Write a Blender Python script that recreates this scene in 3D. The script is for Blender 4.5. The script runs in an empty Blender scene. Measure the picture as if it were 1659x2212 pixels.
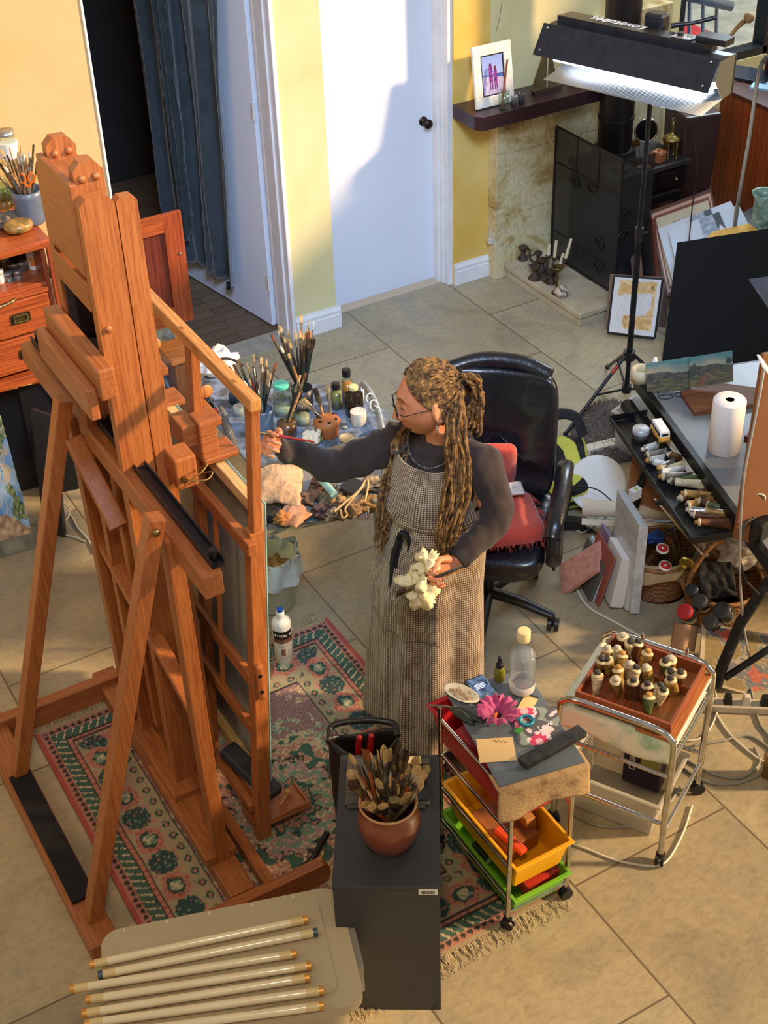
import bpy, bmesh, math, random
from mathutils import Vector, Matrix, Quaternion, noise
random.seed(7)
S = bpy.context.scene
COL = S.collection
PI = math.pi
V = Vector
# ---------------------------------------------------------------- camera
FPX = 3067.0
CXP, CYP = 829.5, 1106.0
CAMZ = 3.92
_p, _r, _a = math.radians(36.5), math.radians(-2.18), math.radians(29.1)
_cp, _sp, _sa, _ca = math.cos(_p), math.sin(_p), math.sin(_a), math.cos(_a)
CF = V((_sa*_cp, _ca*_cp, -_sp)); _up = V((_sa*_sp, _ca*_sp, _cp)); _rt = V((_ca, -_sa, 0))
CR = _rt*math.cos(_r) + _up*math.sin(_r); CU = _up*math.cos(_r) - _rt*math.sin(_r)
CAM = V((0, 0, CAMZ))
cd = bpy.data.cameras.new('camera'); cam = bpy.data.objects.new('camera', cd); COL.objects.link(cam)
cd.sensor_fit = 'VERTICAL'; cd.sensor_height = 36.0; cd.lens = FPX/2212*36.0
cd.clip_end = 60
cam.matrix_world = Matrix(((CR.x, CU.x, -CF.x, 0), (CR.y, CU.y, -CF.y, 0), (CR.z, CU.z, -CF.z, CAMZ), (0, 0, 0, 1)))
S.camera = cam
# ---------------------------------------------------------------- light
S.view_settings.view_transform = 'Standard'
S.view_settings.look = 'None'
S.view_settings.exposure = 0.16
S.view_settings.gamma = 1.0
S.view_settings.use_curve_mapping = False
W = bpy.data.worlds.new('world'); S.world = W; W.use_nodes = True
W.node_tree.nodes['Background'].inputs[0].default_value = (0.86, 0.80, 0.74, 1)
W.node_tree.nodes['Background'].inputs[1].default_value = 0.36
def sun(name, toward, col, e, ang):
    l = bpy.data.lights.new(name, 'SUN'); l.color = col; l.energy = e; l.angle = math.radians(ang)
    o = bpy.data.objects.new(name, l); COL.objects.link(o)
    o.rotation_euler = V(toward).to_track_quat('Z', 'Y').to_euler(); return o
def area(name, loc, tgt, sx, sy, col, e):
    l = bpy.data.lights.new(name, 'AREA'); l.shape = 'RECTANGLE'; l.size = sx; l.size_y = sy; l.color = col; l.energy = e
    o = bpy.data.objects.new(name, l); COL.objects.link(o); o.location = loc
    o.rotation_euler = (V(loc)-V(tgt)).to_track_quat('Z', 'Y').to_euler(); return o
sun('low_sun', (0.78, -0.48, 0.42), (1.0, 0.70, 0.40), 6.5, 4)
cw_ = area('cool_window_light', (1.2, 1.2, 4.9), (3.35, 6.3, 0.6), 1.2, 1.0, (0.40, 0.62, 1.0), 41); cw_.data.spread = math.radians(58)
area('back_window_light', (6.4, 6.1, 2.3), (3.4, 4.2, 0.3), 1.0, 1.0, (0.75, 0.88, 1.0), 45)
area('warm_wall_fill', (-1.6, 3.2, 3.4), (1.6, 6.2, 1.6), 0.8, 0.8, (1.0, 0.78, 0.45), 16)  # added fill that warms the left wall, no fixture behind it
area('warm_front_fill', (.3, .6, 4.6), (1.7, 2.5, .2), .35, .35, (1.0, 0.76, 0.46), 44)  # added warm fill for the storage box and near floor, no lamp seen here
# ---------------------------------------------------------------- rays of the photo
def ray(x, y): return CF + CR*((x-CXP)/FPX) - CU*((y-CYP)/FPX)
def pz(x, y, z=0.0): d = ray(x, y); return CAM + d*((z-CAMZ)/d.z)
def pX(x, y, X): d = ray(x, y); return CAM + d*(X/d.x)
def pY(x, y, Y): d = ray(x, y); return CAM + d*(Y/d.y)
def pD(x, y, D): d = ray(x, y); return CAM + d*(D/(d.x*_sa+d.y*_ca))
# ---------------------------------------------------------------- mesh builder
def rotm(rx=0, ry=0, rz=0): return (Matrix.Rotation(rz, 4, 'Z') @ Matrix.Rotation(ry, 4, 'Y') @ Matrix.Rotation(rx, 4, 'X'))
def TR(x, y, z, rz=0, rx=0, ry=0): return Matrix.Translation((x, y, z)) @ rotm(rx, ry, rz)
def aim(p, d, roll=0):
    q = V(d).to_track_quat('Z', 'Y'); return Matrix.Translation(p) @ q.to_matrix().to_4x4() @ Matrix.Rotation(roll, 4, 'Z')
def frame_axes(o, x, y):
    x = V(x).normalized(); z = x.cross(V(y)).normalized(); y = z.cross(x)
    return Matrix(((x.x, y.x, z.x, o[0]), (x.y, y.y, z.y, o[1]), (x.z, y.z, z.z, o[2]), (0, 0, 0, 1)))
class MB:
    def __init__(s): s.v = []; s.f = []; s.sm = []; s.col = {}; s.uv = []
    def add(s, vs, fs, sm=False, M=None, cols=None, uvs=None):
        b = len(s.v)
        for i, p in enumerate(vs):
            s.v.append(tuple(M @ V(p)) if M else tuple(p))
            if cols: s.col[b+i] = cols[i]
            s.uv.append(uvs[i] if uvs else (0, 0))
        for f in fs: s.f.append([b+i for i in f]); s.sm.append(sm)
        return s
    def box(s, c, d, M=None, rz=0, rx=0, ry=0, taper=1.0):
        x, y, z = d[0]/2, d[1]/2, d[2]/2; t = taper
        vs = [(-x, -y, -z), (x, -y, -z), (x, y, -z), (-x, y, -z), (-x*t, -y*t, z), (x*t, -y*t, z), (x*t, y*t, z), (-x*t, y*t, z)]
        m = Matrix.Translation(c) @ rotm(rx, ry, rz)
        if M: m = M @ m
        return s.add(vs, [(3, 2, 1, 0), (4, 5, 6, 7), (0, 1, 5, 4), (1, 2, 6, 5), (2, 3, 7, 6), (3, 0, 4, 7)], False, m)
    def span(s, a, b, M=None):
        return s.box([(a[i]+b[i])/2 for i in range(3)], [abs(b[i]-a[i]) for i in range(3)], M)
    def bar(s, p0, p1, w, h, upv=(0, 0, 1), M=None):
        p0, p1 = V(p0), V(p1); z = (p1-p0); L = z.length; z.normalize(); u = V(upv); x = u.cross(z)
        if x.length < 1e-4: x = V((1, 0, 0)).cross(z)
        x.normalize(); y = z.cross(x); c = (p0+p1)/2
        m = Matrix(((x.x, y.x, z.x, c.x), (x.y, y.y, z.y, c.y), (x.z, y.z, z.z, c.z), (0, 0, 0, 1)))
        if M: m = M @ m
        return s.box((0, 0, 0), (w, h, L), m)
    def cyl(s, p0, p1, r0, r1=None, n=16, M=None, cap=True):
        if r1 is None: r1 = r0
        p0, p1 = V(p0), V(p1); q = (p1-p0).to_track_quat('Z', 'Y'); L = (p1-p0).length
        m = Matrix.Translation(p0) @ q.to_matrix().to_4x4()
        if M: m = M @ m
        vs = [(r0*math.cos(2*PI*i/n), r0*math.sin(2*PI*i/n), 0) for i in range(n)] + [(r1*math.cos(2*PI*i/n), r1*math.sin(2*PI*i/n), L) for i in range(n)]
        s.add(vs, [(i, (i+1) % n, n+(i+1) % n, n+i) for i in range(n)], True, m)
        if cap: s.add(vs, [tuple(range(n-1, -1, -1)), tuple(range(n, 2*n))], False, m)
        return s
    def tube(s, pts, r, n=8, closed=False, M=None, cap=True, ry=None):
        pts = [V(p) for p in pts]; N = len(pts); rr = r if isinstance(r, (list, tuple)) else [r]*N
        vs = []; prev = None
        for i, p in enumerate(pts):
            a = pts[(i-1) % N] if (closed or i > 0) else p; b = pts[(i+1) % N] if (closed or i < N-1) else p
            t = (b-a); t = t.normalized() if t.length > 1e-9 else V((0, 0, 1))
            if prev is None:
                u = V((0, 0, 1)).cross(t)
                if u.length < 1e-3: u = V((1, 0, 0)).cross(t)
            else: u = prev - t*prev.dot(t)
            u.normalize(); prev = u; w = t.cross(u); k = ry[i] if ry else 1
            for j in range(n):
                a_ = 2*PI*j/n; vs.append(p + u*(rr[i]*math.cos(a_)) + w*(rr[i]*k*math.sin(a_)))
        R_ = N if closed else N-1
        s.add(vs, [(i*n+j, i*n+(j+1) % n, ((i+1) % N)*n+(j+1) % n, ((i+1) % N)*n+j) for i in range(R_) for j in range(n)], True, M)
        if cap and not closed: s.add(vs, [tuple(range(n-1, -1, -1)), tuple((N-1)*n+j for j in range(n))], False, M)
        return s
    def lathe(s, prof, n=28, M=None, c=(0, 0, 0), sx=1, sy=1, wob=0):
        vs = []
        for k, (r, z) in enumerate(prof):
            for j in range(n):
                a_ = 2*PI*j/n; q = r*(1+wob*noise.noise(V((math.cos(a_)*2, math.sin(a_)*2, z*20))))
                vs.append((c[0]+q*math.cos(a_)*sx, c[1]+q*math.sin(a_)*sy, c[2]+z))
        fs = [(i*n+j, i*n+(j+1) % n, (i+1)*n+(j+1) % n, (i+1)*n+j) for i in range(len(prof)-1) for j in range(n)]
        s.add(vs, fs, True, M)
        if prof[0][0] > 1e-4: s.add(vs[:n], [tuple(range(n-1, -1, -1))], False, M)
        if prof[-1][0] > 1e-4: s.add(vs[-n:], [tuple(range(n))], False, M)
        return s
    def sph(s, c, r, n=16, M=None, m=None):
        r = r if isinstance(r, (list, tuple)) else (r, r, r); m = m or max(6, n//2)
        vs = [(c[0], c[1], c[2]-r[2])]
        for i in range(1, m):
            t = -PI/2+PI*i/m
            for j in range(n): a_ = 2*PI*j/n; vs.append((c[0]+r[0]*math.cos(t)*math.cos(a_), c[1]+r[1]*math.cos(t)*math.sin(a_), c[2]+r[2]*math.sin(t)))
        vs.append((c[0], c[1], c[2]+r[2])); T_ = len(vs)-1
        fs = [(0, 1+(j+1) % n, 1+j) for j in range(n)] + [(1+i*n+j, 1+i*n+(j+1) % n, 1+(i+1)*n+(j+1) % n, 1+(i+1)*n+j) for i in range(m-2) for j in range(n)] + [(1+(m-2)*n+j, 1+(m-2)*n+(j+1) % n, T_) for j in range(n)]
        return s.add(vs, fs, True, M)
    def prism(s, poly, z0, z1, M=None, sm=False):
        n = len(poly); vs = [(x, y, z0) for x, y in poly] + [(x, y, z1) for x, y in poly]
        s.add(vs, [tuple(range(n-1, -1, -1)), tuple(range(n, 2*n))], False, M)
        return s.add(vs, [(i, (i+1) % n, n+(i+1) % n, n+i) for i in range(n)], sm, M)
    def grid(s, fn, nu, nv, M=None, colf=None, sm=True, wrap=False, uvf=None):
        vs = []; cs = []; uv = []
        for j in range(nv+1):
            for i in range(nu+1):
                u, w = i/nu, j/nv; vs.append(fn(u, w)); uv.append(uvf(u, w) if uvf else (u, w))
                if colf: c = colf(u, w); cs.append((c[0], c[1], c[2], 1))
        n = nu+1
        return s.add(vs, [(j*n+i, j*n+i+1, (j+1)*n+i+1, (j+1)*n+i) for j in range(nv) for i in range(nu)], sm, M, cs if colf else None, uv)
    def build(s, name, mat=None, parent=None, bev=0, solid=0, sub=0, M=None, weld=False):
        me = bpy.data.meshes.new(name); me.from_pydata(s.v, [], s.f)
        me.polygons.foreach_set('use_smooth', s.sm)
        if s.col:
            ca_ = me.color_attributes.new('Col', 'FLOAT_COLOR', 'POINT')
            for i in range(len(s.v)): ca_.data[i].color = s.col.get(i, (.5, .5, .5, 1))
        ul = me.uv_layers.new(name='UVMap'); vi = [0]*len(me.loops); me.loops.foreach_get('vertex_index', vi)
        fl = []
        for i in vi: fl += s.uv[i]
        ul.data.foreach_set('uv', fl)
        if weld:
            b_ = bmesh.new(); b_.from_mesh(me); bmesh.ops.remove_doubles(b_, verts=b_.verts, dist=1e-5); b_.to_mesh(me); b_.free()
        me.update()
        if mat: me.materials.append(mat)
        o = bpy.data.objects.new(name, me); COL.objects.link(o)
        if parent: o.parent = parent
        if M: o.matrix_basis = M
        if solid: m_ = o.modifiers.new('s', 'SOLIDIFY'); m_.thickness = solid; m_.offset = 0
        if sub: m_ = o.modifiers.new('u', 'SUBSURF'); m_.levels = sub; m_.render_levels = sub
        if bev: m_ = o.modifiers.new('b', 'BEVEL'); m_.width = bev; m_.segments = 2; m_.limit_method = 'ANGLE'; m_.angle_limit = math.radians(50)
        return o
def tag(o, label=None, cat=None, group=None, kind=None):
    if label: o['label'] = label
    if cat: o['category'] = cat
    if group: o['group'] = group
    if kind: o['kind'] = kind
    return o
def thing(name, label, cat, M=None, group=None):
    o = bpy.data.objects.new(name, None); COL.objects.link(o); o.empty_display_size = .05
    if M: o.matrix_basis = M
    return tag(o, label, cat, group)
def dup(root, M=None, label=None, group=None):
    r = root.copy(); COL.objects.link(r)
    if M: r.matrix_basis = M
    if label: r['label'] = label
    if group: r['group'] = group
    for ch in root.children:
        c = ch.copy(); COL.objects.link(c); c.parent = r; c.matrix_parent_inverse = ch.matrix_parent_inverse.copy()
        for g in ch.children:
            d = g.copy(); COL.objects.link(d); d.parent = c
    return r
def struct(name, mb, mat, parent=None, **k):
    o = mb.build(name, mat, parent, **k)
    if parent is None: o['kind'] = 'structure'
    return o
# ---------------------------------------------------------------- materials
def lin(c):
    if isinstance(c, str): c = [int(c[i:i+2], 16)/255 for i in (0, 2, 4)]
    return tuple((x/12.92 if x <= .04045 else ((x+.055)/1.055)**2.4) for x in c[:3]) + (1,)
MATS = {}
def nt(name):
    m = bpy.data.materials.new(name); m.use_nodes = True; t = m.node_tree; b = t.nodes['Principled BSDF']; return m, t, b
def L(t, a, b): t.links.new(a, b)
def coord(t, kind='Object', scale=(1, 1, 1), rot=(0, 0, 0)):
    tc = t.nodes.new('ShaderNodeTexCoord'); mp = t.nodes.new('ShaderNodeMapping'); mp.inputs['Scale'].default_value = scale; mp.inputs['Rotation'].default_value = rot
    L(t, tc.outputs[kind], mp.inputs[0]); return mp.outputs[0]
def ramp(t, fac, stops):
    r = t.nodes.new('ShaderNodeValToRGB'); L(t, fac, r.inputs[0]); e = r.color_ramp.elements
    while len(e) < len(stops): e.new(.5)
    for i, (p, c) in enumerate(stops): e[i].position = p; e[i].color = c
    return r.outputs[0]
def nz(t, vec, scale, detail=4, rough=.55, dist=0):
    n = t.nodes.new('ShaderNodeTexNoise'); n.inputs['Scale'].default_value = scale; n.inputs['Detail'].default_value = detail
    n.inputs['Roughness'].default_value = rough; n.inputs['Distortion'].default_value = dist; L(t, vec, n.inputs['Vector']); return n.outputs['Fac']
def bump(t, b, h, s=.3, d=.01):
    n = t.nodes.new('ShaderNodeBump'); n.inputs['Strength'].default_value = s; n.inputs['Distance'].default_value = d; L(t, h, n.inputs['Height']); L(t, n.outputs[0], b.inputs['Normal'])
def mat(name, c1, rough=.6, metal=0, c2=None, ns=12, lo=.35, hi=.7, bm=0, bs=40, coat=0, trans=0, ior=1.45, emit=0, sheen=0, alpha=1, sss=0, dist=0):
    if name in MATS: return MATS[name]
    m, t, b = nt(name); b.inputs['Base Color'].default_value = lin(c1); b.inputs['Roughness'].default_value = rough; b.inputs['Metallic'].default_value = metal
    b.inputs['Coat Weight'].default_value = coat; b.inputs['Transmission Weight'].default_value = trans; b.inputs['IOR'].default_value = ior
    b.inputs['Sheen Weight'].default_value = sheen; b.inputs['Alpha'].default_value = alpha; b.inputs['Subsurface Weight'].default_value = sss
    if sss: b.inputs['Subsurface Radius'].default_value = (.012, .005, .003)
    if emit: b.inputs['Emission Color'].default_value = lin(c1); b.inputs['Emission Strength'].default_value = emit
    if c2 or bm: vec = coord(t)
    if c2: L(t, ramp(t, nz(t, vec, ns, 5, .6, dist), [(lo, lin(c1)), (hi, lin(c2))]), b.inputs['Base Color'])
    if bm: bump(t, b, nz(t, vec, bs, 4), bm)
    MATS[name] = m; return m
def wood(name, c1, c2, axis=2, s=9, rough=.42, coat=.15, dark=None, rings=1.0):
    if name in MATS: return MATS[name]
    m, t, b = nt(name); sc = [s*4, s*4, s*4]; sc[axis] = s*.28; vec = coord(t, 'Object', sc)
    f1 = nz(t, vec, 1.0, 6, .65, 1.2*rings); c = ramp(t, f1, [(.3, lin(c1)), (.52, lin(c2)), (.72, lin(c1))])
    sc2 = [s*26, s*26, s*26]; sc2[axis] = s*.8; f2 = nz(t, coord(t, 'Object', sc2), 1.0, 2, .5)
    mx = t.nodes.new('ShaderNodeMixRGB'); mx.blend_type = 'MULTIPLY'; mx.inputs[0].default_value = .38; L(t, c, mx.inputs[1])
    L(t, ramp(t, f2, [(.38, lin(dark or '6b4326')), (.55, (1, 1, 1, 1))]), mx.inputs[2]); L(t, mx.outputs[0], b.inputs['Base Color'])
    b.inputs['Roughness'].default_value = rough; b.inputs['Coat Weight'].default_value = coat; b.inputs['Coat Roughness'].default_value = .3
    bump(t, b, f2, .12, .002); MATS[name] = m; return m
def vcol(name, rough=.6, bm=0, bs=60, coat=0):
    if name in MATS: return MATS[name]
    m, t, b = nt(name); a = t.nodes.new('ShaderNodeVertexColor'); a.layer_name = 'Col'; L(t, a.outputs[0], b.inputs['Base Color'])
    b.inputs['Roughness'].default_value = rough; b.inputs['Coat Weight'].default_value = coat
    if bm: bump(t, b, nz(t, coord(t), bs, 4), bm)
    MATS[name] = m; return m
def fast_glass(name, col='ffffff', rough=.03, mix=.12):
    """thin glass: mostly see-through with a glossy share that grows at grazing angles"""
    if name in MATS: return MATS[name]
    m = bpy.data.materials.new(name); m.use_nodes = True; t = m.node_tree; t.nodes.clear()
    out = t.nodes.new('ShaderNodeOutputMaterial'); tr = t.nodes.new('ShaderNodeBsdfTransparent'); gl = t.nodes.new('ShaderNodeBsdfGlossy')
    tr.inputs[0].default_value = lin(col); gl.inputs['Roughness'].default_value = rough; lw = t.nodes.new('ShaderNodeLayerWeight'); lw.inputs[0].default_value = .3
    ad = t.nodes.new('ShaderNodeMath'); ad.operation = 'ADD'; ad.use_clamp = True; ad.inputs[1].default_value = mix; L(t, lw.outputs['Fresnel'], ad.inputs[0])
    mx = t.nodes.new('ShaderNodeMixShader'); ge = t.nodes.new('ShaderNodeNewGeometry'); bf = t.nodes.new('ShaderNodeMath'); bf.operation = 'SUBTRACT'; bf.inputs[0].default_value = 1; L(t, ge.outputs['Backfacing'], bf.inputs[1])
    ml = t.nodes.new('ShaderNodeMath'); ml.operation = 'MULTIPLY'; L(t, ad.outputs[0], ml.inputs[0]); L(t, bf.outputs[0], ml.inputs[1]); L(t, ml.outputs[0], mx.inputs[0]); L(t, tr.outputs[0], mx.inputs[1]); L(t, gl.outputs[0], mx.inputs[2]); L(t, mx.outputs[0], out.inputs[0])
    MATS[name] = m; return m
def text(s, size, m, parent, M, name='lettering', ext=.0004, shear=0, font=None, align='CENTER', sx=1.0):
    c = bpy.data.curves.new(name, 'FONT'); c.body = s; c.size = size; c.extrude = ext; c.shear = shear; c.align_x = align; c.align_y = 'CENTER'; c.resolution_u = 3
    o = bpy.data.objects.new(name, c); COL.objects.link(o); bpy.context.view_layer.update()
    me = bpy.data.meshes.new_from_object(o.evaluated_get(bpy.context.evaluated_depsgraph_get())); bpy.data.objects.remove(o)
    me.materials.clear(); me.materials.append(m); o = bpy.data.objects.new(name, me); COL.objects.link(o); o.parent = parent
    o.matrix_basis = M @ Matrix.Diagonal((sx, 1, 1, 1)); return o
def lerp(a, b, t): return a+(b-a)*t
def mixc(a, b, t): return tuple(a[i]+(b[i]-a[i])*t for i in range(3))
def nf(x, y, z=0): return noise.noise(V((x, y, z)))
def fbm(x, y, z=0, o=4): return noise.fractal(V((x, y, z)), 1.0, 2.0, o)
def cr(pts, k=8):
    """smooth curve through points"""
    P = [V(p) for p in pts]; P = [P[0]*2-P[1]] + P + [P[-1]*2-P[-2]]; out = []
    for i in range(1, len(P)-2):
        for j in range(k):
            t = j/k; a, b, c, d = P[i-1:i+3]
            out.append(.5*((2*b)+(c-a)*t+(2*a-5*b+4*c-d)*t*t+(3*b-a-3*c+d)*t*t*t))
    out.append(P[-2]); return out
# ================================================================ SETTING
mw = mat('cream_paint', 'd2b27c', .85, c2='cba870', ns=2.5, bm=.08, bs=90)
mwy = mat('yellow_paint', 'ddb04e', .85, c2='e8c878', ns=3, bm=.1, bs=60)
mwc = mat('pale_cream_paint', 'dccf9c', .85, c2='d2c288', ns=3, bm=.1, bs=60)
mtrim = mat('white_gloss_paint', 'e9e6e4', .35, c2='dcd8d6', ns=8, bm=.03)
mdoor = mat('white_door_paint', 'dde1ea', .38, bm=.02, bs=150)
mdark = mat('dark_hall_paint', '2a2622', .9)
# floor slabs
m, t, b = nt('stone_slabs'); vec = coord(t, 'Object', (1, 1, 1), (0, 0, PI/2))
br = t.nodes.new('ShaderNodeTexBrick'); L(t, vec, br.inputs['Vector']); br.offset = .5; br.inputs['Scale'].default_value = 1.0
br.inputs['Brick Width'].default_value = 1.0; br.inputs['Row Height'].default_value = .667; br.inputs['Mortar Size'].default_value = .0045; br.inputs['Mortar Smooth'].default_value = .3; br.inputs['Bias'].default_value = 0
br.inputs['Color1'].default_value = (.35, .35, .35, 1); br.inputs['Color2'].default_value = (.65, .65, .65, 1); br.inputs['Mortar'].default_value = (.5, .5, .5, 1)
base = ramp(t, nz(t, coord(t, 'Object', (1, 1, 1)), 2.6, 7, .62, .7), [(.3, lin('938871')), (.5, lin('ab9c7c')), (.7, lin('98917f'))])
fine = ramp(t, nz(t, coord(t, 'Object', (1.0, 1.6, 1)), 26, 6, .7, .4), [(.3, lin('958a74')), (.55, lin('ffffff'))])
mx = t.nodes.new('ShaderNodeMixRGB'); mx.blend_type = 'MULTIPLY'; mx.inputs[0].default_value = .32; L(t, base, mx.inputs[1]); L(t, fine, mx.inputs[2])
mb_ = t.nodes.new('ShaderNodeMixRGB'); mb_.blend_type = 'OVERLAY'; mb_.inputs[0].default_value = .45; L(t, mx.outputs[0], mb_.inputs[1]); L(t, br.outputs['Color'], mb_.inputs[2])
mm = t.nodes.new('ShaderNodeMixRGB'); mm.inputs[2].default_value = lin('6d5f4a'); L(t, mb_.outputs[0], mm.inputs[1]); L(t, br.outputs['Fac'], mm.inputs[0]); L(t, mm.outputs[0], b.inputs['Base Color'])
b.inputs['Roughness'].default_value = .42
h1 = t.nodes.new('ShaderNodeMath'); h1.operation = 'MULTIPLY_ADD'; h1.inputs[1].default_value = -1.0; L(t, br.outputs['Fac'], h1.inputs[0]); L(t, nz(t, coord(t, 'Object', (1, 1.5, 1)), 14, 6, .65, .5), h1.inputs[2])
bump(t, b, h1.outputs[0], .35, .006); mfloor = m
fl = MB(); fl.span((-3, -2, -.06), (8.2, 6.42, 0)); ob = struct('floor', fl, mfloor)
ob.location = (.037, .43, 0); ob.data.transform(Matrix.Translation((-.037, -.43, 0)))
# hall floor behind the open door
m, t, b = nt('hall_boards'); br = t.nodes.new('ShaderNodeTexBrick'); L(t, coord(t), br.inputs['Vector']); br.inputs['Scale'].default_value = 1; br.inputs['Brick Width'].default_value = .42; br.inputs['Row Height'].default_value = .085
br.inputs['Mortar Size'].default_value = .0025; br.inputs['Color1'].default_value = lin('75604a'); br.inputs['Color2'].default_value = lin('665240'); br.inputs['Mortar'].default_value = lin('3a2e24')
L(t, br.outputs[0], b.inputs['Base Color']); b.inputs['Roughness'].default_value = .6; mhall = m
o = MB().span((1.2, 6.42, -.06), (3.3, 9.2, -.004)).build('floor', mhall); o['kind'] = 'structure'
struct('trim_1', MB().span((2.06, 6.27, -.002), (2.985, 6.43, .006)), mat('threshold_stone', 'a9a294', .6, c2='8f8878', ns=10))
# walls
WZ = 3.2
XE = 2.045
w = MB(); w.span((-3, 6.29, 0), (XE, 6.42, WZ)); struct('wall_left', w, mw)
struct('trim_2', MB().span((XE-.001, 6.283, 0), (XE+.009, 6.3, WZ)), mat('white_edge_bead', 'f4f1ea', .5))
struct('wall_back', MB().span((2.985, 6.29, 0), (3.245, 6.62, WZ)), mwc)
# hall walls
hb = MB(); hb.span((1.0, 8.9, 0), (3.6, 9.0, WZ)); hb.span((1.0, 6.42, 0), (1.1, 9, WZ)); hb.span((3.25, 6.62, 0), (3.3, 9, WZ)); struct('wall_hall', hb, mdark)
# door frame of the hall opening
fr = MB(); fr.span((2.962, 6.275, 0), (2.985, 6.45, 2.9)); fr.span((2.952, 6.33, 0), (2.97, 6.43, 2.9)); fr.span((2.955, 6.44, 0), (2.985, 6.47, 2.9)); struct('trim_3', fr, mtrim, bev=.004)
# baseboards
def skirting(name, p0, p1, h=.135, th=.02):
    p0, p1 = V((p0[0], p0[1], 0)), V((p1[0], p1[1], 0)); d = (p1-p0); Ln = d.length; d.normalize(); n = V((d.y, -d.x, 0))
    M = Matrix(((n.x, 0, d.x, p0.x), (n.y, 0, d.y, p0.y), (0, 1, 0, 0), (0, 0, 0, 1)))
    prof = [(0, 0), (th, 0), (th, h*.62), (th*.8, h*.66), (th*.8, h*.72), (th*.95, h*.75), (th*.95, h*.82), (th*.45, h*.93), (th*.4, h), (0, h)]
    mb = MB().prism(prof, 0, Ln, M); return struct(name, mb, mtrim, bev=.0015)
skirting('baseboard_pier', (2.985, 6.29), (3.265, 6.29)); skirting('baseboard_return', (3.245, 6.29), (3.245, 6.48))
skirting('baseboard_right', (4.065, 6.35), (4.30, 6.35)); skirting('baseboard_left', (-3, 6.29), (XE, 6.29))
# closed white door with its frame
struct('door_1', MB().span((3.24, 6.475, .012), (4.005, 6.515, 2.3)), mdoor, bev=.002)
d1 = bpy.data.objects['door_1']
kn = MB(); K = Matrix.Translation((3.945, 6.475, .985)) @ rotm(PI/2); kn.lathe([(.027, 0), (.027, .004), (.02, .008), (.009, .012), (.008, .03), (.014, .036), (.024, .045), (.027, .056), (.022, .066), (.008, .071), (.0, .072)], 24, K)
kn.build('door_knob', mat('old_bronze', '3a332b', .35, .9), d1)
struct('wall_over_door', MB().span((3.245, 6.50, 2.3), (4.06, 6.6, WZ)), mwc)
fr = MB(); fr.span((4.005, 6.43, 0), (4.03, 6.53, 2.9)); fr.span((4.03, 6.36, 0), (4.065, 6.53, 2.9)); fr.span((4.02, 6.40, 0), (4.035, 6.5, 2.9)); struct('trim_4', fr, mtrim, bev=.003)
struct('wall_right', MB().span((4.065, 6.35, 0), (4.30, 6.55, WZ)), mwy)
# wall over the fireplace and beside the window
struct('wall_chimney', MB().span((4.30, 6.35, 0), (5.62, 6.55, WZ)), mwc)
struct('wall_window', MB().span((5.62, 6.35, 0), (8.2, 6.55, .92)), mwc)
struct('wall_east', MB().span((7.6, 4.6, 0), (7.7, 6.5, WZ)), mwc)
# unseen wall pieces on the right, added as a gobo to shape the sun
wr = MB(); wr.span((6.45, 1.35, 0), (6.55, 5.3, 2.35)); wr.span((6.45, -2.5, 0), (6.55, 1.35, .7)); wr.span((6.45, -2.5, 3.15), (6.55, -.3, 5.0)); wr.span((6.45, -2.6, 0), (6.55, -2.5, 5.0)); struct('wall_sun_gobo', wr, mwc)
# window
wf = MB(); 
for x in (5.62, 6.32, 7.1): wf.span((x, 6.36, .92), (x+.05, 6.46, WZ))
wf.span((5.62, 6.36, .92), (7.6, 6.46, .97)); ob = struct('window_1', wf, mat('dark_window_frame', '23262b', .4), bev=.003)
MB().span((5.67, 6.405, .97), (7.6, 6.409, WZ)).build('pane', fast_glass('window_glass', 'f4fbff', .02, .03), ob)
# outdoors seen through the window
o = MB().span((5.0, 6.6, -.05), (12, 14, 0)).build('floor', mat('sunlit_paving', 'c9d8e4', .8, c2='8fa5b4', ns=4)); o['kind'] = 'structure'
# chimney: stone slabs with rubbed stains
m, t, b = nt('limestone'); vec = coord(t, 'Object')
n1 = nz(t, vec, 3.2, 7, .7, .8); c = ramp(t, n1, [(.3, lin('e2d5b0')), (.5, lin('d6c493')), (.6, lin('b79a5e')), (.72, lin('8b6f42'))])
n2 = nz(t, coord(t, 'Object', (1.5, 1.5, 1.0)), 30, 6, .7, .6); sp = t.nodes.new('ShaderNodeMixRGB'); sp.blend_type = 'MULTIPLY'; sp.inputs[0].default_value = .35; L(t, c, sp.inputs[1]); L(t, ramp(t, n2, [(.35, lin('8a7a5c')), (.55, (1, 1, 1, 1))]), sp.inputs[2])
L(t, sp.outputs[0], b.inputs['Base Color']); b.inputs['Roughness'].default_value = .7; bump(t, b, n2, .3, .004); mstone = m
ch = MB(); ch.span((4.30, 6.27, 0), (4.365, 6.36, .44)); ch.span((4.30, 6.27, .443), (4.365, 6.36, .77)); ch.span((4.30, 6.27, .773), (4.365, 6.36, 1.02))
ch.span((4.367, 6.275, 0), (4.99, 6.36, .385)); ch.span((4.367, 6.275, .388), (4.99, 6.36, .76)); ch.span((4.367, 6.275, .763), (4.99, 6.36, 1.02))
ch.span((4.99, 6.277, 0), (5.5, 6.36, .62)); ch.span((4.99, 6.277, .623), (5.5, 6.36, 1.4)); struct('chimney_stone', ch, mstone, bev=.002)
he = MB(); he.span((4.365, 5.525, .055), (5.6, 6.30, .085)); he.span((4.378, 5.54, 0), (5.6, 6.30, .055)); struct('hearth', he, mat('hearth_stone', 'c2b396', .7, c2='a8987a', ns=9, bm=.2, bs=30), bev=.004)
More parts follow.
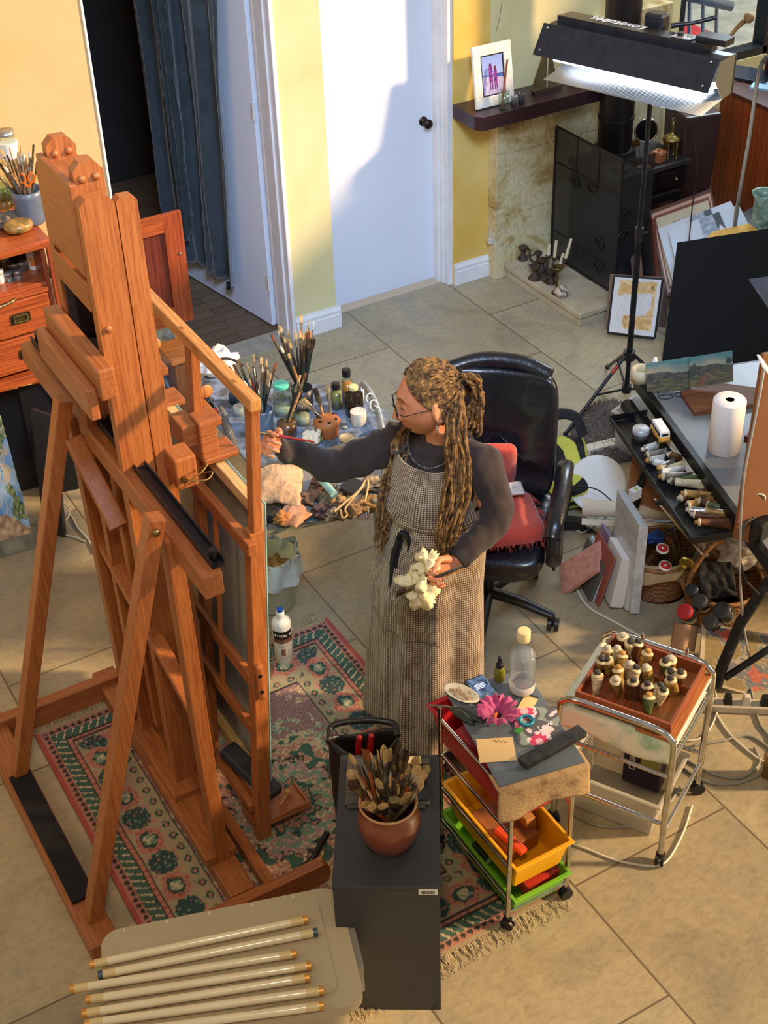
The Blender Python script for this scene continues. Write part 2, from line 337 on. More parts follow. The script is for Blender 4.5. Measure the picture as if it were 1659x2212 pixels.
# mantel shelf
mt = MB(); mt.prism([(4.055, 6.345), (4.055, 6.13), (4.09, 6.09), (5.0, 6.09), (5.0, 6.345)], 1.02, 1.095)
ob = mt.build('mantel_shelf', wood('dark_jarrah', '4a2430', '2f161e', 0, 8, .4, .3, '1c0d10'), bev=.003); tag(ob, 'dark red-brown timber mantel shelf on the stone chimney', 'shelf')
# open white door leaf
M = Matrix.Translation((2.955, 6.49, .01)) @ rotm(0, 0, math.atan2(.94, -.16))
od = thing('door_2', None, None, M); od['kind'] = 'structure'
MB().span((0, -.02, 0), (.98, .02, 2.6)).build('door_leaf', mdoor, od, bev=.002)
hg = MB()
for z in (.22, 1.2): hg.cyl((-.004, .024, z), (-.004, .024, z+.09), .007, n=10); hg.span((0, .015, z), (.03, .0225, z+.09))
hg.build('hinge', mat('painted_hinge', 'd4cfc9', .5), od)
# ================================================================ BIG EASEL
oak = wood('oiled_oak', '98542a', 'ae6a37', 2, 9, .42, .2, '9a5a2c')
oaky = wood('oiled_oak_along', '935129', 'a86637', 1, 9, .42, .2, '93562c')
oakx = wood('oiled_oak_across', '935129', 'a86637', 0, 9, .42, .2, '93562c')
beech = wood('pale_beech', 'b5753c', 'cf9252', 2, 9, .45, .15, '9b6534'); beechy = wood('pale_beech_along', 'b0743c', 'ca9050', 1, 9, .45, .15, '9b6534')
mblack = mat('black_metal', '14151a', .38, .3, c2='24262c', ns=30); mbrassd = mat('dull_brass', '8c7442', .35, .9, c2='5d4d2f', ns=30)
mrubber = mat('black_rubber', '121214', .55)
E1 = thing('studio_easel', 'tall oiled oak studio easel with a double mast and slanting struts', 'easel')
def P(name, mb, m, par, bev=.004, lab=None):
    o = mb.build(name, m, par, bev=bev)
    if lab: o['label'] = lab
    return o
ob = P('base_runner', MB().span((.52, 3.0, .0), (.62, 4.24, .075)), oaky, E1)
P('runner_pad', MB().span((.535, 3.2, .075), (.615, 3.86, .088)), mat('black_felt', '16151a', .9), ob, 0, 'long black pad on the outer runner')
rn = MB(); rn.span((1.0, 2.95, 0), (1.09, 4.24, .075)); rn.span((1.125, 2.95, .0), (1.165, 4.1, .06)); P('base_runner', rn, oaky, E1)
P('cross_beam', MB().span((.5, 4.14, .0), (1.14, 4.19, .10)), oakx, E1)
fb = MB(); fb.prism([(.88, .0), (1.30, .0), (1.335, .02), (1.345, .07), (1.325, .1), (.88, .1)], 2.885, 2.925, Matrix(((1, 0, 0, 0), (0, 0, 1, 0), (0, 1, 0, 0), (0, 0, 0, 1)))); P('foot_board', fb, oakx, E1)
for y, y1 in ((3.12, 3.12), (3.87, 3.86)): P('strut', MB().bar((.575, y, .075), (1.0, y1, 1.56), .055, .05, (1, 0, 0)), oak, E1)
for y in (3.125, 3.9):
    o = P('rear_post', MB().bar((1.045, y, .07), (1.035, y, 1.47), .05, .05, (1, 0, 0)), oak, E1)
    P('bolt', MB().lathe([(.012, 0), (.012, .005), (.006, .01), (0, .011)], 12, TR(.985, y-.04, 1.53, 0, PI/2)), mbrassd, o, 0)
rl = MB(); rl.span((1.03, 2.88, 1.405), (1.09, 4.42, 1.485)); o = P('guide_rail', rl, oaky, E1, .006)
gr = MB(); gr.span((1.068, 2.90, 1.485), (1.105, 4.40, 1.497)); gr.span((1.066, 2.9, 1.497), (1.071, 4.4, 1.512)); gr.span((1.102, 2.9, 1.497), (1.107, 4.4, 1.512)); gr.cyl((1.087, 2.93, 1.49), (1.087, 2.93, 1.53), .012); gr.cyl((1.087, 4.37, 1.49), (1.087, 4.37, 1.53), .012)
P('track', gr, mblack, o, 0, 'black metal channel along the rail')
# mast
def post_poly(x0, x1, z0, z1, c=.02): return [(x0, z0), (x1, z0), (x1, z1-c*1.4), (x1-c, z1-.003), (x0+c, z1), (x0, z1-c)]
MXZ = lambda y: Matrix(((1, 0, 0, 0), (0, 0, 1, y), (0, 1, 0, 0), (0, 0, 0, 1)))
for y0 in (3.46, 3.77):
    o = P('mast_post', MB().prism(post_poly(1.035, 1.135, .12, 2.37), 0, .04, MXZ(y0)), oak, E1)
    P('mast_fin', MB().prism(post_poly(1.14, 1.2, .2, 2.35, .012), 0, .035, MXZ(y0+.004)), oak, o)
    pg = MB()
    for z, x in ((1.98, 1.06),): pg.sph((x, y0-.004, z), (.011, .009, .011), 12)
    P('peg', pg, oak, o, 0)
for y0 in (3.515, 3.725):
    o = P('sliding_post', MB().prism(post_poly(1.05, 1.135, 2.08, 2.45, .022), 0, .035, MXZ(y0)), oak, E1)
    pg = MB()
    for x in (1.072, 1.112): pg.sph((x, y0-.003, 2.405), (.011, .010, .011), 12)
    P('peg', pg, oak, o, 0)
P('crosshead', MB().span((1.03, 3.5, 2.13), (1.05, 3.77, 2.40)).span((1.05, 3.55, 2.3), (1.13, 3.725, 2.385)), oaky, E1)
P('crossbar', MB().span((1.03, 3.50, 2.02), (1.06, 3.77, 2.11)), oaky, E1)
cb = MB(); cb.span((.985, 3.385, 1.80), (1.035, 3.84, 1.90)); cb.span((.955, 3.42, 1.725), (.985, 3.86, 1.83)); P('mast_ledge', cb, oaky, E1, .006)
pn = MB(); pn.span((1.09, 3.50, .2), (1.115, 3.77, 1.42)); P('mast_panel', pn, oak, E1)
pn = MB(); pn.span((1.06, 3.56, .22), (1.085, 3.6, 1.42)); pn.span((1.06, 3.67, .22), (1.085, 3.71, 1.42)); P('mast_batten', pn, oak, E1)
P('base_saddle', MB().span((1.0, 3.4, .075), (1.16, 3.84, .14)), oaky, E1)
P('diagonal_brace', MB().bar((1.0, 3.84, 1.42), (1.03, 3.6, 1.2), .03, .06, (1, 0, 0)), oak, E1)
P('lower_brace', MB().bar((1.05, 3.90, .95), (1.05, 3.14, .72), .028, .05, (1, 0, 0)), oak, E1)
o = P('winch_block', MB().span((1.17, 3.38, 1.42), (1.24, 3.47, 1.53)), oak, E1, .006)
P('winch_knob', MB().cyl((1.19, 3.38, 1.46), (1.19, 3.365, 1.46), .01), mbrassd, o, 0)
P('mast_foot_block', MB().span((.985, 3.106, .075), (1.1, 3.62, .11)), oaky, E1)
# black box resting in the mast
bx = MB(); bx.span((1.04, 3.505, 1.80), (1.13, 3.765, 1.812)); bx.span((1.04, 3.75, 1.812), (1.13, 3.765, 2.10)); bx.span((1.126, 3.71, 1.812), (1.13, 3.75, 2.10)); 
bb = bx.build('black_box', mat('black_lacquer', '17151c', .3, c2='221f2a', ns=20), bev=.002); tag(bb, 'black lacquered open box held inside the upper mast of the tall easel', 'box')
# ---------------------------------------------------------------- second easel, leaning, that carries the canvas
E2 = thing('canvas_easel', 'leaning slatted wooden easel in front of the woman holding a large canvas', 'easel')
XL = lambda z: 1.23+.07*z
TILT = math.atan(.07)
def up(name, y, z0, z1, wx, wy, m=oak, dx=0, par=None, lab=None, bev=.003):
    return P(name, MB().bar((XL(z0)+dx, y, z0), (XL(z1)+dx, y, z1), wx, wy, (0, 1, 0)) , m, par or E2, bev, lab)
up('front_upright', 3.19, 0.0, 1.335, .05, .046); up('upper_upright', 3.19, 1.3, 1.79, .03, .042, dx=.004)
up('middle_upright', 3.6, .1, 1.79, .03, .05); up('middle_batten', 3.64, .1, 1.79, .022, .02, dx=.012)
up('far_upright', 4.02, .1, 1.80, .03, .05); up('middle_lath', 3.43, .52, 1.3, .014, .02, dx=-.02)
def rail(name, z, y0, y1, h, w, dx=0, m=beechy):
    x = XL(z)+dx; M = Matrix.Translation((x, 0, z)) @ Matrix.Rotation(TILT, 4, 'Y')
    return P(name, MB().box((0, (y0+y1)/2, 0), (w, y1-y0, h), M), m, E2, .004)
tr_ = rail('top_rail', 1.80, 3.13, 4.14, .04, .034, -.012)
for y in (3.25, 3.62, 4.05): P('dowel', MB().cyl((XL(1.8)-.012, y, 1.815), (XL(1.8)-.012, y, 1.828), .010, n=12), beech, tr_, 0)
rail('middle_rail', 1.30, 3.14, 4.14, .045, .03, -.03, oaky)
rail('lower_rail', .74, 3.19, 4.12, .05, .022, -.02, oaky); rail('lower_rail', .52, 3.19, 4.12, .045, .022, -.02, oaky)
lg = MB(); lg.span((1.20, 3.2, .115), (1.225, 4.1, .165)); lg.span((1.225, 3.17, .10), (1.245, 3.5, .15)); P('bottom_ledge', lg, oaky, E2)
o = P('slide_block', MB().span((1.262, 3.145, .68), (1.29, 3.17, .83)), oak, E2, .01)
for z in (.72, .79): P('screw_hole', MB().cyl((1.272, 3.146, z), (1.272, 3.143, z), .007, n=10), mblack, o, 0)
# shelf tray at the foot
tyM = Matrix.Translation((1.30, 3.23, .06))
ty = MB(); ty.span((-.05, -.06, 0), (.12, .06, .012)); ty.span((-.05, -.06, .012), (.12, -.05, .03)); ty.span((.11, -.05, .012), (.12, .06, .03)); ty.span((-.1, -.03, .0), (-.05, .05, .07)); P('foot_tray', ty, oakx, E2).matrix_basis = tyM
kb = MB(); kb.cyl((.02, -.02, .03), (.06, .01, .03), .005); kb.sph((.07, .018, .032), .013, 14); o = kb.build('wing_screw', beech, None); o.matrix_basis = tyM; o.parent = E2
# two canvas clamps
def clamp(y, z):
    x = XL(z)
    b1 = MB(); b1.span((x-.075, y-.07, z-.045), (x-.02, y+.03, z+.035)); o = P('clamp_block', b1, oakx, E2, .005)
    b2 = MB(); b2.span((x-.03, y-.10, z-.09), (x+.03, y-.02, z+.05)); b2.span((x-.03, y-.115, z-.1), (x+.09, y-.015, z-.078)); b2.span((x+.02, y-.1, z+.02), (x+.05, y+.12, z+.05)); P('clamp_jaw', b2, oakx, o, .006)
    k = MB(); k.lathe([(0, 0), (.021, .001), (.024, .004), (.021, .007), (0, .008)], 20, TR(x+.06, y+.04, z+.068, 0, PI/2, 1.0)); P('clamp_knob', k, beech, o, 0)
clamp(3.6, 1.50); clamp(4.02, 1.47)
# canvas
mcan = mat('raw_canvas_back', 'a39f92', .9, c2='8e8b80', ns=5, bm=.15, bs=300); mcf = mat('primed_canvas', 'd9dccf', .8, c2='c6cdbd', ns=4)
mcy = mat('turquoise_paint_edge', 'a9cfc6', .7, c2='7fb6b0', ns=14)
CV = thing('artist_canvas', 'large stretched canvas seen from the back on the leaning easel', 'canvas')
def cspan(mb, y0, y1, z0, z1, dx0, dx1):
    M = Matrix.Translation((XL(0)+.018, 0, 0)) @ Matrix.Rotation(TILT, 4, 'Y'); return mb.span((dx0, y0, z0), (dx1, y1, z1), M)
cspan(MB(), 3.235, 4.16, .17, 1.385, .036, .042).build('canvas_cloth', mcan, CV)
cspan(MB(), 3.233, 4.162, .168, 1.387, .042, .045).build('painted_face', mcy, CV)
st = MB(); cspan(st, 3.235, 4.16, 1.345, 1.385, .004, .036); cspan(st, 3.235, 4.16, .17, .21, .004, .036); cspan(st, 3.235, 3.275, .21, 1.345, .004, .036); cspan(st, 4.12, 4.16, .21, 1.345, .004, .036); cspan(st, 3.67, 3.71, .21, 1.345, .004, .034)
st.build('stretcher_frame', wood('pine_stretcher', 'c9a56c', 'dcbc86', 1, 9), CV, bev=.002)
# black scraper block on the foot ledge
o = MB().box((0, 0, 0), (.07, .26, .045)).build('sanding_block', mat('grubby_black_plastic', '25262a', .5, c2='3c3d40', ns=18), bev=.01, M=TR(1.265, 3.315, .20, .28, 0.22)); tag(o, 'long dark block lying on the bottom ledge of the leaning easel', 'block')
# strings
mstr = mat('jute_string', '9b7a48', .9)
o = MB().tube(cr([(1.2, 3.36, 1.46), (1.24, 3.31, 1.48), (1.285, 3.38, 1.45), (1.29, 3.5, 1.37)]), .0022, 6).tube(cr([(1.2, 3.36, 1.46), (1.235, 3.33, 1.5), (1.28, 3.4, 1.47), (1.29, 3.51, 1.38)]), .002, 6).build('string_tie', mstr); tag(o, 'loop of jute string tying the two easels together', 'string')
# ================================================================ RUG
RX0, RX1, RY0, RY1 = .70, 1.99, 2.42, 4.11
C_ = {k: lin(v)[:3] for k, v in dict(red='a44e46', pink='ad7464', dk='2f4a42', teal='2c4444', beige='a08e70', mauve='8b6a6c', mauve2='a07a76', green='3f5e50', cream='bcac8c', rust='94493c', lg='6d8a74', dkl='32302c').items()}
def rugc(u, w):
    x, y = RX0+u*(RX1-RX0), RY0+w*(RY1-RY0); dx, dy = min(x-RX0, RX1-x), min(y-RY0, RY1-y)
    vert = dx < dy; d = min(dx, dy); s = y if vert else x; sc = (RY0+RY1)/2 if vert else (RX0+RX1)/2; s0 = s-sc
    n = nf(x*90, y*90)*1.25; n2 = nf(x*40, y*40, 3)*1.5; n3 = nf(x*190, y*190, 5)
    if d < .016: return C_['red'] if vert else C_['beige']
    if d < .045:
        k = math.sin(s0*2*PI/.028)*.5+math.sin(d*2*PI/.03)*.5; return mixc(C_['pink'], C_['dkl'], 1 if k > .1 else 0)
    if d < .05: return C_['pink']
    if d < .095:
        k = math.sin((s0+d*.6)*2*PI/.034); return C_['green'] if k+n*.8 < .15 else (C_['cream'] if k+n*.5 > .75 else C_['dk'])
    if d < .102: return C_['dkl']
    if d < .116: return C_['pink'] if math.sin(s0*2*PI/.03) > -.8 else C_['rust']
    if d < .122: return C_['dkl']
    if d < .235:
        per = .235; k = ((s0/per) % 1)-.5; a, b_ = k*per, d-.178
        e = math.hypot(a/.062, b_/.05)+n2*.16
        if e < .36: return C_['cream'] if (n > 0 or e < .12) else C_['lg']
        if e < .62: return C_['dk'] if n2 < .35 else C_['lg']
        if e < 1.0: return C_['pink'] if n > -.25 else C_['rust']
        g = math.hypot((abs(a)-per/2)/.058, b_/.052)+n*.18
        if g < .98: return C_['teal'] if n > -.35 else (C_['pink'] if n2 > .1 else C_['lg'])
        return C_['beige'] if n2 > -.2 else C_['pink']
    if d < .285:
        k = ((s0/.062) % 1)-.5; e = math.hypot(k*.062/.017, (d-.26)/.014)
        if e < .5: return C_['pink']
        return C_['dk'] if e < 1 and n > -.4 else (C_['beige'] if n > -.45 else C_['lg'])
    if d < .291: return C_['dkl']
    cx_, cy_ = (RX0+RX1)/2+.02, (RY0+RY1)/2; q = math.hypot((x-cx_)/.33, (y-cy_)/.36); an = math.atan2(y-cy_, x-cx_)
    q += .045*math.sin(an*12)+n2*.09
    corner = (.36-dx)+(.36-dy)
    if q < 1.02:
        if q < .3: return C_['pink'] if n > -.1 else C_['green']
        if q < .36: return C_['dk']
        if q < .62: return C_['lg'] if n2 > .12 else (C_['mauve2'] if n > -.2 else C_['cream'])
        if q < .66: return C_['dkl']
        if q < .96: return C_['green'] if nf(x*24, y*24, 7) > .08 else (C_['cream'] if n > .1 else C_['pink'])
        return C_['cream']
    if q < 1.3 and nf(x*28, y*28, 9) > .06: return C_['cream'] if n > 0 else C_['lg']
    if dx < .40 and dy < .40 and corner > -.02 and nf(x*34, y*34, 2) > .12: return C_['cream'] if n > -.1 else C_['pink']
    k = math.sin(x*2*PI/.018)*math.sin(y*2*PI/.018); return C_['pink'] if k > .45 else (C_['green'] if k < -.55 else (C_['mauve'] if n > -.1 else C_['mauve2']))
def rugz(x, y): return .008+.0015*nf(x*6, y*6)+.0008*nf(x*150, y*150)
rg = MB(); rg.grid(lambda u, w: (lerp(RX0, RX1, u)+.006*nf(w*9, 3), lerp(RY0, RY1, w)+.006*nf(u*8, 5), rugz(lerp(RX0, RX1, u), lerp(RY0, RY1, w))), 250, 320, colf=rugc)
RUG = thing('persian_rug', 'patterned green and pink rug with fringed ends under the easels', 'rug')
rg.build('rug_pile', vcol('rug_wool', .95, .25, 220), RUG)
mfr = mat('rug_fringe', 'cbb996', .9, c2='a89573', ns=30)
for yy, sg in ((RY1, 1), (RY0, -1)):
    fg = MB()
    for i in range(300):
        x = random.uniform(RX0, RX1); l = random.uniform(.04, .075); dx = random.uniform(-.025, .025)
        fg.tube([(x, yy-.004*sg, .008), (x+dx*.3, yy+l*.35*sg, .006), (x+dx*.2+random.uniform(-.012, .012), yy+l*.7*sg, .004), (x+dx, yy+l*sg, .0025)], [.0016, .0013, .001, .0006], 4, cap=False)
    o = fg.build('fringe', mfr, RUG); o['kind'] = 'stuff'
# ================================================================ GREY CABINET
CAB = Matrix.Translation((1.13, 2.43, 0)) @ rotm(0, 0, math.atan2(-.17, .27))   # local x to the right, y away
cw, cdp, chh = .325, .53, .595
def P4(q): return q
c0, c1, c2 = pz(718, 1915, .6), pz(950, 1915, .6), pz(722, 1632, .6)
cw = (c1-c0).length; cdp = (c2-c0).length; CAB = Matrix.Translation((c0.x, c0.y, 0)) @ rotm(0, 0, math.atan2((c1-c0).y, (c1-c0).x))
mgrey = mat('charcoal_laminate', '34363a', .42, c2='3a3c40', ns=3)
cb_ = thing('side_cabinet', 'narrow charcoal grey cabinet carrying the big brown brush pot', 'cabinet', CAB)
MB().span((0, 0, .0), (cw, cdp, .583)).build('body', mgrey, cb_, bev=.002)
MB().span((-.002, -.002, .585), (cw+.002, cdp+.002, .6)).build('top_panel', mgrey, cb_, bev=.0015)
mlab = mat('paper_label', 'e8e4d8', .7); mink = mat('black_ink', '17171a', .7)
lb = MB(); lb.span((cw-.062, -.0035, .566), (cw-.006, -.0015, .59)); lo = lb.build('barcode_label', mlab, cb_); 
bc = MB(); x = cw-.053
while x < cw-.015: 
    w_ = random.choice((.0006, .001, .0016)); bc.span((x, -.0042, .5705), (x+w_, -.0036, .584)); x += w_+random.choice((.0006, .001, .0014))
bc.build('barcode', mink, lo)
# ---------------------------------------------------------------- brushes
mh = {'black': mat('black_lacquer_handle', '16161a', .35, coat=.4), 'red': mat('red_handle', '7c1c1e', .35, coat=.4), 'green': mat('dark_green_handle', '1f3a31', .35, coat=.4), 'wood': mat('varnished_handle', 'b98a52', .5, c2='8f6538', ns=40), 'dirty': mat('paint_crusted_handle', '7a6a52', .7, c2='3f362b', ns=60, bm=.3, bs=120), 'orange': mat('orange_handle', 'b3602c', .45, c2='8b4520', ns=30), 'grey': mat('grey_handle', '8a8880', .5, c2='57544c', ns=60)}
mfe = mat('nickel_ferrule', 'c8c4ba', .28, .95, c2='8f8b80', ns=50); mfed = mat('tarnished_ferrule', '8b7b5a', .42, .8, c2='544a38', ns=70)
mbr = {'white': mat('white_bristle', 'e6ddc8', .85, c2='cfc2a4', ns=90), 'hog': mat('hog_bristle', 'c9a873', .85, c2='8b6c40', ns=80), 'dark': mat('dark_bristle', '4a3422', .85, c2='2c2018', ns=80), 'sable': mat('sable_bristle', '8a4a22', .8, c2='5d3016', ns=80), 'paint': mat('crusted_bristle', '9a8f5c', .8, c2='5a4f38', ns=60, bm=.4, bs=80)}
_bp = {}
def brush_proto(kind, hm, bm_, Lh, w):
    """built along +z: tip of the handle at 0, bristles on top"""
    key = (kind, hm, bm_, Lh, w)
    if key in _bp: return _bp[key]
    a = MB(); a.lathe([(.0015, 0), (.003, .004), (.0042, Lh*.3), (.0058, Lh*.78), (.0046, Lh)], 10)
    b_ = MB(); r = w*.5
    if kind == 'round':
        b_.lathe([(.0047, Lh-.004), (.0052, Lh+.012), (.0042 if r < .006 else r, Lh+.036)], 12); c = MB(); rr = max(r, .004); c.lathe([(rr*.9, Lh+.034), (rr*1.15, Lh+.046), (rr*.75, Lh+.06), (.0004, Lh+.072)], 12)
    else:
        k = .34
        b_.tube([(0, 0, Lh-.004), (0, 0, Lh+.01), (0, 0, Lh+.022), (0, 0, Lh+.042)], [.005, .0055, r*.95, r], 12, ry=[1, 1, .5, k])
        c = MB(); tip = .25 if kind == 'filbert' else 1.02
        c.tube([(0, 0, Lh+.04), (0, 0, Lh+.056), (0, 0, Lh+.066), (0, 0, Lh+.072+w*.2)], [r*.97, r*1.05, r*.98, r*tip], 12, ry=[k, k*.9, k*.6, k*.35])
    t = [a.build('handle', mh[hm]), b_.build('ferrule', mfe if bm_ in ('white', 'hog') else mfed), c.build('bristles', mbr[bm_])]
    for o in t: COL.objects.unlink(o)
    _bp[key] = t; return t
def put_brush(p, d, label, group, kind='round', hm='black', bm_='hog', Lh=.2, w=.009, roll=0):
    t = brush_proto(kind, hm, bm_, Lh, w); r = thing('paint_brush', label, 'brush', aim(p, d, roll), group)
    for o in t: c = o.copy(); COL.objects.link(c); c.parent = r
    return r
HN = {'black': 'black', 'red': 'dark red', 'green': 'dark green', 'wood': 'bare wood', 'dirty': 'paint-crusted', 'orange': 'orange', 'grey': 'grey'}
BN = {'white': 'white', 'hog': 'tan', 'dark': 'dark', 'sable': 'rusty brown', 'paint': 'paint-clogged'}
def bunch(cx_, cy_, z0, r0, r1, h, n, where, mix, tall=(.2, .3), ws=(.007, .016), seed=1, kinds=('round', 'flat', 'filbert'), bias=(0, 0)):
    rnd = random.Random(seed)
    for i in range(n):
        a_ = 2*PI*i/n*2.4+rnd.uniform(-.3, .3); q = math.sqrt(rnd.uniform(.05, 1)); hm, bm_ = rnd.choice(mix); kd = rnd.choice(kinds)
        b0 = V((cx_+r0*q*.6*math.cos(a_+PI*.9), cy_+r0*q*.6*math.sin(a_+PI*.9), z0)); t1 = V((cx_+bias[0]+r1*q*math.cos(a_), cy_+bias[1]+r1*q*math.sin(a_), z0+h))
        vx = V((math.cos(a_), math.sin(a_))); sx = vx.x*_ca-vx.y*_sa; sy = vx.x*_sa+vx.y*_ca
        side = ('right' if sx > .35 else 'left' if sx < -.35 else 'middle')+(' back' if sy > .3 else ' front' if sy < -.3 else '')
        put_brush(b0, t1-b0, f'{HN[hm]} {kd} brush, {BN[bm_]} bristles, {side} in {where}', 'brushes in '+where, kd, hm, bm_, round(rnd.uniform(*tall), 2), round(rnd.uniform(*ws), 3), rnd.uniform(-1.2, 1.2))
# big brown pot
pc = pz(842, 1818, .6); pc = V((pc.x, pc.y, 0))
pot = MB(); PR = [(.0, .602), (.052, .602), (.058, .606), (.072, .64), (.082, .68), (.0825, .71), (.078, .735), (.072, .75), (.077, .762), (.078, .766), (.073, .768), (.066, .752), (.072, .73), (.076, .70), (.066, .64), (.05, .612), (0, .61)]
PR = [(r_*1.12, .6+(z_-.6)*1.06) for r_, z_ in PR]; pot.lathe(PR, 40, c=(pc.x, pc.y, 0))
m, t, b = nt('brown_stoneware'); sp_ = t.nodes.new('ShaderNodeSeparateXYZ'); L(t, coord(t), sp_.inputs[0])
cc = ramp(t, nz(t, coord(t), 9, 4), [(.3, lin('6e3322')), (.7, lin('8a4a30'))]); rr_ = t.nodes.new('ShaderNodeMath'); rr_.operation = 'GREATER_THAN'; rr_.inputs[1].default_value = .769; L(t, sp_.outputs[2], rr_.inputs[0])
mx = t.nodes.new('ShaderNodeMixRGB'); L(t, rr_.outputs[0], mx.inputs[0]); L(t, cc, mx.inputs[1]); mx.inputs[2].default_value = lin('b98d5c'); L(t, mx.outputs[0], b.inputs['Base Color']); b.inputs['Roughness'].default_value = .3; b.inputs['Coat Weight'].default_value = .4
o = pot.build('brush_pot', m); tag(o, 'brown glazed stoneware pot full of brushes on the grey cabinet', 'pot')
MIXB = [('dirty', 'hog'), ('dirty', 'paint'), ('wood', 'hog'), ('grey', 'hog'), ('wood', 'dark'), ('dirty', 'hog'), ('dirty', 'dark'), ('orange', 'hog')]
bunch(pc.x, pc.y, .615, .05, .095, .2, 44, 'brown pot on grey cabinet', MIXB, (.13, .24), (.02, .036), 5, ('flat', 'filbert', 'filbert'), bias=(.01, .02))
o = put_brush((pc.x-.01, pc.y+.03, .62), (-.06, .12, 1), 'tall wide flat brush with orange handle at the back of the brown pot', 'brushes in brown pot on grey cabinet', 'flat', 'orange', 'sable', .25, .03)
# palette knife blade in the pot
kn = MB(); kn.prism([(-.018, 0), (.018, 0), (.02, .05), (.01, .085), (-.008, .1), (-.02, .07)], -.001, .001); kn.cyl((0, 0, 0), (0, -.12, 0), .005)
o = kn.build('palette_knife', mat('dull_steel_blade', '77736c', .45, .7), M=frame_axes((pc.x+.012, pc.y-.0, .755), (.87, -.45, 0), (.1, .15, 1))); tag(o, 'wide grey painting knife blade standing among the brushes in the brown pot', 'knife')
# tablet in folio on the cabinet
mfol = mat('grey_folio', '55524c', .6, c2='4b4843', ns=20)
tb = thing('tablet_case', 'grey folded tablet case lying on the grey cabinet behind the pot', 'tablet case', CAB @ TR(.02, cdp-.215, .6))
MB().span((0, 0, 0), (.265, .195, .012)).build('cover', mfol, tb, bev=.006); MB().span((.003, .058, .012), (.262, .0595, .0128)).build('fold_line', mblack, tb); MB().span((.01, -.012, 0), (.25, .0, .009)).build('folded_edge', mfol, tb, bev=.004)
o = MB().span((0, 0, 0), (.072, .15, .009)).build('mobile_phone', mat('phone_glass', '101216', .12, coat=.6), bev=.008, M=CAB @ TR(.212, cdp-.205, .6125)); tag(o, 'dark phone lying on the right edge of the grey tablet case', 'phone')
o = MB().span((0, 0, 0), (.085, .06, .0015)).build('note_paper', mat('cream_note', 'd9c193', .8), M=CAB @ TR(.175, cdp-.085, .6135, .1)); tag(o, 'small cream paper on the tablet case behind the brush pot', 'paper')
# pouch bag behind the cabinet
bgc = pz(790, 1625, .5)
mlea = mat('black_bag_leather', '1c1a1a', .35, c2='2a2624', ns=30, bm=.2, bs=50)
BG = thing('black_bag', 'open black bag with red tools inside behind the grey cabinet', 'bag', TR(bgc.x, bgc.y+.015, 0, -.5))
def bagf(u, w):
    a_ = 2*PI*u; k = 1+.06*math.sin(3*a_)+.05*nf(u*6, w*5); rx, ry = lerp(.10, .115, w)*k, lerp(.06, .055, w)*k
    return (rx*math.cos(a_), ry*math.sin(a_), .01+w*(.53+.02*math.sin(2*a_+1)))
MB().grid(bagf, 48, 16).build('bag_body', mlea, BG, solid=.006)
MB().tube(cr([(-.14, .0, .1), (-.2, -.05, .02), (-.27, -.12, .012), (-.24, -.2, .012), (-.12, -.22, .012)]), .012, 8, ry=None).build('bag_strap', mlea, BG)
MB().tube([(-.115+.0*i, 0, .555) for i in range(1)]+cr([(-.11, -.01, .55), (-.1, .05, .565), (0, .06, .575), (.1, .05, .565), (.115, 0, .555)]), .011, 8).build('bag_rim', mlea, BG)
mred = mat('red_tool_grip', 'a82024', .35)
for i, (x, y) in enumerate(((-.02, -.0), (.02, .005))):
    o = MB().cyl((x, y, .47), (x+.008, y, .555), .012, .010).sph((x+.008, y, .555), .0105, 12).build('tool_handle', mred, M=TR(bgc.x, bgc.y+.015, 0, -.5)); tag(o, ('left' if i == 0 else 'right')+' one of two red handles sticking up in the black bag', 'tool')
# ================================================================ DRAWER TROLLEY
mchr = mat('chrome', 'd4d2cc', .16, 1.0, c2='b0aca4', ns=20); mcas = mat('caster_plastic', '17181b', .4)
def caster(par, x, y, s=1.0, rz=.4):
    c = MB(); M = TR(x, y, 0, rz); c.cyl((-.012*s, 0, .021*s), (-.004*s, 0, .021*s), .021*s, n=20, M=M); c.cyl((.004*s, 0, .021*s), (.012*s, 0, .021*s), .021*s, n=20, M=M)
    c.span((-.006*s, -.012*s, .03*s), (.006*s, .014*s, .046*s), M); c.cyl((0, 0, .035*s), (0, 0, .055*s), .009*s, n=12, M=M); return c.build('caster', mcas, par)
T1 = thing('drawer_trolley', 'narrow chrome trolley with red, yellow and green plastic drawers', 'trolley')
tx0, tx1, ty0, ty1, th = 1.75, 1.985, 2.41, 2.82, .67
for i, (x, y) in enumerate(((tx0, ty0), (tx1, ty0), (tx0, ty1), (tx1, ty1))):
    MB().cyl((x, y, .05), (x, y, th+.005), .0085, n=14).build('leg', mchr, T1); caster(T1, x, y, 1.1, .5+i)
for z in (.14, .30, .46, .62):
    for x in (tx0, tx1): MB().cyl((x, ty0, z), (x, ty1, z), .0065, n=12).build('side_rail', mchr, T1)
for y in (ty0, ty1): MB().cyl((tx0, y, .08), (tx1, y, .08), .006, n=10).build('end_rail', mchr, T1)
